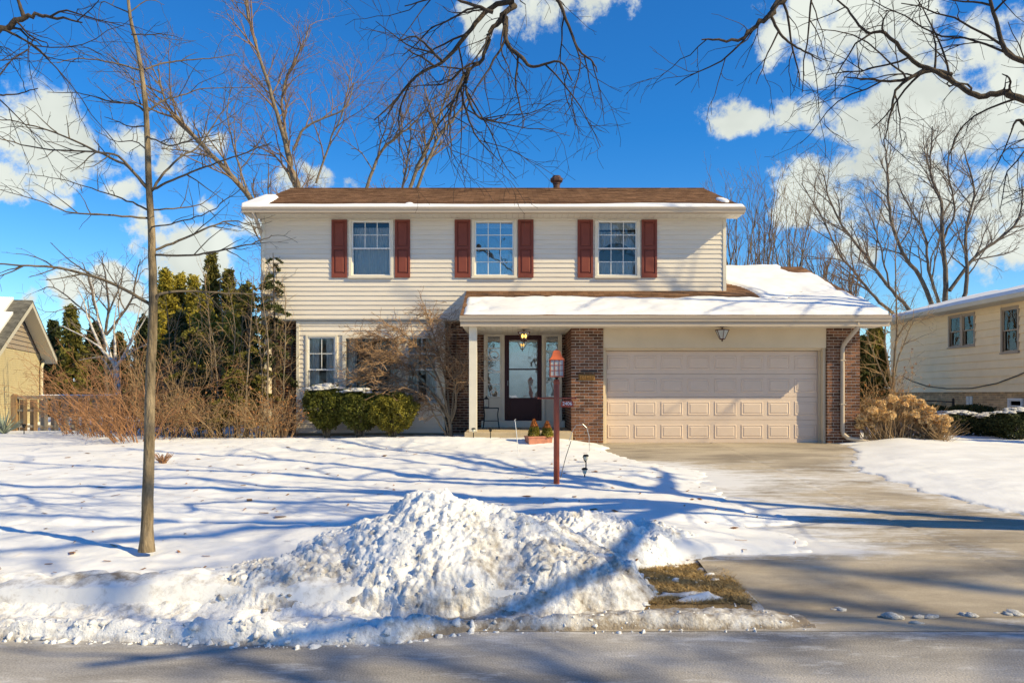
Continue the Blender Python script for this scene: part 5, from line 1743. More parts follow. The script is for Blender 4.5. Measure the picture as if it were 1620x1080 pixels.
mb = MB(); mb.box(-NY1, -NY1 + 0.15, 0.151, 7.2, 0.0, NZ1 + 0.1); mb.box(-NY1, -NY0, 7.05, 7.2, 0.0, NZ1 + 0.1); mb.box(-NY0 - 0.15, -NY0, 0.151, 7.05, 0.0, NZ1 + 0.1)
mb.build('side_wall', M['nr_siding'], nr)
# drooping cable
MB().tube([(nu(1428), -0.04, nz(1428, 594)), (nu(1445), -0.05, nz(1445, 603)), (nu(1470), -0.05, nz(1470, 611)), (nu(1500), -0.05, nz(1500, 614.5)), (nu(1540), -0.05, nz(1540, 614)), (nu(1580), -0.05, nz(1580, 606)), (nu(1612), -0.05, nz(1612, 594)), (nu(1640), -0.05, nz(1640, 582))], 0.016, 6).build('cable', M['cable'], nr)
MB.xf = None
def nrs(X, Y):
    u = X - (NX - OV)
    t = 0.10 + 0.05 * (fbm(X, Y * 0.5, 3, 131) - 0.5)
    k = sstep(0.0, 0.12, u) * sstep(4.25, 4.05, u)
    rag = 0.8 * (fbm(X * 0.7, Y * 0.5, 3, 133) - 0.5)
    bare = sstep(1.4, 0.9, np.hypot((u - 4.0) * 0.9, (Y - 27.2) * 0.55) + rag)
    t = t * k * (1 - bare)
    return zE + sl * u - 0.03 + t + 0.035 * sstep(0.01, 0.05, t)
grid_obj('roof_snow', np.arange(NX - OV, NX - OV + 4.3, 0.06), np.arange(NY0 - 0.3, NY1 + 0.35, 0.08), nrs, M['snow_roof'], nroof)

# ------------------------------------------------------------------ neighbouring house on the left
TH = math.radians(109.3)
pk = P(52, 475, 26.0)
nl = thing('neighbour_house', (pk.x - 3, 25, 0.0), 'tan painted-brick house with taupe gable at the left edge', 'house')
MB.xf = Matrix.Translation((pk.x, pk.y, 0)) @ Matrix.Rotation(TH, 4, 'Z')     # local x along the gable (away), local y into the house
zp_, s5 = pk.z, 0.5
LB, LF = 3.62, -4.6
ztop = lambda u: zp_ - s5 * abs(u)
rf = MB()
DEP = 9.0
def slab(u0, u1, y0, y1, t, lift=0.0):
    a, b = ztop(u0) + lift, ztop(u1) + lift
    mb = MB()
    mb.v = [(u0, y0, a - t), (u1, y0, b - t), (u1, y1, b - t), (u0, y1, a - t), (u0, y0, a), (u1, y0, b), (u1, y1, b), (u0, y1, a)]
    mb.f = [(0, 3, 2, 1), (4, 5, 6, 7), (0, 1, 5, 4), (1, 2, 6, 5), (2, 3, 7, 6), (3, 0, 4, 7)]
    return mb
nlroof = slab(0.0, LB, 0, DEP, 0.06).build('roof', M['shingle_grey'], nl)
slab(LF, 0.0, 0, DEP, 0.06).build('front_slope', M['shingle_grey'], nlroof)
slab(0.0, LB - 0.01, 0.004, 0.03, 0.17, -0.061).build('rake_board', M['nl_trim'], nlroof)
slab(LF + 0.01, 0.0, 0.004, 0.03, 0.17, -0.061).build('rake_board', M['nl_trim'], nlroof)
slab(0.0, LB - 0.02, 0.031, 0.44, 0.02, -0.20).build('rake_soffit', M['nl_trim'], nlroof)
slab(LF + 0.02, 0.0, 0.031, 0.44, 0.02, -0.20).build('rake_soffit', M['nl_trim'], nlroof)
# snow on the front slope leaves a grey strip along the rake
mb = slab(LF + 0.05, -0.03, 0.55, DEP - 0.1, 0.09, 0.095)
mb.build('roof_snow', M['snow_roof'], nlroof)
mb = slab(LF + 0.9, -1.2, 0.28, 0.55, 0.08, 0.085); mb.build('roof_snow', M['snow_roof'], nlroof)
yw = 0.45
zg = zp_ - s5 * (LB - 0.35) + 0.02                # gable base
zb2 = 2.64
u1w, u0w = 3.05, -4.2
wl_ = B(u0w, u1w, yw + 0.03, yw + 0.2, -0.1, zb2).build('wall', M['mortar'], nl)
mbb = MB()
for r_ in range(int((zb2 - 0.0) / 0.075)):
    z0 = r_ * 0.075
    xx = u0w - (0.11 if r_ % 2 else 0)
    while xx < u1w:
        a, b = max(xx, u0w), min(xx + 0.212, u1w)
        if b - a > 0.02: mbb.box(a, b, yw + 0.022 + R.uniform(-.0015, .0015), yw + 0.05, z0, z0 + 0.068)
        xx += 0.22
bo = mbb.build('brick_courses', M['nl_wall'], wl_); bo['kind'] = 'stuff'
wl_.data.materials[0] = M['nl_wall']
gab = MB().prism_y([(u0w, zb2 + 0.001), (u1w + 0.1, zb2 + 0.001), (0.0, ztop(0) - 0.24)], yw + 0.03, yw + 0.2).build('gable', M['nl_siding'], nl)
z = zb2
while z < ztop(0) - 0.35:
    zt2 = min(z + 0.16, ztop(0) - 0.3)
    ub = (ztop(0) - 0.23 - zt2) / s5
    uf = -ub
    if ub > 0.1:
        MB().prism_x([(yw + 0.03, z), (yw - 0.005, z), (yw + 0.022, zt2), (yw + 0.03, zt2)], max(u0w, uf), min(u1w + 0.05, ub)).build('siding_board', M['nl_siding'], gab)
    z = zt2
mb = MB(); mb.box(u1w - 0.15, u1w, yw + 0.2, DEP, 0.0, zb2); mb.box(u0w, u0w + 0.15, yw + 0.2, DEP, 0.0, zb2)
mb.build('side_wall', M['nl_wall'], nl)
MB().tube([(u1w + 0.35, yw - 0.02, 2.42), (u1w + 0.2, yw - 0.05, 2.3), (u1w - 0.06, yw - 0.06, 2.15), (u1w - 0.07, yw - 0.06, 0.05)], 0.05, 8).build('downspout', M['nl_trim'], nl)
MB.xf = None

# ------------------------------------------------------------------ wooden fence on the left
YF = 21.5
fl = thing('wooden_fence', (P(70, 0, YF).x, YF, 0.05), 'weathered wooden picket fence beside the tan neighbour house', 'fence')
fz = lambda py: CZ + (622 - py) / (F / YF)
fx = lambda px: (px - 812) / (F / YF)
def fpost(px):
    MB().prism_z([(fx(px) - 0.075, YF - 0.075), (fx(px) + 0.075, YF - 0.075), (fx(px) + 0.075, YF + 0.075), (fx(px) - 0.075, YF + 0.075)], 0.0, fz(626)).build('post', M['cedar'], fl)
    MB().lathe([(0.085, fz(626)), (0.09, fz(625)), (0.05, fz(622.8))], fx(px), YF, 8).build('post_cap', M['cedar'], fl)
fpost(23.5); fpost(190)
bevel(B(fx(28), fx(186), YF - 0.04, YF + 0.04, fz(631), fz(625.5)).build('top_rail', M['cedar2'], fl), 0.008)
B(fx(28), fx(186), YF - 0.022, YF + 0.022, fz(651), fz(647)).build('rail', M['cedar2'], fl)
B(fx(28), fx(186), YF - 0.022, YF + 0.022, fz(676), fz(672)).build('rail', M['cedar2'], fl)
for i in range(19):
    px = 33 + i * 8.2
    yy = YF - 0.024 - 0.02 if i % 2 else YF + 0.024
    B(fx(px - 2.9), fx(px + 2.9), yy, yy + 0.02, 0.02, fz(631.5) - R.uniform(0, 0.01)).build('picket', M['cedar'] if i < 4 else M['cedar2'], fl)
rail_snow = MB()
for a in range(28, 184, 2):
    pass
def fs(X, Y):
    return fz(625.5) + 0.004 + 0.03 * np.clip(1 - ((Y - YF) / 0.042) ** 2, 0, 1) * (0.4 + fbm(X * 3, Y, 3, 3)) * sstep(fx(62), fx(66), X) - 0.02 * (X < fx(62))
grid_obj('fence_snow', np.arange(fx(60), fx(186), 0.04), np.linspace(YF - 0.042, YF + 0.042, 7), fs, M['snow_roof'], fl)

def stuff(o):
    o['kind'] = 'stuff'
    return o
# ------------------------------------------------------------------ tubes in bulk, tree growing
def tube_arrays(br, sides):
    """br: list of (pts (n,3), rad (n,)); returns V, Q"""
    byn = {}
    for p, r in br:
        byn.setdefault(len(p), []).append((p, r))
    VV, QQ, off = [], [], 0
    for n, lst in byn.items():
        Pm = np.array([p for p, _ in lst], dtype=np.float64)
        Rm = np.array([r for _, r in lst], dtype=np.float64)
        T = np.empty_like(Pm)
        T[:, 1:-1] = Pm[:, 2:] - Pm[:, :-2]
        T[:, 0] = Pm[:, 1] - Pm[:, 0]
        T[:, -1] = Pm[:, -1] - Pm[:, -2]
        T /= np.linalg.norm(T, axis=2, keepdims=True) + 1e-9
        mean = T.mean(1)
        ref = np.where(np.abs(mean[:, 2:3]) < 0.8, np.array([[0, 0, 1.0]]), np.array([[1.0, 0, 0]]))
        U = np.cross(T, ref[:, None, :])
        U /= np.linalg.norm(U, axis=2, keepdims=True) + 1e-9
        W = np.cross(T, U)
        an = 2 * np.pi * np.arange(sides) / sides
        ring = Pm[:, :, None, :] + Rm[:, :, None, None] * (U[:, :, None, :] * np.cos(an)[None, None, :, None] + W[:, :, None, :] * np.sin(an)[None, None, :, None])
        b = len(lst)
        VV.append(ring.reshape(-1, 3))
        base = np.arange(b)[:, None, None] * (n * sides) + np.arange(n - 1)[None, :, None] * sides
        k = np.arange(sides)[None, None, :]
        k2 = (k + 1) % sides
        q = np.stack([base + k, base + k2, base + k2 + sides, base + k + sides], -1).reshape(-1, 4) + off
        QQ.append(q)
        off += b * n * sides
    return np.concatenate(VV), np.concatenate(QQ)

def resample(pts, n, rng, jit):
    pts = np.array([tuple(p) for p in pts], float)
    # Catmull-Rom through the given points
    ext = np.vstack([2 * pts[0] - pts[1], pts, 2 * pts[-1] - pts[-2]])
    out_ = []
    m = len(pts) - 1
    for t in np.linspace(0, m, n):
        i = min(int(t), m - 1)
        f = t - i
        p0, p1, p2, p3 = ext[i], ext[i + 1], ext[i + 2], ext[i + 3]
        out_.append(0.5 * (2 * p1 + (p2 - p0) * f + (2 * p0 - 5 * p1 + 4 * p2 - p3) * f * f + (3 * p1 - p0 - 3 * p2 + p3) * f ** 3))
    out_ = np.array(out_)
    L = np.linalg.norm(np.diff(out_, axis=0), axis=1).mean()
    out_[1:-1] += rng.normal(size=(n - 2, 3)) * L * jit
    return out_

def grow(out_, pts, rad, lvl, S, rng):
    if lvl >= len(S['dens']):
        return
    seg = np.diff(pts, axis=0)
    sl_ = np.linalg.norm(seg, axis=1)
    L = sl_.sum()
    cum = np.concatenate([[0], np.cumsum(sl_)])
    n = int(S['dens'][lvl] * L * rng.uniform(0.8, 1.2) + rng.random())
    for k in range(n):
        t = S['t0'][lvl] + (1 - S['t0'][lvl]) * ((k + rng.random()) / n)
        s = t * L
        i = min(np.searchsorted(cum, s) - 1, len(seg) - 1)
        i = max(i, 0)
        f = (s - cum[i]) / (sl_[i] + 1e-9)
        p = pts[i] + seg[i] * f
        r = rad[i] * (1 - f) + rad[i + 1] * f
        d = seg[i] / (sl_[i] + 1e-9)
        v = rng.normal(size=3)
        v -= d * v.dot(d)
        v /= np.linalg.norm(v) + 1e-9
        a = math.radians(S['ang'][lvl]) * rng.uniform(0.65, 1.35)
        nd = d * math.cos(a) + v * math.sin(a)
        nd[2] = nd[2] * S.get('flat', 1.0) + S['up'][lvl]
        nd /= np.linalg.norm(nd)
        ln = S['len'][lvl] * rng.uniform(0.45, 1.25) * (1.15 - S.get('taper', 0.5) * t)
        r0 = min(r * 0.72, S['rad'][lvl] * rng.uniform(0.8, 1.15))
        r1 = max(r0 * 0.35, S['rmin'])
        m = S['seg'][lvl]
        pp = [p]
        cd = nd
        for j in range(m):
            cd = cd + rng.normal(size=3) * S['wig'][lvl]
            cd[2] += S['grav'][lvl]
            cd = cd / np.linalg.norm(cd)
            pp.append(pp[-1] + cd * ln / m)
        pp = np.array(pp)
        rr = np.linspace(r0, r1, m + 1)
        out_.append((pp, rr, lvl + 1))
        grow(out_, pp, rr, lvl + 1, S, rng)

def make_tree(name, label, cat, base, trunk, limbs, S, seed, mb_, mt_, group=None, sides=(10, 6, 4, 3, 3, 3), jit=0.06, trunk_grow=True, limb_m=None):
    """trunk: (pts, r0, r1); limbs: list of (pts, r0, r1) to be grown from level 0"""
    rng = np.random.default_rng(seed)
    t = thing(name, base, label, cat, group)
    n = max(6, len(trunk[0]) * 4)
    tp = resample(trunk[0], n, rng, jit * 0.3)
    tr = np.linspace(0, 1, n) ** 0.8 * (trunk[2] - trunk[1]) + trunk[1]
    tr[0] *= 1.3
    tr[1] *= 1.08
    V, Q = tube_arrays([(tp, tr)], sides[0])
    arr_obj('trunk', V, Q, mb_, t, True)
    lb, out_ = [], []
    for (pts, r0, r1) in limbs:
        m = max(6, len(pts) * 4)
        lp_ = resample(pts, m, rng, jit)
        lr = np.linspace(r0, r1, m)
        lb.append((lp_, lr))
        grow(out_, lp_, lr, 0, S, rng)
    if trunk_grow:
        grow(out_, tp, tr, 0, S, rng)
    for l_ in lb:
        V, Q = tube_arrays([l_], sides[1])
        arr_obj('limb', V, Q, limb_m or mb_, t, True)
    big = [(p, r) for p, r, l in out_ if l <= 1]
    small = [(p, r) for p, r, l in out_ if l > 1]
    if big:
        V, Q = tube_arrays(big, sides[2])
        stuff(arr_obj('branches', V, Q, mt_, t, True))
    if small:
        V, Q = tube_arrays(small, 3)
        stuff(arr_obj('twigs', V, Q, mt_, t, True))
    return t, out_

# ---- the young tree on the verge
YT = 7.5
def T(px, py, dy=0.0): return P(px, py, YT + dy)
S_young = dict(dens=[5.0, 4.2, 3.0], t0=[0.25, 0.25, 0.2], ang=[38, 42, 45], up=[0.05, 0.05, 0.0], len=[0.42, 0.2, 0.09], rad=[0.0075, 0.0045, 0.003], rmin=0.0018, seg=[4, 3, 2], wig=[0.13, 0.15, 0.1], grav=[0.0, 0.0, 0.0], taper=0.4)
zt0 = CZ + (622 - 868) / (F / YT)
young = [([T(240, 488), T(232, 478), T(180, 450, -.1), (T(100, 425, -.3)), T(40, 420, -.5), T(-20, 416, -.6)], .022, .006),
         ([T(244, 475), T(256, 464), T(300, 460, .2), T(360, 464, .5), T(425, 466, .8)], .017, .005),
         ([T(244, 396), T(290, 378, .1), T(335, 358, .2), T(370, 350, .3), T(410, 362, .4)], .014, .004),
         ([T(244, 403), T(300, 404, -.1), T(350, 396, -.2), T(400, 385, -.3), T(430, 372, -.3)], .012, .004),
         ([T(234, 297), T(200, 262, .1), T(150, 238, .2), T(100, 215, .3), T(50, 198, .4), T(-10, 188, .5)], .016, .005),
         ([T(234, 300), T(190, 250, -.2), T(140, 240, -.4), T(60, 235, -.7), T(-10, 216, -.9)], .013, .004),
         ([T(240, 302), T(258, 275, .1), T(290, 245, .2), T(315, 232, .3), T(350, 180, .5), T(372, 155, .6)], .014, .004),
         ([T(240, 300), T(280, 282, -.1), T(330, 262, -.2), T(380, 245, -.3), T(430, 225, -.4)], .012, .004),
         ([T(233, 332), T(195, 315, .3), T(150, 300, .5), T(90, 282, .8), T(40, 275, 1.)], .010, .003),
         ([T(233, 345), T(170, 340, -.2), T(110, 336, -.3), T(70, 320, -.4), T(0, 300, -.5)], .011, .003),
         ([T(243, 332), T(290, 328, .2), T(320, 322, .3), T(350, 300, .4)], .009, .003),
         ([T(231, 178), T(212, 165, .1), T(170, 160, .2), T(130, 148, .3), T(75, 146, .4)], .011, .003),
         ([T(235, 175), T(262, 158, .1), T(290, 150, .2), T(330, 140, .3), T(420, 138, .5)], .011, .003),
         ([T(229, 200), T(205, 200, .1), T(180, 190, .2), T(165, 185, .2)], .008, .003),
         ([T(226, 112), T(200, 105, -.1), T(165, 97, -.2), T(120, 93, -.3), T(90, 100, -.4)], .010, .003),
         ([T(229, 110), T(260, 100, .2), T(300, 95, .3), T(340, 92, .4), T(375, 85, .5)], .010, .003),
         ([T(208, 55), T(235, 55, -.2), T(265, 55, -.3), T(290, 62, -.4)], .007, .002),
         ([T(232, 215), T(270, 230, -.5), T(300, 222, -.8), T(345, 212, -1.0)], .009, .003),
         ([T(222, 165), T(212, 130, .3), T(195, 108, .5), T(165, 80, .7)], .008, .002),
         ([T(203, 20), T(180, 10, .1), T(160, 5, .2), T(155, 40, .25)], .008, .002), ([T(205, 20), T(235, 0, .1), T(260, 8, .2)], .007, .002),
         ([T(238, 360), T(280, 352, -.4), T(330, 335, -.7), T(380, 300, -1.0)], .008, .003), ([T(236, 240), T(215, 225, .5), T(180, 222, .8), T(150, 205, 1.0)], .008, .003)]
make_tree('young_tree', 'slender young bare tree standing in the snow left of the pile', 'tree', (T(232, 866).x, YT, zt0),
          ([T(232, 872), T(234, 780), T(238, 620), T(242, 480), T(240, 380), T(235, 280), T(231, 180), T(220, 90), T(205, 20), T(200, -60), T(198, -140)], 0.062, 0.006), young, S_young, 11, M['bark_young'], M['twig_young'], jit=0.05, trunk_grow=False, limb_m=M['limb_young'])

# ---- old street trees whose limbs hang into the picture (trunks stand outside the frame)
S_old = dict(dens=[3.6, 4.8, 5.0], t0=[0.12, 0.15, 0.15], ang=[48, 45, 42], up=[-0.05, -0.06, -0.05], len=[1.05, 0.55, 0.26], rad=[0.011, 0.006, 0.0038], rmin=0.0020, seg=[7, 5, 3], wig=[0.17, 0.2, 0.16], grav=[-0.02, -0.02, -0.01], taper=0.45)
S_old_b = dict(S_old); S_old_b.update(dens=[1.3, 1.7, 1.6], len=[1.7, 0.9, 0.45], rad=[0.035, 0.015, 0.008])
def Q7(px, py, Y=7.0): return P(px, py, Y)
gb_ = gzf(7.9)
t1 = thing('street_tree', (9.6, 7.9, gb_), 'old bare street tree whose dark limb reaches in from the right edge', 'tree', 'old street trees')
def add_tree_meshes(t, trunk, groups, mb_, mt_, seed):
    rng = np.random.default_rng(seed)
    tp = resample(trunk[0], 14, rng, 0.03)
    V, Q = tube_arrays([(tp, np.linspace(trunk[1], trunk[2], 14))], 12)
    arr_obj('trunk', V, Q, mb_, t, True)
    lb, out_ = [], []
    for S, limbs in groups:
        for (pts, r0, r1) in limbs:
            m = max(8, len(pts) * 5)
            lp_ = resample(pts, m, rng, 0.06)
            lr = np.linspace(r0, r1, m)
            lb.append((lp_, lr)); grow(out_, lp_, lr, 0, S, rng)
    for l_ in lb:
        V, Q = tube_arrays([l_], 8); arr_obj('limb', V, Q, mb_, t, True)
    V, Q = tube_arrays([(p, r) for p, r, l in out_ if l <= 1], 5); stuff(arr_obj('branches', V, Q, mt_, t, True))
    V, Q = tube_arrays([(p, r) for p, r, l in out_ if l > 1], 3); stuff(arr_obj('twigs', V, Q, mt_, t, True))
add_tree_meshes(t1, ([(9.6, 7.9, gb_ - 0.3), (9.5, 7.6, 1.5), (9.3, 7.0, 3.4), (9.1, 6.6, 5.2)], 0.26, 0.17), [
    (S_old, [([(9.2, 7.2, 2.9), (7.6, 7.1, 3.3), (5.8, 7.0, 3.55), Q7(1625, 160), Q7(1590, 146), Q7(1545, 152), Q7(1500, 122), Q7(1450, 100), Q7(1400, 54), Q7(1370, 50), Q7(1335, 10), Q7(1300, -30)], .042, .005),
             ([Q7(1505, 118), Q7(1470, 112), Q7(1425, 128), Q7(1375, 126), Q7(1335, 122)], .022, .005),
             ([Q7(1465, 108), Q7(1420, 140), Q7(1408, 185), Q7(1400, 220)], .016, .005),
             ([Q7(1650, 100, 6.7), Q7(1620, 97, 6.7), Q7(1590, 80, 6.7), Q7(1575, 30, 6.7), Q7(1560, -20, 6.7)], .028, .012),
             ([(7.9, 6.9, 5.0), Q7(1450, -120, 6.6), Q7(1300, -60, 6.6), Q7(1238, 0, 6.6), Q7(1205, 35, 6.6), Q7(1165, 62, 6.6), Q7(1110, 63, 6.6)], .05, .006),
             ([Q7(1216, 20, 6.6), Q7(1240, 60, 6.6), Q7(1270, 80, 6.6), Q7(1300, 97, 6.6)], .014, .004),
             ([Q7(1680, 190, 7.4), Q7(1640, 210, 7.4), Q7(1612, 190, 7.4), Q7(1600, 205, 7.4)], .03, .006)]),
    (S_old_b, [([(9.1, 6.6, 5.0), (9.5, 4.2, 8.0), (10.0, 1.6, 10.4), (9.5, -0.8, 12.6)], .14, .04), ([(9.12, 6.65, 4.9), (9.3, 6.0, 7.2), (9.2, 5.5, 9.6), (9.0, 5.2, 12.0)], .165, .03), ([(9.1, 6.6, 5.0), (8.2, 6.4, 6.2), (6.8, 6.3, 7.4), (4.4, 6.2, 8.2), (2.2, 6.2, 9.2)], .19, .05),
               ([(9.55, 7.8, 0.6), (9.7, 7.6, 2.8), (9.6, 7.6, 5.5), (9.9, 8.3, 8.4), (9.6, 9.2, 11.0)], .15, .04),
               ([(9.5, 7.5, 5.2), (8.7, 9.0, 6.4), (7.6, 11.0, 7.8), (6.0, 12.5, 9.5)], .14, .04),
               ([(9.1, 6.6, 5.0), (9.0, 5.2, 5.6), (8.2, 2.8, 5.5), (6.6, 0.8, 6.6)], .15, .04),
               ([(9.5, 7.5, 5.4), (11.0, 8.0, 6.4), (13.0, 8.5, 8.0)], .15, .04),
               ([(9.3, 7.6, 6.0), (7.4, 8.2, 6.6), (5.4, 9.6, 7.2), (3.4, 10.4, 8.8)], .11, .03), ([(9.2, 7.6, 4.6), (7.0, 7.8, 6.6), (4.6, 8.0, 8.4), (2.2, 8.6, 9.8)], .11, .03), ([(9.1, 6.7, 5.0), (7.8, 5.2, 6.2), (5.8, 4.4, 7.4), (4.0, 4.0, 9.4)], .11, .03), ([(9.0, 7.9, 6.0), (10.6, 9.0, 8.4), (10.8, 10.2, 11.0)], .10, .03)])], M['bark_dark'], M['twig_dark'], 21)
t2 = thing('street_tree', (4.2, -4.6, -0.6), 'old bare street tree whose dark branches hang in at the top centre', 'tree', 'old street trees')
C7 = 7.3
add_tree_meshes(t2, ([(4.2, -4.6, -0.9), (4.0, -4.4, 1.6), (3.6, -3.8, 4.2)], 0.30, 0.22), [
    (S_old, [([(3.6, -3.8, 4.2), (2.4, -0.8, 6.6), (1.0, 3.0, 7.4), (0.25, 6.0, 6.3), P(812, -25, C7), P(806, 12, C7), P(778, 45, C7), P(764, 90, C7), P(738, 112, C7), P(722, 165, C7), P(700, 215, C7)], .046, .005),
             ([P(812, 0, C7), P(775, 14, C7 + .1), P(738, 55, C7 + .1), P(705, 95, C7 + .2), P(660, 120, C7 + .2), P(625, 160, C7 + .3), P(592, 190, C7 + .3)], .028, .006),
             ([P(800, 28, C7), P(802, 68, C7 - .1), P(826, 92, C7 - .2), P(842, 106, C7 - .2), P(885, 98, C7 - .3), P(905, 128, C7 - .3)], .026, .006),
             ([P(835, -40, C7), P(878, -5, C7 + .2), P(895, 30, C7 + .2), P(915, 78, C7 + .2), P(938, 98, C7 + .2), P(945, 115, C7 + .2)], .022, .005),
             ([P(742, 108, C7), P(738, 145, C7), P(760, 188, C7), P(800, 185, C7)], .016, .005),
             ([P(735, 115, C7), P(712, 180, C7 - .1), P(715, 250, C7 - .2)], .014, .004), ([P(728, 140, C7), P(750, 210, C7 + .2), P(790, 255, C7 + .3)], .012, .004),
             ([P(780, 20, C7), P(740, 5, C7), P(700, -5, C7), P(640, 10, C7)], .02, .005), ([P(700, 98, C7), P(660, 60, C7), P(630, 65, C7)], .014, .004)]),
    (S_old_b, [([(3.6, -3.8, 4.2), (1.0, -3.5, 7.0), (-2.0, -2.5, 9.0)], .16, .05), ([(3.6, -3.8, 4.2), (4.0, -4.5, 7.5), (4.2, -4.0, 11)], .16, .05),
               ([(3.6, -3.8, 4.2), (6.0, -4.4, 7.0), (8.0, -4.0, 9.5)], .16, .05)])], M['bark_dark'], M['twig_dark'], 22)
t4 = thing('yard_tree', (14.5, 15.5, 0.0), 'big bare yard tree right of the frame whose shadow falls on the garage roof', 'tree')
add_tree_meshes(t4, ([(14.5, 15.5, -0.2), (14.5, 15.4, 3.0), (14.3, 15.2, 6.6)], 0.24, 0.15), [
    (S_old_b, [([(14.3, 15.2, 6.5), (13.8, 14.4, 9.2), (12.5, 13.6, 11.8), (10.0, 13.4, 13.8)], .09, .02), ([(14.3, 15.2, 6.5), (14.6, 14.6, 10.0), (14.0, 14.0, 14.0)], .09, .02),
               ([(14.3, 15.2, 6.5), (13.4, 15.6, 8.6), (11.4, 15.6, 10.6)], .07, .02)])], M['bark_dark'], M['twig_dark'], 24)
t5 = thing('street_tree', (17.6, -6.2, -0.6), 'tall bare street tree behind the camera whose soft shadow falls on the pile', 'tree', 'old street trees')
add_tree_meshes(t5, ([(17.6, -6.2, -0.8), (17.6, -6.1, 4.0), (17.4, -6.0, 8.0)], 0.36, 0.24), [
    (dict(S_old_b, dens=[1.6, 1.8, 1.6], rad=[0.05, 0.022, 0.012], len=[2.4, 1.2, 0.6]), [([(17.4, -6.0, 8.0), (16.1, -5.2, 12.0), (15.2, -4.2, 17.0)], .2, .05), ([(17.4, -6.0, 8.0), (18.1, -6.6, 13.0), (18.4, -6.2, 19.0)], .2, .05), ([(17.4, -6.0, 8.0), (19.1, -4.7, 12.0), (20.6, -3.7, 17.0)], .17, .05),
               ([(17.4, -6.0, 7.0), (15.1, -6.8, 10.5), (13.2, -7.0, 14.0)], .16, .05), ([(17.4, -6.0, 7.5), (16.8, -4.0, 11.5), (16.2, -2.0, 15.5)], .16, .05), ([(17.4, -6.0, 8.0), (19.4, -7.8, 12.0), (20.6, -8.8, 16.0)], .16, .05), ([(17.4, -6.0, 8.0), (17.0, -6.2, 14.0), (16.6, -5.8, 20.0)], .18, .05)])], M['bark_dark'], M['twig_dark'], 25)
t6 = thing('street_tree', (25.8, -3.6, -0.6), 'tall bare street tree behind the camera whose soft shadow bands cross the driveway', 'tree', 'old street trees')
for ch_ in list(t5.children):
    c6 = ch_.copy(); COL.objects.link(c6); c6.parent = t6
t6.rotation_euler = (0, 0, 2.1)
t3 = thing('street_tree', (-9.2, 7.3, gzf(7.3)), 'old bare street tree whose twigs enter at the top left corner', 'tree', 'old street trees')
C3 = 6.6
add_tree_meshes(t3, ([(-9.2, 7.3, -0.8), (-9.1, 7.2, 1.5), (-8.8, 7.0, 3.2)], 0.28, 0.2), [
    (S_old, [([(-8.8, 7.0, 3.2), (-6.6, 6.8, 4.2), P(-60, 80, C3), P(0, 48, C3), P(38, 28, C3), P(75, 26, C3), P(130, 36, C3)], .05, .006),
             ([P(38, 28, C3), P(30, 5, C3), P(15, -30, C3)], .02, .008), ([P(5, 46, C3), P(50, 70, C3), P(80, 95, C3)], .012, .004),
             ([P(-80, 150, C3), P(-20, 150, C3 + .2), P(20, 150, C3 + .3), P(60, 140, C3 + .3)], .012, .004)]),
    (S_old_b, [([(-8.8, 7.0, 3.2), (-8.6, 7.4, 6.0), (-8.0, 7.6, 9.0)], .15, .05), ([(-8.8, 7.0, 3.2), (-10.5, 6.4, 5.6), (-12, 6, 8)], .13, .04)])], M['bark_dark'], M['twig_dark'], 23)

# ---- back-yard trees behind the house
S_back = dict(dens=[1.9, 2.5, 2.8, 2.4], t0=[0.2, 0.2, 0.2, 0.2], ang=[38, 40, 40, 40], up=[0.22, 0.18, 0.10, 0.05], len=[2.6, 1.4, 0.75, 0.40], rad=[0.040, 0.020, 0.011, 0.008], rmin=0.0045, seg=[6, 5, 4, 2], wig=[0.12, 0.14, 0.16, 0.15], grav=[0.02, 0.01, 0.0, -0.01], taper=0.5)
def back(name, label, base_px, Y, trunk, limbs, seed, mb_, mt_, r0, S=S_back, group='trees behind the house'):
    bx, by = base_px
    b = P(bx, by, Y); b.z = 0.0
    tr = [b] + [P(x, y, Y) for x, y in trunk]
    lim = [([P(x, y, Y + dy) for x, y in pts], a * 0.62, c * 0.7) for pts, dy, a, c in limbs]
    r0 *= 0.68
    make_tree(name, label, 'tree', b, (tr, r0, lim[0][1] if lim else r0 * 0.3), lim, S, seed, mb_, mt_, group, jit=0.05)
back('backyard_tree', 'bare tree with a thick trunk leaning left behind the house roof', (505, 655), 29, [(430, 380), (395, 312), (330, 240), (275, 180)], [([(330, 240), (290, 200), (262, 160), (250, 110)], 0, .10, .03), ([(395, 312), (375, 250), (360, 190), (365, 140)], .8, .07, .02), ([(340, 250), (300, 240), (255, 235)], -.6, .05, .02)], 31, M['bark_back'], M['twig_back'], .24)
back('backyard_tree', 'tall forked bare tree rising behind the left half of the roof', (475, 655), 32, [(470, 400), (470, 300), (462, 270)], [([(466, 290), (448, 215), (430, 150), (408, 80), (392, 20), (385, -60)], 0, .17, .05), ([(462, 262), (450, 200), (448, 140), (475, 80), (490, 40)], .8, .12, .03), ([(464, 238), (480, 205), (505, 190), (545, 172), (560, 130)], -.8, .09, .03), ([(466, 296), (448, 262), (425, 240), (395, 230)], .5, .08, .03), ([(500, 290), (515, 245), (530, 205), (545, 170), (555, 110)], .6, .08, .03)], 32, M['bark_back'], M['twig_rust'], .30)
back('backyard_tree', 'bare many-stemmed tree behind the roof ridge right of the forked one', (640, 655), 33, [(625, 420), (615, 340)], [([(575, 310), (600, 245), (630, 215), (655, 195), (690, 150)], 0, .12, .03), ([(640, 320), (672, 240), (690, 200), (705, 150), (715, 90)], .6, .14, .03), ([(655, 310), (690, 225), (720, 185), (745, 150)], -.6, .12, .03), ([(590, 270), (570, 240), (555, 235)], .4, .05, .02), ([(630, 330), (645, 250), (650, 200), (640, 150)], .9, .09, .02)], 33, M['bark_back'], M['twig_back'], .28)
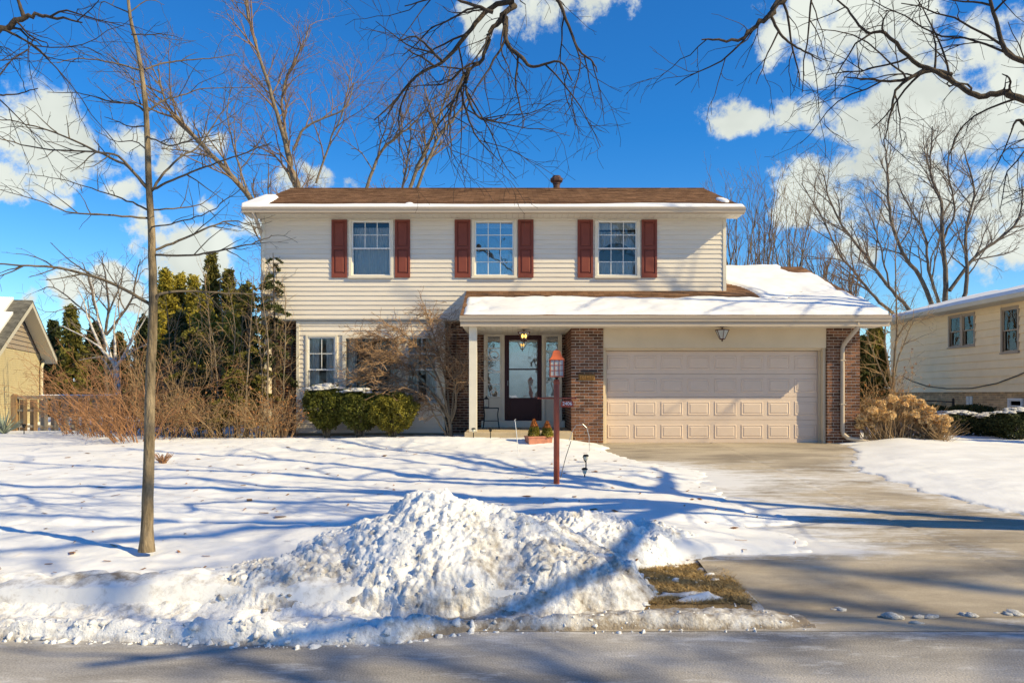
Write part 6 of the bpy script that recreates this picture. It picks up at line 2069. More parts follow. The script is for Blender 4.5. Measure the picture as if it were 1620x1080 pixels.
back('backyard_tree', 'large dark multi-stemmed tree behind the right neighbour roof', (1492, 640), 38, [(1492, 560), (1490, 500)], [([(1480, 500), (1458, 441), (1425, 396), (1407, 334), (1404, 269), (1398, 220)], 0, .19, .04), ([(1493, 490), (1496, 432), (1490, 358), (1489, 322), (1472, 269), (1475, 200)], .8, .22, .04), ([(1510, 500), (1526, 467), (1530, 417), (1529, 358), (1541, 304), (1526, 239)], -.8, .19, .04), ([(1502, 460), (1541, 408), (1585, 375), (1612, 346), (1618, 300)], .5, .15, .04), ([(1488, 490), (1467, 417), (1464, 372), (1434, 322), (1420, 290)], 1.4, .13, .03), ([(1492, 380), (1510, 330), (1500, 260), (1520, 200)], 1.2, .10, .03)], 34, M['bark_grey'], M['twig_grey'], .5)
back('backyard_tree', 'bare tree with limbs leaning left above the garage roof corner', (1475, 640), 36, [(1465, 560), (1450, 505)], [([(1443, 495), (1407, 455), (1366, 399), (1333, 358), (1312, 313), (1300, 270)], 0, .14, .03), ([(1430, 505), (1395, 482), (1360, 441), (1330, 405), (1304, 352), (1268, 290)], .9, .13, .03), ([(1407, 455), (1395, 400), (1380, 350), (1360, 310)], -.9, .07, .02)], 35, M['bark_grey'], M['twig_grey'], .3)
S_thick = dict(S_back); S_thick.update(dens=[1.6, 2.4, 2.4], len=[1.8, 0.9, 0.5], ang=[24, 28, 32], up=[0.35, 0.3, 0.2], rad=[0.03, 0.014, 0.009], seg=[5, 4, 2], t0=[0.2, 0.2, 0.2], wig=[0.1, 0.12, 0.12], grav=[0.03, 0.02, 0.0])
for i, (px, top, lab) in enumerate(((1165, 300, 'dense twiggy shrub tree just right of the upper wall'), (1205, 290, 'dense twiggy shrub tree second right of the upper wall'), (1250, 320, 'dense twiggy shrub tree third right of the upper wall'), (1300, 380, 'rust-twigged shrub tree behind the garage ridge'), (1345, 420, 'low rust-twigged shrub tree behind the garage roof edge'))):
    lim = []
    rr_ = random.Random(i + 50)
    for k_ in range(6):
        dx = rr_.uniform(-26, 26)
        lim.append(([(px + dx * .15, 560), (px + dx * .5, 450), (px + dx, (top + 450) / 2), (px + dx * 1.5, top + rr_.uniform(0, 40))], rr_.uniform(-.7, .7), .05, .012))
    back('shrub_tree', lab, (px, 655), 29 + i * 0.6, [(px, 610), (px, 560)], lim, 60 + i, M['bark_back'], M['twig_rust'] if i >= 3 else M['twig_back'], .09, S_thick, 'twiggy trees behind the garage')
# fine-twigged grey tree and birch on the left
S_locust = dict(S_back); S_locust.update(dens=[2.4, 3.4, 3.2], len=[1.5, 0.8, 0.42], ang=[50, 50, 50], up=[0.12, 0.05, 0.0], rad=[0.03, 0.014, 0.009], seg=[5, 4, 2], t0=[0.25, 0.2, 0.2], wig=[0.2, 0.22, 0.2], grav=[-0.03, -0.04, -0.04])
back('backyard_tree', 'grey fine-twigged bare tree behind the white birch', (170, 655), 30, [(168, 600), (165, 540)], [([(165, 540), (150, 480), (140, 440), (130, 415)], 0, .09, .02), ([(166, 530), (172, 480), (165, 430), (160, 405)], .8, .09, .02), ([(168, 530), (205, 480), (215, 440), (222, 410)], -.6, .08, .02), ([(162, 520), (120, 480), (85, 455), (60, 460)], .4, .06, .02), ([(170, 500), (190, 450), (195, 420)], .4, .06, .02)], 36, M['bark_grey'], M['twig_grey'], .12, S_locust, 'trees left of the house')
S_birch = dict(S_back); S_birch.update(dens=[1.7, 2.4, 2.4], len=[0.9, 0.45, 0.25], ang=[40, 42, 42], up=[0.12, 0.05, 0], rad=[0.02, 0.009, 0.006], seg=[5, 3, 2], rmin=0.003, t0=[0.3, 0.2, 0.2], wig=[.13, .15, .15], grav=[0, 0, 0])
YBI = 23.0
bb = P(189, 662, YBI); bb.z = 0.05
def bl(pts, dy, a, c): return ([P(x, y, YBI + dy) for x, y in pts], a, c)
make_tree('birch_tree', 'white-barked birch with several stems among the red shrubs', 'tree', bb, ([bb, P(189, 655, YBI), P(184, 585, YBI), P(181, 572, YBI)], .10, .075),
          [bl([(181, 574), (161, 551), (140, 505), (132, 474), (120, 455)], 0, .055, .008), bl([(184, 585), (172, 554), (156, 507), (148, 461), (140, 430)], .3, .045, .008), bl([(185, 580), (200, 554), (212, 523), (221, 492), (228, 450)], -.2, .042, .008),
           bl([(188, 572), (205, 558), (232, 544), (248, 538)], .3, .035, .01), bl([(163, 553), (140, 537), (112, 522), (95, 515)], -.3, .03, .01), bl([(205, 545), (220, 520), (232, 500)], .4, .03, .01), bl([(182, 570), (182, 545), (180, 520), (185, 480)], .4, .05, .012), bl([(186, 610), (165, 570), (150, 565), (125, 570)], .2, .02, .006)],
          S_birch, 41, M['birch'], M['twig_grey'], None, sides=(10, 7, 4, 3), jit=0.05, trunk_grow=False)

# ------------------------------------------------------------------ evergreens
def conifer(name, label, px, top, Y, wpx, m, seed, n=16000, droop=0.35, size=0.11, group=None, base=0.0, pw=0.8, whorls=26):
    rng = np.random.default_rng(seed)
    b = P(px, 655, Y); b.z = base
    ztop = CZ + (622 - top) / F * Y
    rad = wpx / F * Y / 2
    t = thing(name, b, label, 'conifer', group)
    MB().tube([b + Vector((0, 0, -0.1)), b + Vector((0, 0, (ztop - base) * 0.95))], [0.11, 0.015], 7).build('trunk', M['bark_dark'], t)
    # sprays: clumps of small faces along short boughs
    nb_ = n // 42
    u = rng.uniform(0.02, 1, nb_)
    an = rng.uniform(0, 6.283, nb_)
    lob = 1 + 0.22 * np.sin(an * 3 + u * 17 + seed) + 0.15 * np.sin(an * 7 - u * 23)
    rr = rad * np.clip((1 - u) ** pw + 0.03, 0, 1) * lob * rng.uniform(0.62, 1.08, nb_)
    cx = b.x + rr * np.cos(an); cy = b.y + rr * np.sin(an); cz = base + 0.15 + (ztop - base - 0.15) * u + rng.normal(0, 0.05, nb_)
    C = np.stack([cx, cy, cz], -1)
    D = np.stack([np.cos(an), np.sin(an), np.full(nb_, droop) + rng.normal(0, .25, nb_)], -1)
    D /= np.linalg.norm(D, axis=1)[:, None]
    k = 42
    s = rng.uniform(-0.8, 0.6, (nb_, k, 1)) * (0.16 + 0.25 * rad * (1 - u)[:, None, None])
    pts = C[:, None, :] + D[:, None, :] * s + rng.normal(0, 0.07, (nb_, k, 3)) * (0.5 + rad * 0.5)
    pts = pts.reshape(-1, 3)
    V, Q = cards(pts, size, rng, 1.9, np.repeat(D, k, 0), 0.45)
    stuff(arr_obj('foliage', V, Q, m, t))
    return t
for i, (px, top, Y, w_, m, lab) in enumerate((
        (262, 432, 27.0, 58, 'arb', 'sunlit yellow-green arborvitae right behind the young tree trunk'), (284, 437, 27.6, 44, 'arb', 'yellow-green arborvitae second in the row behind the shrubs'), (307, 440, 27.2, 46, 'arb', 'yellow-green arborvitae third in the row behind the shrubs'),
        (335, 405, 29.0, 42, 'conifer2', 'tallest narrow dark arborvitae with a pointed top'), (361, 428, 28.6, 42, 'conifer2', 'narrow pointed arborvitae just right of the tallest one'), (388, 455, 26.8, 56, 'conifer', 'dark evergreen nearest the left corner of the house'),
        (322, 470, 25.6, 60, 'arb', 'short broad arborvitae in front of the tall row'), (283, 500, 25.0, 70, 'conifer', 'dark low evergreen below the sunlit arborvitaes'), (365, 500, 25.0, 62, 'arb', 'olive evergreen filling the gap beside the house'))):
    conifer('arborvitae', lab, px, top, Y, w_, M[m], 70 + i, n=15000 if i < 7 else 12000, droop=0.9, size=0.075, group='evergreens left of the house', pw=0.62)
for i, (px, top, Y, w_, m, lab) in enumerate((
        (113, 488, 34, 52, 'conifer2', 'pointed dark spruce behind the left fence'), (84, 510, 35, 46, 'conifer', 'dark spruce beside the tan neighbour wall'), (150, 515, 36, 60, 'conifer', 'broad dark spruce behind the birch'),
        (188, 530, 37, 56, 'conifer2', 'olive spruce behind the birch stems'), (228, 505, 36, 60, 'conifer', 'dark spruce left of the young tree trunk'), (60, 540, 38, 50, 'conifer', 'distant spruce over the neighbour roof'),
        (1385, 512, 26, 44, 'conifer2', 'dark evergreen between the garage and the right neighbour house'), (1366, 540, 24, 34, 'conifer', 'low dark evergreen right behind the garage corner'), (440, 470, 29, 60, 'conifer', 'dark evergreen hidden behind the house corner'))):
    conifer('spruce', lab, px, top, Y, w_, M[m], 90 + i, n=12000, droop=-0.2, size=0.10, group='dark spruces', pw=0.85)

# ------------------------------------------------------------------ twiggy shrubs
def shrub(name, label, base, n, height, spread, seed, m, S, lean=(0, 0), r0=0.010, baser=0.25, arch=-0.05, group=None, cat='shrub', leaves=0, vary=0.35, stem_m=None):
    rng = np.random.default_rng(seed)
    t = thing(name, base, label, cat, group)
    lb, out_ = [], []
    for k in range(n):
        an = rng.uniform(0, 6.283)
        rb = baser * math.sqrt(rng.random())
        p = np.array([base[0] + rb * math.cos(an), base[1] + rb * math.sin(an), base[2] - 0.05])
        sp = spread * rng.uniform(0.25, 1.0)
        d = np.array([math.cos(an) * sp + lean[0], math.sin(an) * sp + lean[1], 1.0])
        d /= np.linalg.norm(d)
        L = height * rng.uniform(1 - vary, 1 + vary * 0.4) * (1 + 0.3 * sp)
        m_ = 9
        pp = [p]
        for j in range(m_):
            d = d + rng.normal(size=3) * 0.09
            d[2] += arch * (j / m_) * 2
            d /= np.linalg.norm(d)
            pp.append(pp[-1] + d * L / m_)
            if pp[-1][2] < base[2] + 0.05: pp[-1][2] = base[2] + 0.05
        pp = np.array(pp)
        rr = np.linspace(r0 * rng.uniform(0.7, 1.2), S['rmin'] * 1.3, m_ + 1)
        lb.append((pp, rr))
        grow(out_, pp, rr, 0, S, rng)
    V, Q = tube_arrays(lb, 5)
    stuff(arr_obj('stems', V, Q, stem_m or m, t, True))
    if out_:
        V, Q = tube_arrays([(p, r) for p, r, l in out_], 3)
        stuff(arr_obj('twigs', V, Q, m, t, True))
    if leaves:
        tips = np.array([p[-1] for p, r, l in out_])
        pts = tips[rng.integers(0, len(tips), leaves)] + rng.normal(0, 0.02, (leaves, 3))
        V, Q = cards(pts, 0.035, rng)
        stuff(arr_obj('dry_leaves', V, Q, M['deadleaf'], t))
    return t
S_shr = dict(dens=[5.0, 5.0], t0=[0.2, 0.2], ang=[42, 45], up=[0.05, 0.0], len=[0.42, 0.2], rad=[0.0065, 0.0045], rmin=0.003, seg=[4, 3], wig=[0.2, 0.2], grav=[-0.03, -0.03], taper=0.4)
shr = [(222, 708, 17.0, 44, 1.35, 1.2, 'big arching red-twigged shrub behind the young tree trunk'), (170, 692, 18.6, 40, 1.25, 1.0, 'red-twigged shrub around the birch foot'), (135, 688, 19.4, 34, 1.05, 1.0, 'low red-twigged shrub at the end of the fence'),
       (200, 680, 20.2, 40, 1.7, 0.8, 'taller red-brown shrub behind the birch stems'), (250, 682, 19.8, 36, 1.9, 0.8, 'upright red-brown shrub right of the birch'), (285, 690, 18.8, 36, 1.7, 0.8, 'tan-stemmed shrub below the arborvitaes')]
for i, (px, py, Y, n_, h_, sp, lab) in enumerate(shr):
    x = P(px, 0, Y).x
    shrub('red_shrub', lab, (x, Y, snow_at(x, Y) - 0.05), n_, h_ * 1.35, sp * 0.85, 200 + i, M['twig_red'] if i < 4 else M['twig_tan'], S_shr, r0=0.010, baser=0.5, arch=-0.09, vary=0.7, group='shrubs left of the house')
# saplings and undergrowth at the left corner of the house
S_sap = dict(dens=[5.0, 5.0, 4.0], t0=[0.2, 0.15, 0.2], ang=[45, 45, 45], up=[0.1, 0.05, 0], len=[0.7, 0.34, 0.16], rad=[0.010, 0.006, 0.004], rmin=0.0028, seg=[5, 4, 2], wig=[0.16, 0.18, 0.2], grav=[0, 0, 0], taper=0.5)
saps = [(258, 702, 20.6, [(262, 620), (268, 540), (262, 470)], .022), (282, 702, 20.4, [(284, 620), (276, 540), (290, 480)], .02), (315, 700, 20.8, [(312, 600), (320, 520), (312, 455)], .022), (342, 700, 20.6, [(348, 610), (352, 520), (348, 440)], .022), (380, 698, 20.2, [(376, 600), (384, 510), (380, 430)], .024), (436, 696, 18.9, [(434, 600), (440, 500), (436, 410)], .022), (330, 700, 18.8, [(335, 600), (330, 500), (322, 430)], .03), (352, 699, 18.4, [(346, 640), (340, 560), (330, 500)], .03), (372, 698, 18.7, [(366, 610), (372, 520), (360, 450)], .026), (388, 697, 18.2, [(390, 620), (396, 520), (402, 430)], .035),
        (410, 697, 18.5, [(415, 600), (405, 500), (398, 440)], .025), (424, 696, 18.0, [(423, 620), (424, 540), (415, 460), (425, 420)], .03), (446, 696, 18.4, [(448, 620), (452, 530), (450, 450)], .022), (300, 700, 19.0, [(305, 620), (318, 560), (345, 530)], .02)]
SAPL = ['thin back sapling just right of the young tree trunk', 'second thin sapling at the back of the thicket', 'third thin sapling at the back of the thicket', 'fourth thin sapling at the back of the thicket', 'fifth thin sapling at the back of the thicket', 'tall thin sapling in front of the house corner board', 'leftmost bare sapling in the thicket by the house', 'second bare sapling in the thicket by the house', 'third bare sapling in the thicket by the house', 'thick bare sapling in the middle of the thicket', 'fifth bare sapling in the thicket by the house', 'pale straight sapling close to the house corner', 'bare sapling against the house corner siding', 'leaning low sapling at the left of the thicket']
for i, (px, py, Y, tr, r_) in enumerate(saps):
    b = P(px, py, Y); b.z = snow_at(b.x, Y) - 0.05
    tp = [P(x, y, Y + 0.15 * j * (1 if i % 2 else -1)) for j, (x, y) in enumerate(tr)]
    make_tree('sapling', SAPL[i], 'sapling', b, ([b] + tp, r_, 0.006), [], S_sap, 300 + i, M['bark_back'], M['twig_back'] if i % 2 else M['twig_tan'], 'saplings by the house corner', sides=(7, 5, 3, 3))
for i, (px, py, Y, lab) in enumerate(((325, 699, 18.0, 'tan undergrowth at the left of the thicket'), (365, 699, 17.9, 'tan undergrowth in the middle of the thicket'), (405, 697, 17.9, 'tan undergrowth right in the thicket'), (440, 696, 18.2, 'reddish undergrowth with dry leaves against the brick corner'), (270, 700, 18.2, 'thin tan undergrowth right of the young tree'))):
    x = P(px, 0, Y).x
    shrub('undergrowth', lab, (x, Y, snow_at(x, Y) - 0.04), 34, 1.05, 0.7, 240 + i, M['twig_tan'] if i != 3 else M['twig_maple'], S_shr, r0=0.008, baser=0.42, arch=-0.06, group='undergrowth by the house corner', leaves=500 if i in (2, 3) else 150)
# sparse dark evergreen boughs in the thicket
def hemlock(name, label, px, py, Y, top, wpx, seed):
    rng = np.random.default_rng(seed)
    x = P(px, 0, Y).x
    zb_ = snow_at(x, Y) - 0.05
    zt_ = CZ + (622 - top) / F * Y
    rad = wpx / F * Y / 2
    t = thing(name, (x, Y, zb_), label, 'conifer', 'sparse hemlocks in the thicket')
    MB().tube([(x, Y, zb_), (x + .05, Y, (zb_ + zt_) / 2), (x, Y, zt_)], [0.04, 0.028, 0.008], 7).build('trunk', M['bark_dark'], t)
    br, pts, nn = [], [], []
    for k in range(46):
        u = rng.uniform(0.22, 0.98)
        an = rng.uniform(0, 6.283)
        L = rad * (1.15 - u) * rng.uniform(0.5, 1.2) + 0.12
        p0 = np.array([x, Y, zb_ + (zt_ - zb_) * u])
        d = np.array([math.cos(an), math.sin(an), rng.uniform(-0.25, 0.15)])
        pp = np.array([p0 + d * L * s + np.array([0, 0, -0.12 * s * s]) for s in np.linspace(0, 1, 5)])
        br.append((pp, np.linspace(0.010, 0.004, 5)))
        m_ = int(150 * L / 0.6)
        s = rng.uniform(0.25, 1.05, m_)
        q = p0 + d * (L * s)[:, None] + np.stack([0 * s, 0 * s, -0.12 * s * s], -1)
        side = np.array([-d[1], d[0], 0])
        q = q + side * (rng.normal(0, 0.10, m_) * L)[:, None] + rng.normal(0, 0.018, (m_, 3))
        pts.append(q); nn.append(np.tile(d, (m_, 1)))
    V, Q = tube_arrays(br, 4); stuff(arr_obj('boughs', V, Q, M['bark_dark'], t, True))
    V, Q = cards(np.concatenate(pts), 0.042, rng, 1.8, np.concatenate(nn), 0.3)
    stuff(arr_obj('needles', V, Q, M['conifer2' if seed % 2 else 'conifer'], t))
hemlock('hemlock', 'sparse dark evergreen at the left of the thicket', 300, 697, 19.6, 500, 95, 401)
hemlock('hemlock', 'sparse dark evergreen in the middle of the thicket', 345, 697, 19.2, 520, 110, 402)
hemlock('hemlock', 'sparse olive evergreen near the house corner', 392, 697, 18.9, 440, 95, 403)
hemlock('hemlock', 'thin dark evergreen touching the house corner', 432, 697, 18.9, 400, 80, 404)
hemlock('hemlock', 'small dark evergreen in front of the thicket', 372, 697, 18.3, 580, 80, 405)

# ---- weeping maple in front of the bay window
S_mpl = dict(flat=0.55, dens=[17, 9, 4.0], t0=[0.42, 0.15, 0.15], ang=[42, 45, 45], up=[0.06, 0.0, 0.0], len=[0.55, 0.28, 0.14], rad=[0.011, 0.008, 0.0065], rmin=0.005, seg=[5, 4, 2], wig=[0.22, 0.25, 0.2], grav=[-0.01, -0.02, -0.02], taper=0.3)
YM = 18.55
mz = snow_at(P(715, 0, YM).x, YM) - 0.05
mb0 = P(714, 695, YM); mb0.z = mz
def ml(pts, dy, a, c): return ([P(x, y, YM + dy * i / max(1, len(pts) - 1)) for i, (x, y) in enumerate(pts)], a, c)
make_tree('japanese_maple', 'spreading brown-twigged maple in front of the bay window', 'tree', mb0, ([mb0, P(713, 680, YM), P(710, 660, YM)], .05, .04),
          [ml([(710, 662), (700, 640), (680, 618), (650, 605), (610, 595), (570, 598), (548, 600)], -.4, .034, .006), ml([(708, 660), (690, 630), (665, 600), (640, 575), (600, 560), (565, 555)], .3, .032, .006),
           ml([(711, 660), (702, 625), (690, 590), (670, 555), (640, 530), (610, 510)], -.5, .032, .006), ml([(712, 662), (708, 620), (700, 580), (690, 545), (680, 510), (672, 488)], .3, .030, .006),
           ml([(714, 662), (718, 620), (716, 580), (710, 545), (706, 505)], -.2, .028, .006), ml([(714, 668), (722, 630), (728, 590), (735, 570), (745, 560)], -.5, .026, .006), ml([(713, 670), (722, 640), (720, 600), (735, 585), (748, 578)], -.7, .022, .006),
           ml([(706, 690), (690, 660), (672, 628), (640, 615), (600, 612)], -.7, .024, .005), ml([(710, 690), (700, 655), (680, 640), (660, 632)], -.2, .02, .005), ml([(690, 600), (660, 575), (625, 560), (590, 575)], -.6, .018, .005), ml([(680, 580), (650, 545), (610, 535), (575, 530)], -.3, .018, .005)],
          S_mpl, 51, M['bark_back'], M['twig_maple'], None, sides=(9, 7, 4, 3), jit=0.06, trunk_grow=False)

# ---- clipped evergreens below the bay window
def clipped(name, label, px, Y, wpx, ytop, ybot, m, seed, group, snow=0, dense=1.0, base_py=697, stem=0.35, snow_s=1.0):
    rng = np.random.default_rng(seed)
    x = P(px, 0, Y).x
    zb_ = snow_at(x, Y)
    sc_ = F / Y
    z0, z1 = CZ + (622 - ybot) / sc_, CZ + (622 - ytop) / sc_
    a, c = wpx / sc_ / 2, (z1 - z0) / 2
    t = thing(name, (x, Y, zb_ - 0.03), label, 'shrub', group)
    n = int(13000 * dense)
    d = rng.normal(size=(n, 3)); d /= np.linalg.norm(d, axis=1)[:, None]
    lob = 1 + 0.10 * np.sin(d[:, 0] * 9 + seed) * np.sin(d[:, 2] * 8) + 0.07 * np.sin(d[:, 1] * 13 + d[:, 0] * 5)
    rr = rng.uniform(0.45, 1.0, n) ** 0.4 * lob
    # flatter on top, narrower below
    q = np.sign(d) * np.abs(d) ** 0.75
    lc = rng.normal(size=(11, 3)); lc /= np.linalg.norm(lc, axis=1)[:, None]; lc *= 0.62
    li = rng.integers(0, 11, n)
    lr_ = rng.uniform(0.32, 0.55, 11)
    ql = lc[li] + d * (lr_[li] * rng.uniform(0.3, 1.0, n) ** 0.35)[:, None]
    pick = rng.random(n) < 0.35
    q = np.where(pick[:, None], ql, q * rr[:, None])
    rr = np.ones(n)
    narrow = np.where(q[:, 2] < 0, 1 + 0.45 * np.clip(q[:, 2], -1, 0), 1.0)
    pts = np.stack([x + q[:, 0] * rr * a * narrow, Y + q[:, 1] * rr * a * 0.85 * narrow, (z0 + z1) / 2 + q[:, 2] * rr * c], -1)
    # sparse towards the bottom
    keep = rng.random(n) < np.clip(0.12 + (pts[:, 2] - z0) / (z1 - z0) * 1.3, 0, 1)
    pts = pts[keep]
    nr_ = (pts - np.array([x, Y, (z0 + z1) / 2])); nr_ /= np.linalg.norm(nr_, axis=1)[:, None]
    V, Q = cards(pts, 0.030, rng, 1.7, nr_, 0.25)
    stuff(arr_obj('foliage', V, Q, m, t))
    br = []
    for k in range(26):
        e = pts[rng.integers(0, len(pts))]
        p0 = np.array([x + rng.normal(0, .03), Y + rng.normal(0, .03), zb_ - 0.03])
        md = (p0 + e) / 2 + rng.normal(0, .04, 3); md[2] = p0[2] + (e[2] - p0[2]) * 0.45; md[:2] = p0[:2] + (e[:2] - p0[:2]) * 0.3
        br.append((np.array([p0, (p0 + md) / 2, md, (md + e) / 2, e]), np.linspace(0.014, 0.005, 5)))
    V, Q = tube_arrays(br, 5); stuff(arr_obj('stems', V, Q, M['bark_back'], t, True))
    for k in range(snow):
        an = rng.uniform(0, 6.283)
        rr_ = rng.uniform(0, 0.85)
        sx, sy = x + a * rr_ * math.cos(an), Y - a * 0.8 * abs(rr_ * math.sin(an))
        sz = z1 + 0.02 - 0.10 * rr_ ** 2 + rng.uniform(-.02, .03)
        o = link('snow_clump', LM[k % 5], t, (sx, sy, sz - 0.03))
        s_ = rng.uniform(0.05, 0.10) * snow_s
        o.scale = (s_ * 1.5, s_ * 1.2, s_ * 0.75)
    return t
clipped('clipped_yew', 'snow-capped clipped evergreen at the left below the bay window', 517, 18.35, 72, 611, 682, M['yew'], 501, 'clipped shrubs below the bay window', snow=34, dense=1.9, snow_s=1.1)
clipped('clipped_yew', 'middle clipped evergreen below the bay window', 570, 18.25, 76, 616, 684, M['yew'], 502, 'clipped shrubs below the bay window', snow=20, dense=1.9, snow_s=1.0)
clipped('clipped_yew', 'yellow-green rounded evergreen at the right below the bay window', 622, 18.1, 78, 621, 686, M['box'], 503, 'clipped shrubs below the bay window', snow=0, dense=1.9)

# ---- right side: hydrangea, small tree, yews
def hydrangea(label, px, Y, n, seed, spread_x, hgt):
    rng = np.random.default_rng(seed)
    x = P(px, 0, Y).x
    zb_ = snow_at(x, Y) - 0.03
    t = thing('hydrangea', (x, Y, zb_), label, 'shrub')
    nq = 90
    d = rng.normal(size=(nq, 3)); d /= np.linalg.norm(d, axis=1)[:, None]
    hp = d * (0.095 * rng.uniform(0.55, 1.0, nq) ** 0.4)[:, None]
    hp[:, 2] = np.where(hp[:, 2] < 0, hp[:, 2] * 0.5, hp[:, 2])
    V, Q = cards(hp, 0.045, rng, 1.3, d, 0.2)
    hm = arr_mesh('flower_head', V, Q, M['hyd'])
    br = []
    for k in range(n):
        u = rng.uniform(-1, 1)
        e = np.array([x + spread_x * u, Y + rng.uniform(-0.55, 0.45), zb_ + hgt * (1 - 0.45 * abs(u) ** 2) * rng.uniform(0.45, 1.02)])
        p0 = np.array([x + spread_x * u * 0.45 + rng.normal(0, .06), Y + rng.normal(0, .12), zb_])
        md = (p0 + e) / 2 + rng.normal(0, .05, 3); md[2] += 0.1
        br.append((np.array([p0, (p0 + md) / 2, md, (md + e) / 2, e]), np.linspace(0.007, 0.004, 5)))
        o = link('flower_head', hm, t, e)
        s_ = rng.uniform(0.65, 1.25)
        o.scale = (s_, s_, s_ * 0.85); o.rotation_euler = (rng.uniform(-.5, .5), rng.uniform(-.5, .5), rng.uniform(0, 6))
    for k in range(420):
        u = rng.uniform(-1, 1)
        p0 = np.array([x + spread_x * u * 0.7, Y + rng.normal(0, .2), zb_])
        e = p0 + np.array([rng.normal(0, .22) + 0.25 * u, rng.normal(0, .22), hgt * rng.uniform(0.3, 0.9)])
        br.append((np.array([p0, p0 * .6 + e * .4 + rng.normal(0, .03, 3), e]), np.array([0.005, 0.004, 0.003])))
    V, Q = tube_arrays(br, 3); stuff(arr_obj('stems', V, Q, M['twig_tan'], t, True))
hydrangea('dried tan hydrangea bush with many flower heads at the garage corner', 1412, 17.75, 95, 601, 0.86, 1.02)
hydrangea('small sprig of dried hydrangea heads right of the big bush', 1478, 17.4, 7, 602, 0.12, 0.62)
b = P(1412, 690, 20.2); b.z = 0.05
make_tree('small_tree', 'small bare multi-stemmed tree between the garage and the right house', 'tree', b, ([b, P(1411, 640, 20.2), P(1412, 600, 20.2)], .05, .04),
          [([P(1412, 620, 20.2), P(1416, 560, 20.2), P(1418, 480, 20.2), P(1418, 400, 20.2), P(1419, 320, 20.2)], .035, .006), ([P(1410, 610, 20.2), P(1400, 540, 20), P(1405, 500, 20), P(1420, 470, 20)], .028, .006),
           ([P(1413, 600, 20.2), P(1430, 540, 20.4), P(1450, 505, 20.5), P(1475, 500, 20.6)], .022, .005), ([P(1409, 620, 20.2), P(1395, 590, 20), P(1375, 540, 19.8), P(1370, 520, 19.8)], .022, .005), ([P(1416, 540, 20.2), P(1435, 510, 20), P(1460, 495, 19.8)], .018, .005)],
          S_sap, 610, M['bark_back'], M['twig_tan'], None, sides=(8, 6, 4, 3))
x = P(1378, 0, 18.8).x
shrub('undergrowth', 'tangled tan undergrowth behind the hydrangea at the garage corner', (x, 18.8, 0.08), 16, 1.5, 0.5, 620, M['twig_tan'], S_sap, r0=0.012, baser=0.35, arch=-0.03, group='undergrowth by the garage', leaves=300)
YEW = [(1512, 19.2, 84, 652, 692, 'dark snow-topped yew below the paired neighbour windows'), (1568, 18.6, 70, 655, 694, 'dark yew in the middle of the right snow-topped row'), (1612, 17.8, 84, 648, 702, 'largest snow-topped yew at the right edge'), (1467, 21.5, 62, 640, 676, 'dark low yew behind the hydrangea'), (1535, 21.0, 70, 640, 672, 'dark yew under the glass-block window')]
for i, (px, Y, w_, yt, yb, lab) in enumerate(YEW):
    clipped('yew', lab, px, Y, w_, yt, yb, M['conifer'], 630 + i, 'dark yews at the right', snow=(70 if i < 3 else 0), dense=0.9, snow_s=0.95)
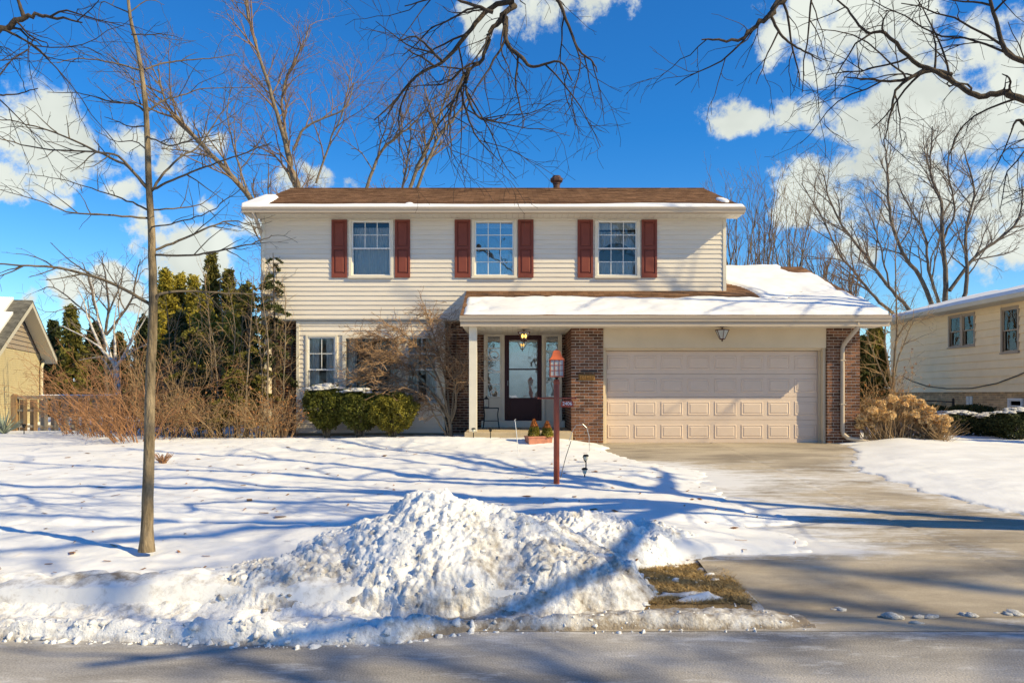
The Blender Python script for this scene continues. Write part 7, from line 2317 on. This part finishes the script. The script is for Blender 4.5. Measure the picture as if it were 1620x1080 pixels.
# chain-link fence panel
YC = 22.6
cf = thing('chain_fence', (P(1480, 0, YC).x, YC, 0.1), 'dark chain-link fence panel below the right neighbour wall', 'fence')
fx2 = lambda px: (px - 812) / (F / YC)
fz2 = lambda py: CZ + (622 - py) / (F / YC)
for px in (1452, 1508):
    MB().lathe([(0.035, 0.0), (0.035, fz2(631)), (0.01, fz2(629.5))], fx2(px), YC, 8).build('post', M['iron'], cf)
MB().tube([(fx2(1452), YC, fz2(633)), (fx2(1508), YC, fz2(635.5))], 0.02, 6).build('top_rail', M['iron'], cf)
wires = []
for i in range(30):
    xa = fx2(1452) + (fx2(1508) - fx2(1452)) * i / 30
    for s_ in (-1, 1):
        xe = xa + s_ * 0.75
        f_ = 1.0
        if xe < fx2(1452): f_ = (fx2(1452) - xa) / (xe - xa)
        if xe > fx2(1508): f_ = (fx2(1508) - xa) / (xe - xa)
        wires.append((np.array([(xa, YC, 0.1), (xa + (xe - xa) * f_, YC, 0.1 + 0.82 * f_)]), np.array([0.003, 0.003])))
V, Q = tube_arrays(wires, 3); stuff(arr_obj('wire_mesh', V, Q, M['iron'], cf))
# grey-green plant at the left edge and a tuft of dead grass
yx = P(6, 0, 20.0).x
yu = thing('yucca', (yx, 20.0, 0.08), 'grey-green spiky plant at the left edge by the fence', 'plant')
for k in range(34):
    an, tl = R.uniform(0, 6.28), R.uniform(0.2, 1.1)
    L = R.uniform(0.35, 0.75)
    d = Vector((math.cos(an) * math.sin(tl), math.sin(an) * math.sin(tl), math.cos(tl)))
    sd_ = Vector((-math.sin(an), math.cos(an), 0)) * 0.025
    p = Vector((yx, 20.0, 0.1))
    q = MB(); q.v = [tuple(p - sd_), tuple(p + sd_), tuple(p + d * L * .6 + sd_ + Vector((0, 0, .01))), tuple(p + d * L - Vector((0, 0, .05))), tuple(p + d * L * .6 - sd_)]
    q.f = [(0, 1, 2, 3, 4)]
    q.build('leaf', M['tarp'], yu)
x = P(258, 0, 13.6).x
shrub('grass_tuft', 'small tuft of dry grass in the snow right of the young tree', (x, 13.6, snow_at(x, 13.6) - 0.03), 60, 0.17, 1.0, 640, M['twig_red'], dict(S_shr, dens=[0], len=[.1]), r0=0.004, baser=0.05, cat='grass')

# wood and a house row across the street, seen only in the window panes
rgw = np.random.default_rng(900)
wood = []
for k in range(70):
    x0 = rgw.uniform(-45, 45); y0 = rgw.uniform(-42, -26); h0 = rgw.uniform(6, 12)
    pp = np.array([(x0 + rgw.normal(0, .3) * j, y0, -0.6 + h0 * j / 6) for j in range(7)])
    rr = np.linspace(0.22, 0.04, 7)
    wood.append((pp, rr))
    tmp = []
    grow(tmp, pp, rr, 0, dict(S_back, dens=[2.0, 1.6], len=[3.2, 1.6], rad=[.06, .04], rmin=0.02), rgw)
    wood += [(p, r) for p, r, l in tmp]
V, Q = tube_arrays(wood, 3)
tag(arr_obj('distant_wood', V, Q, M['twig_grey']), 'bare wood across the street', 'wood', kind='stuff')
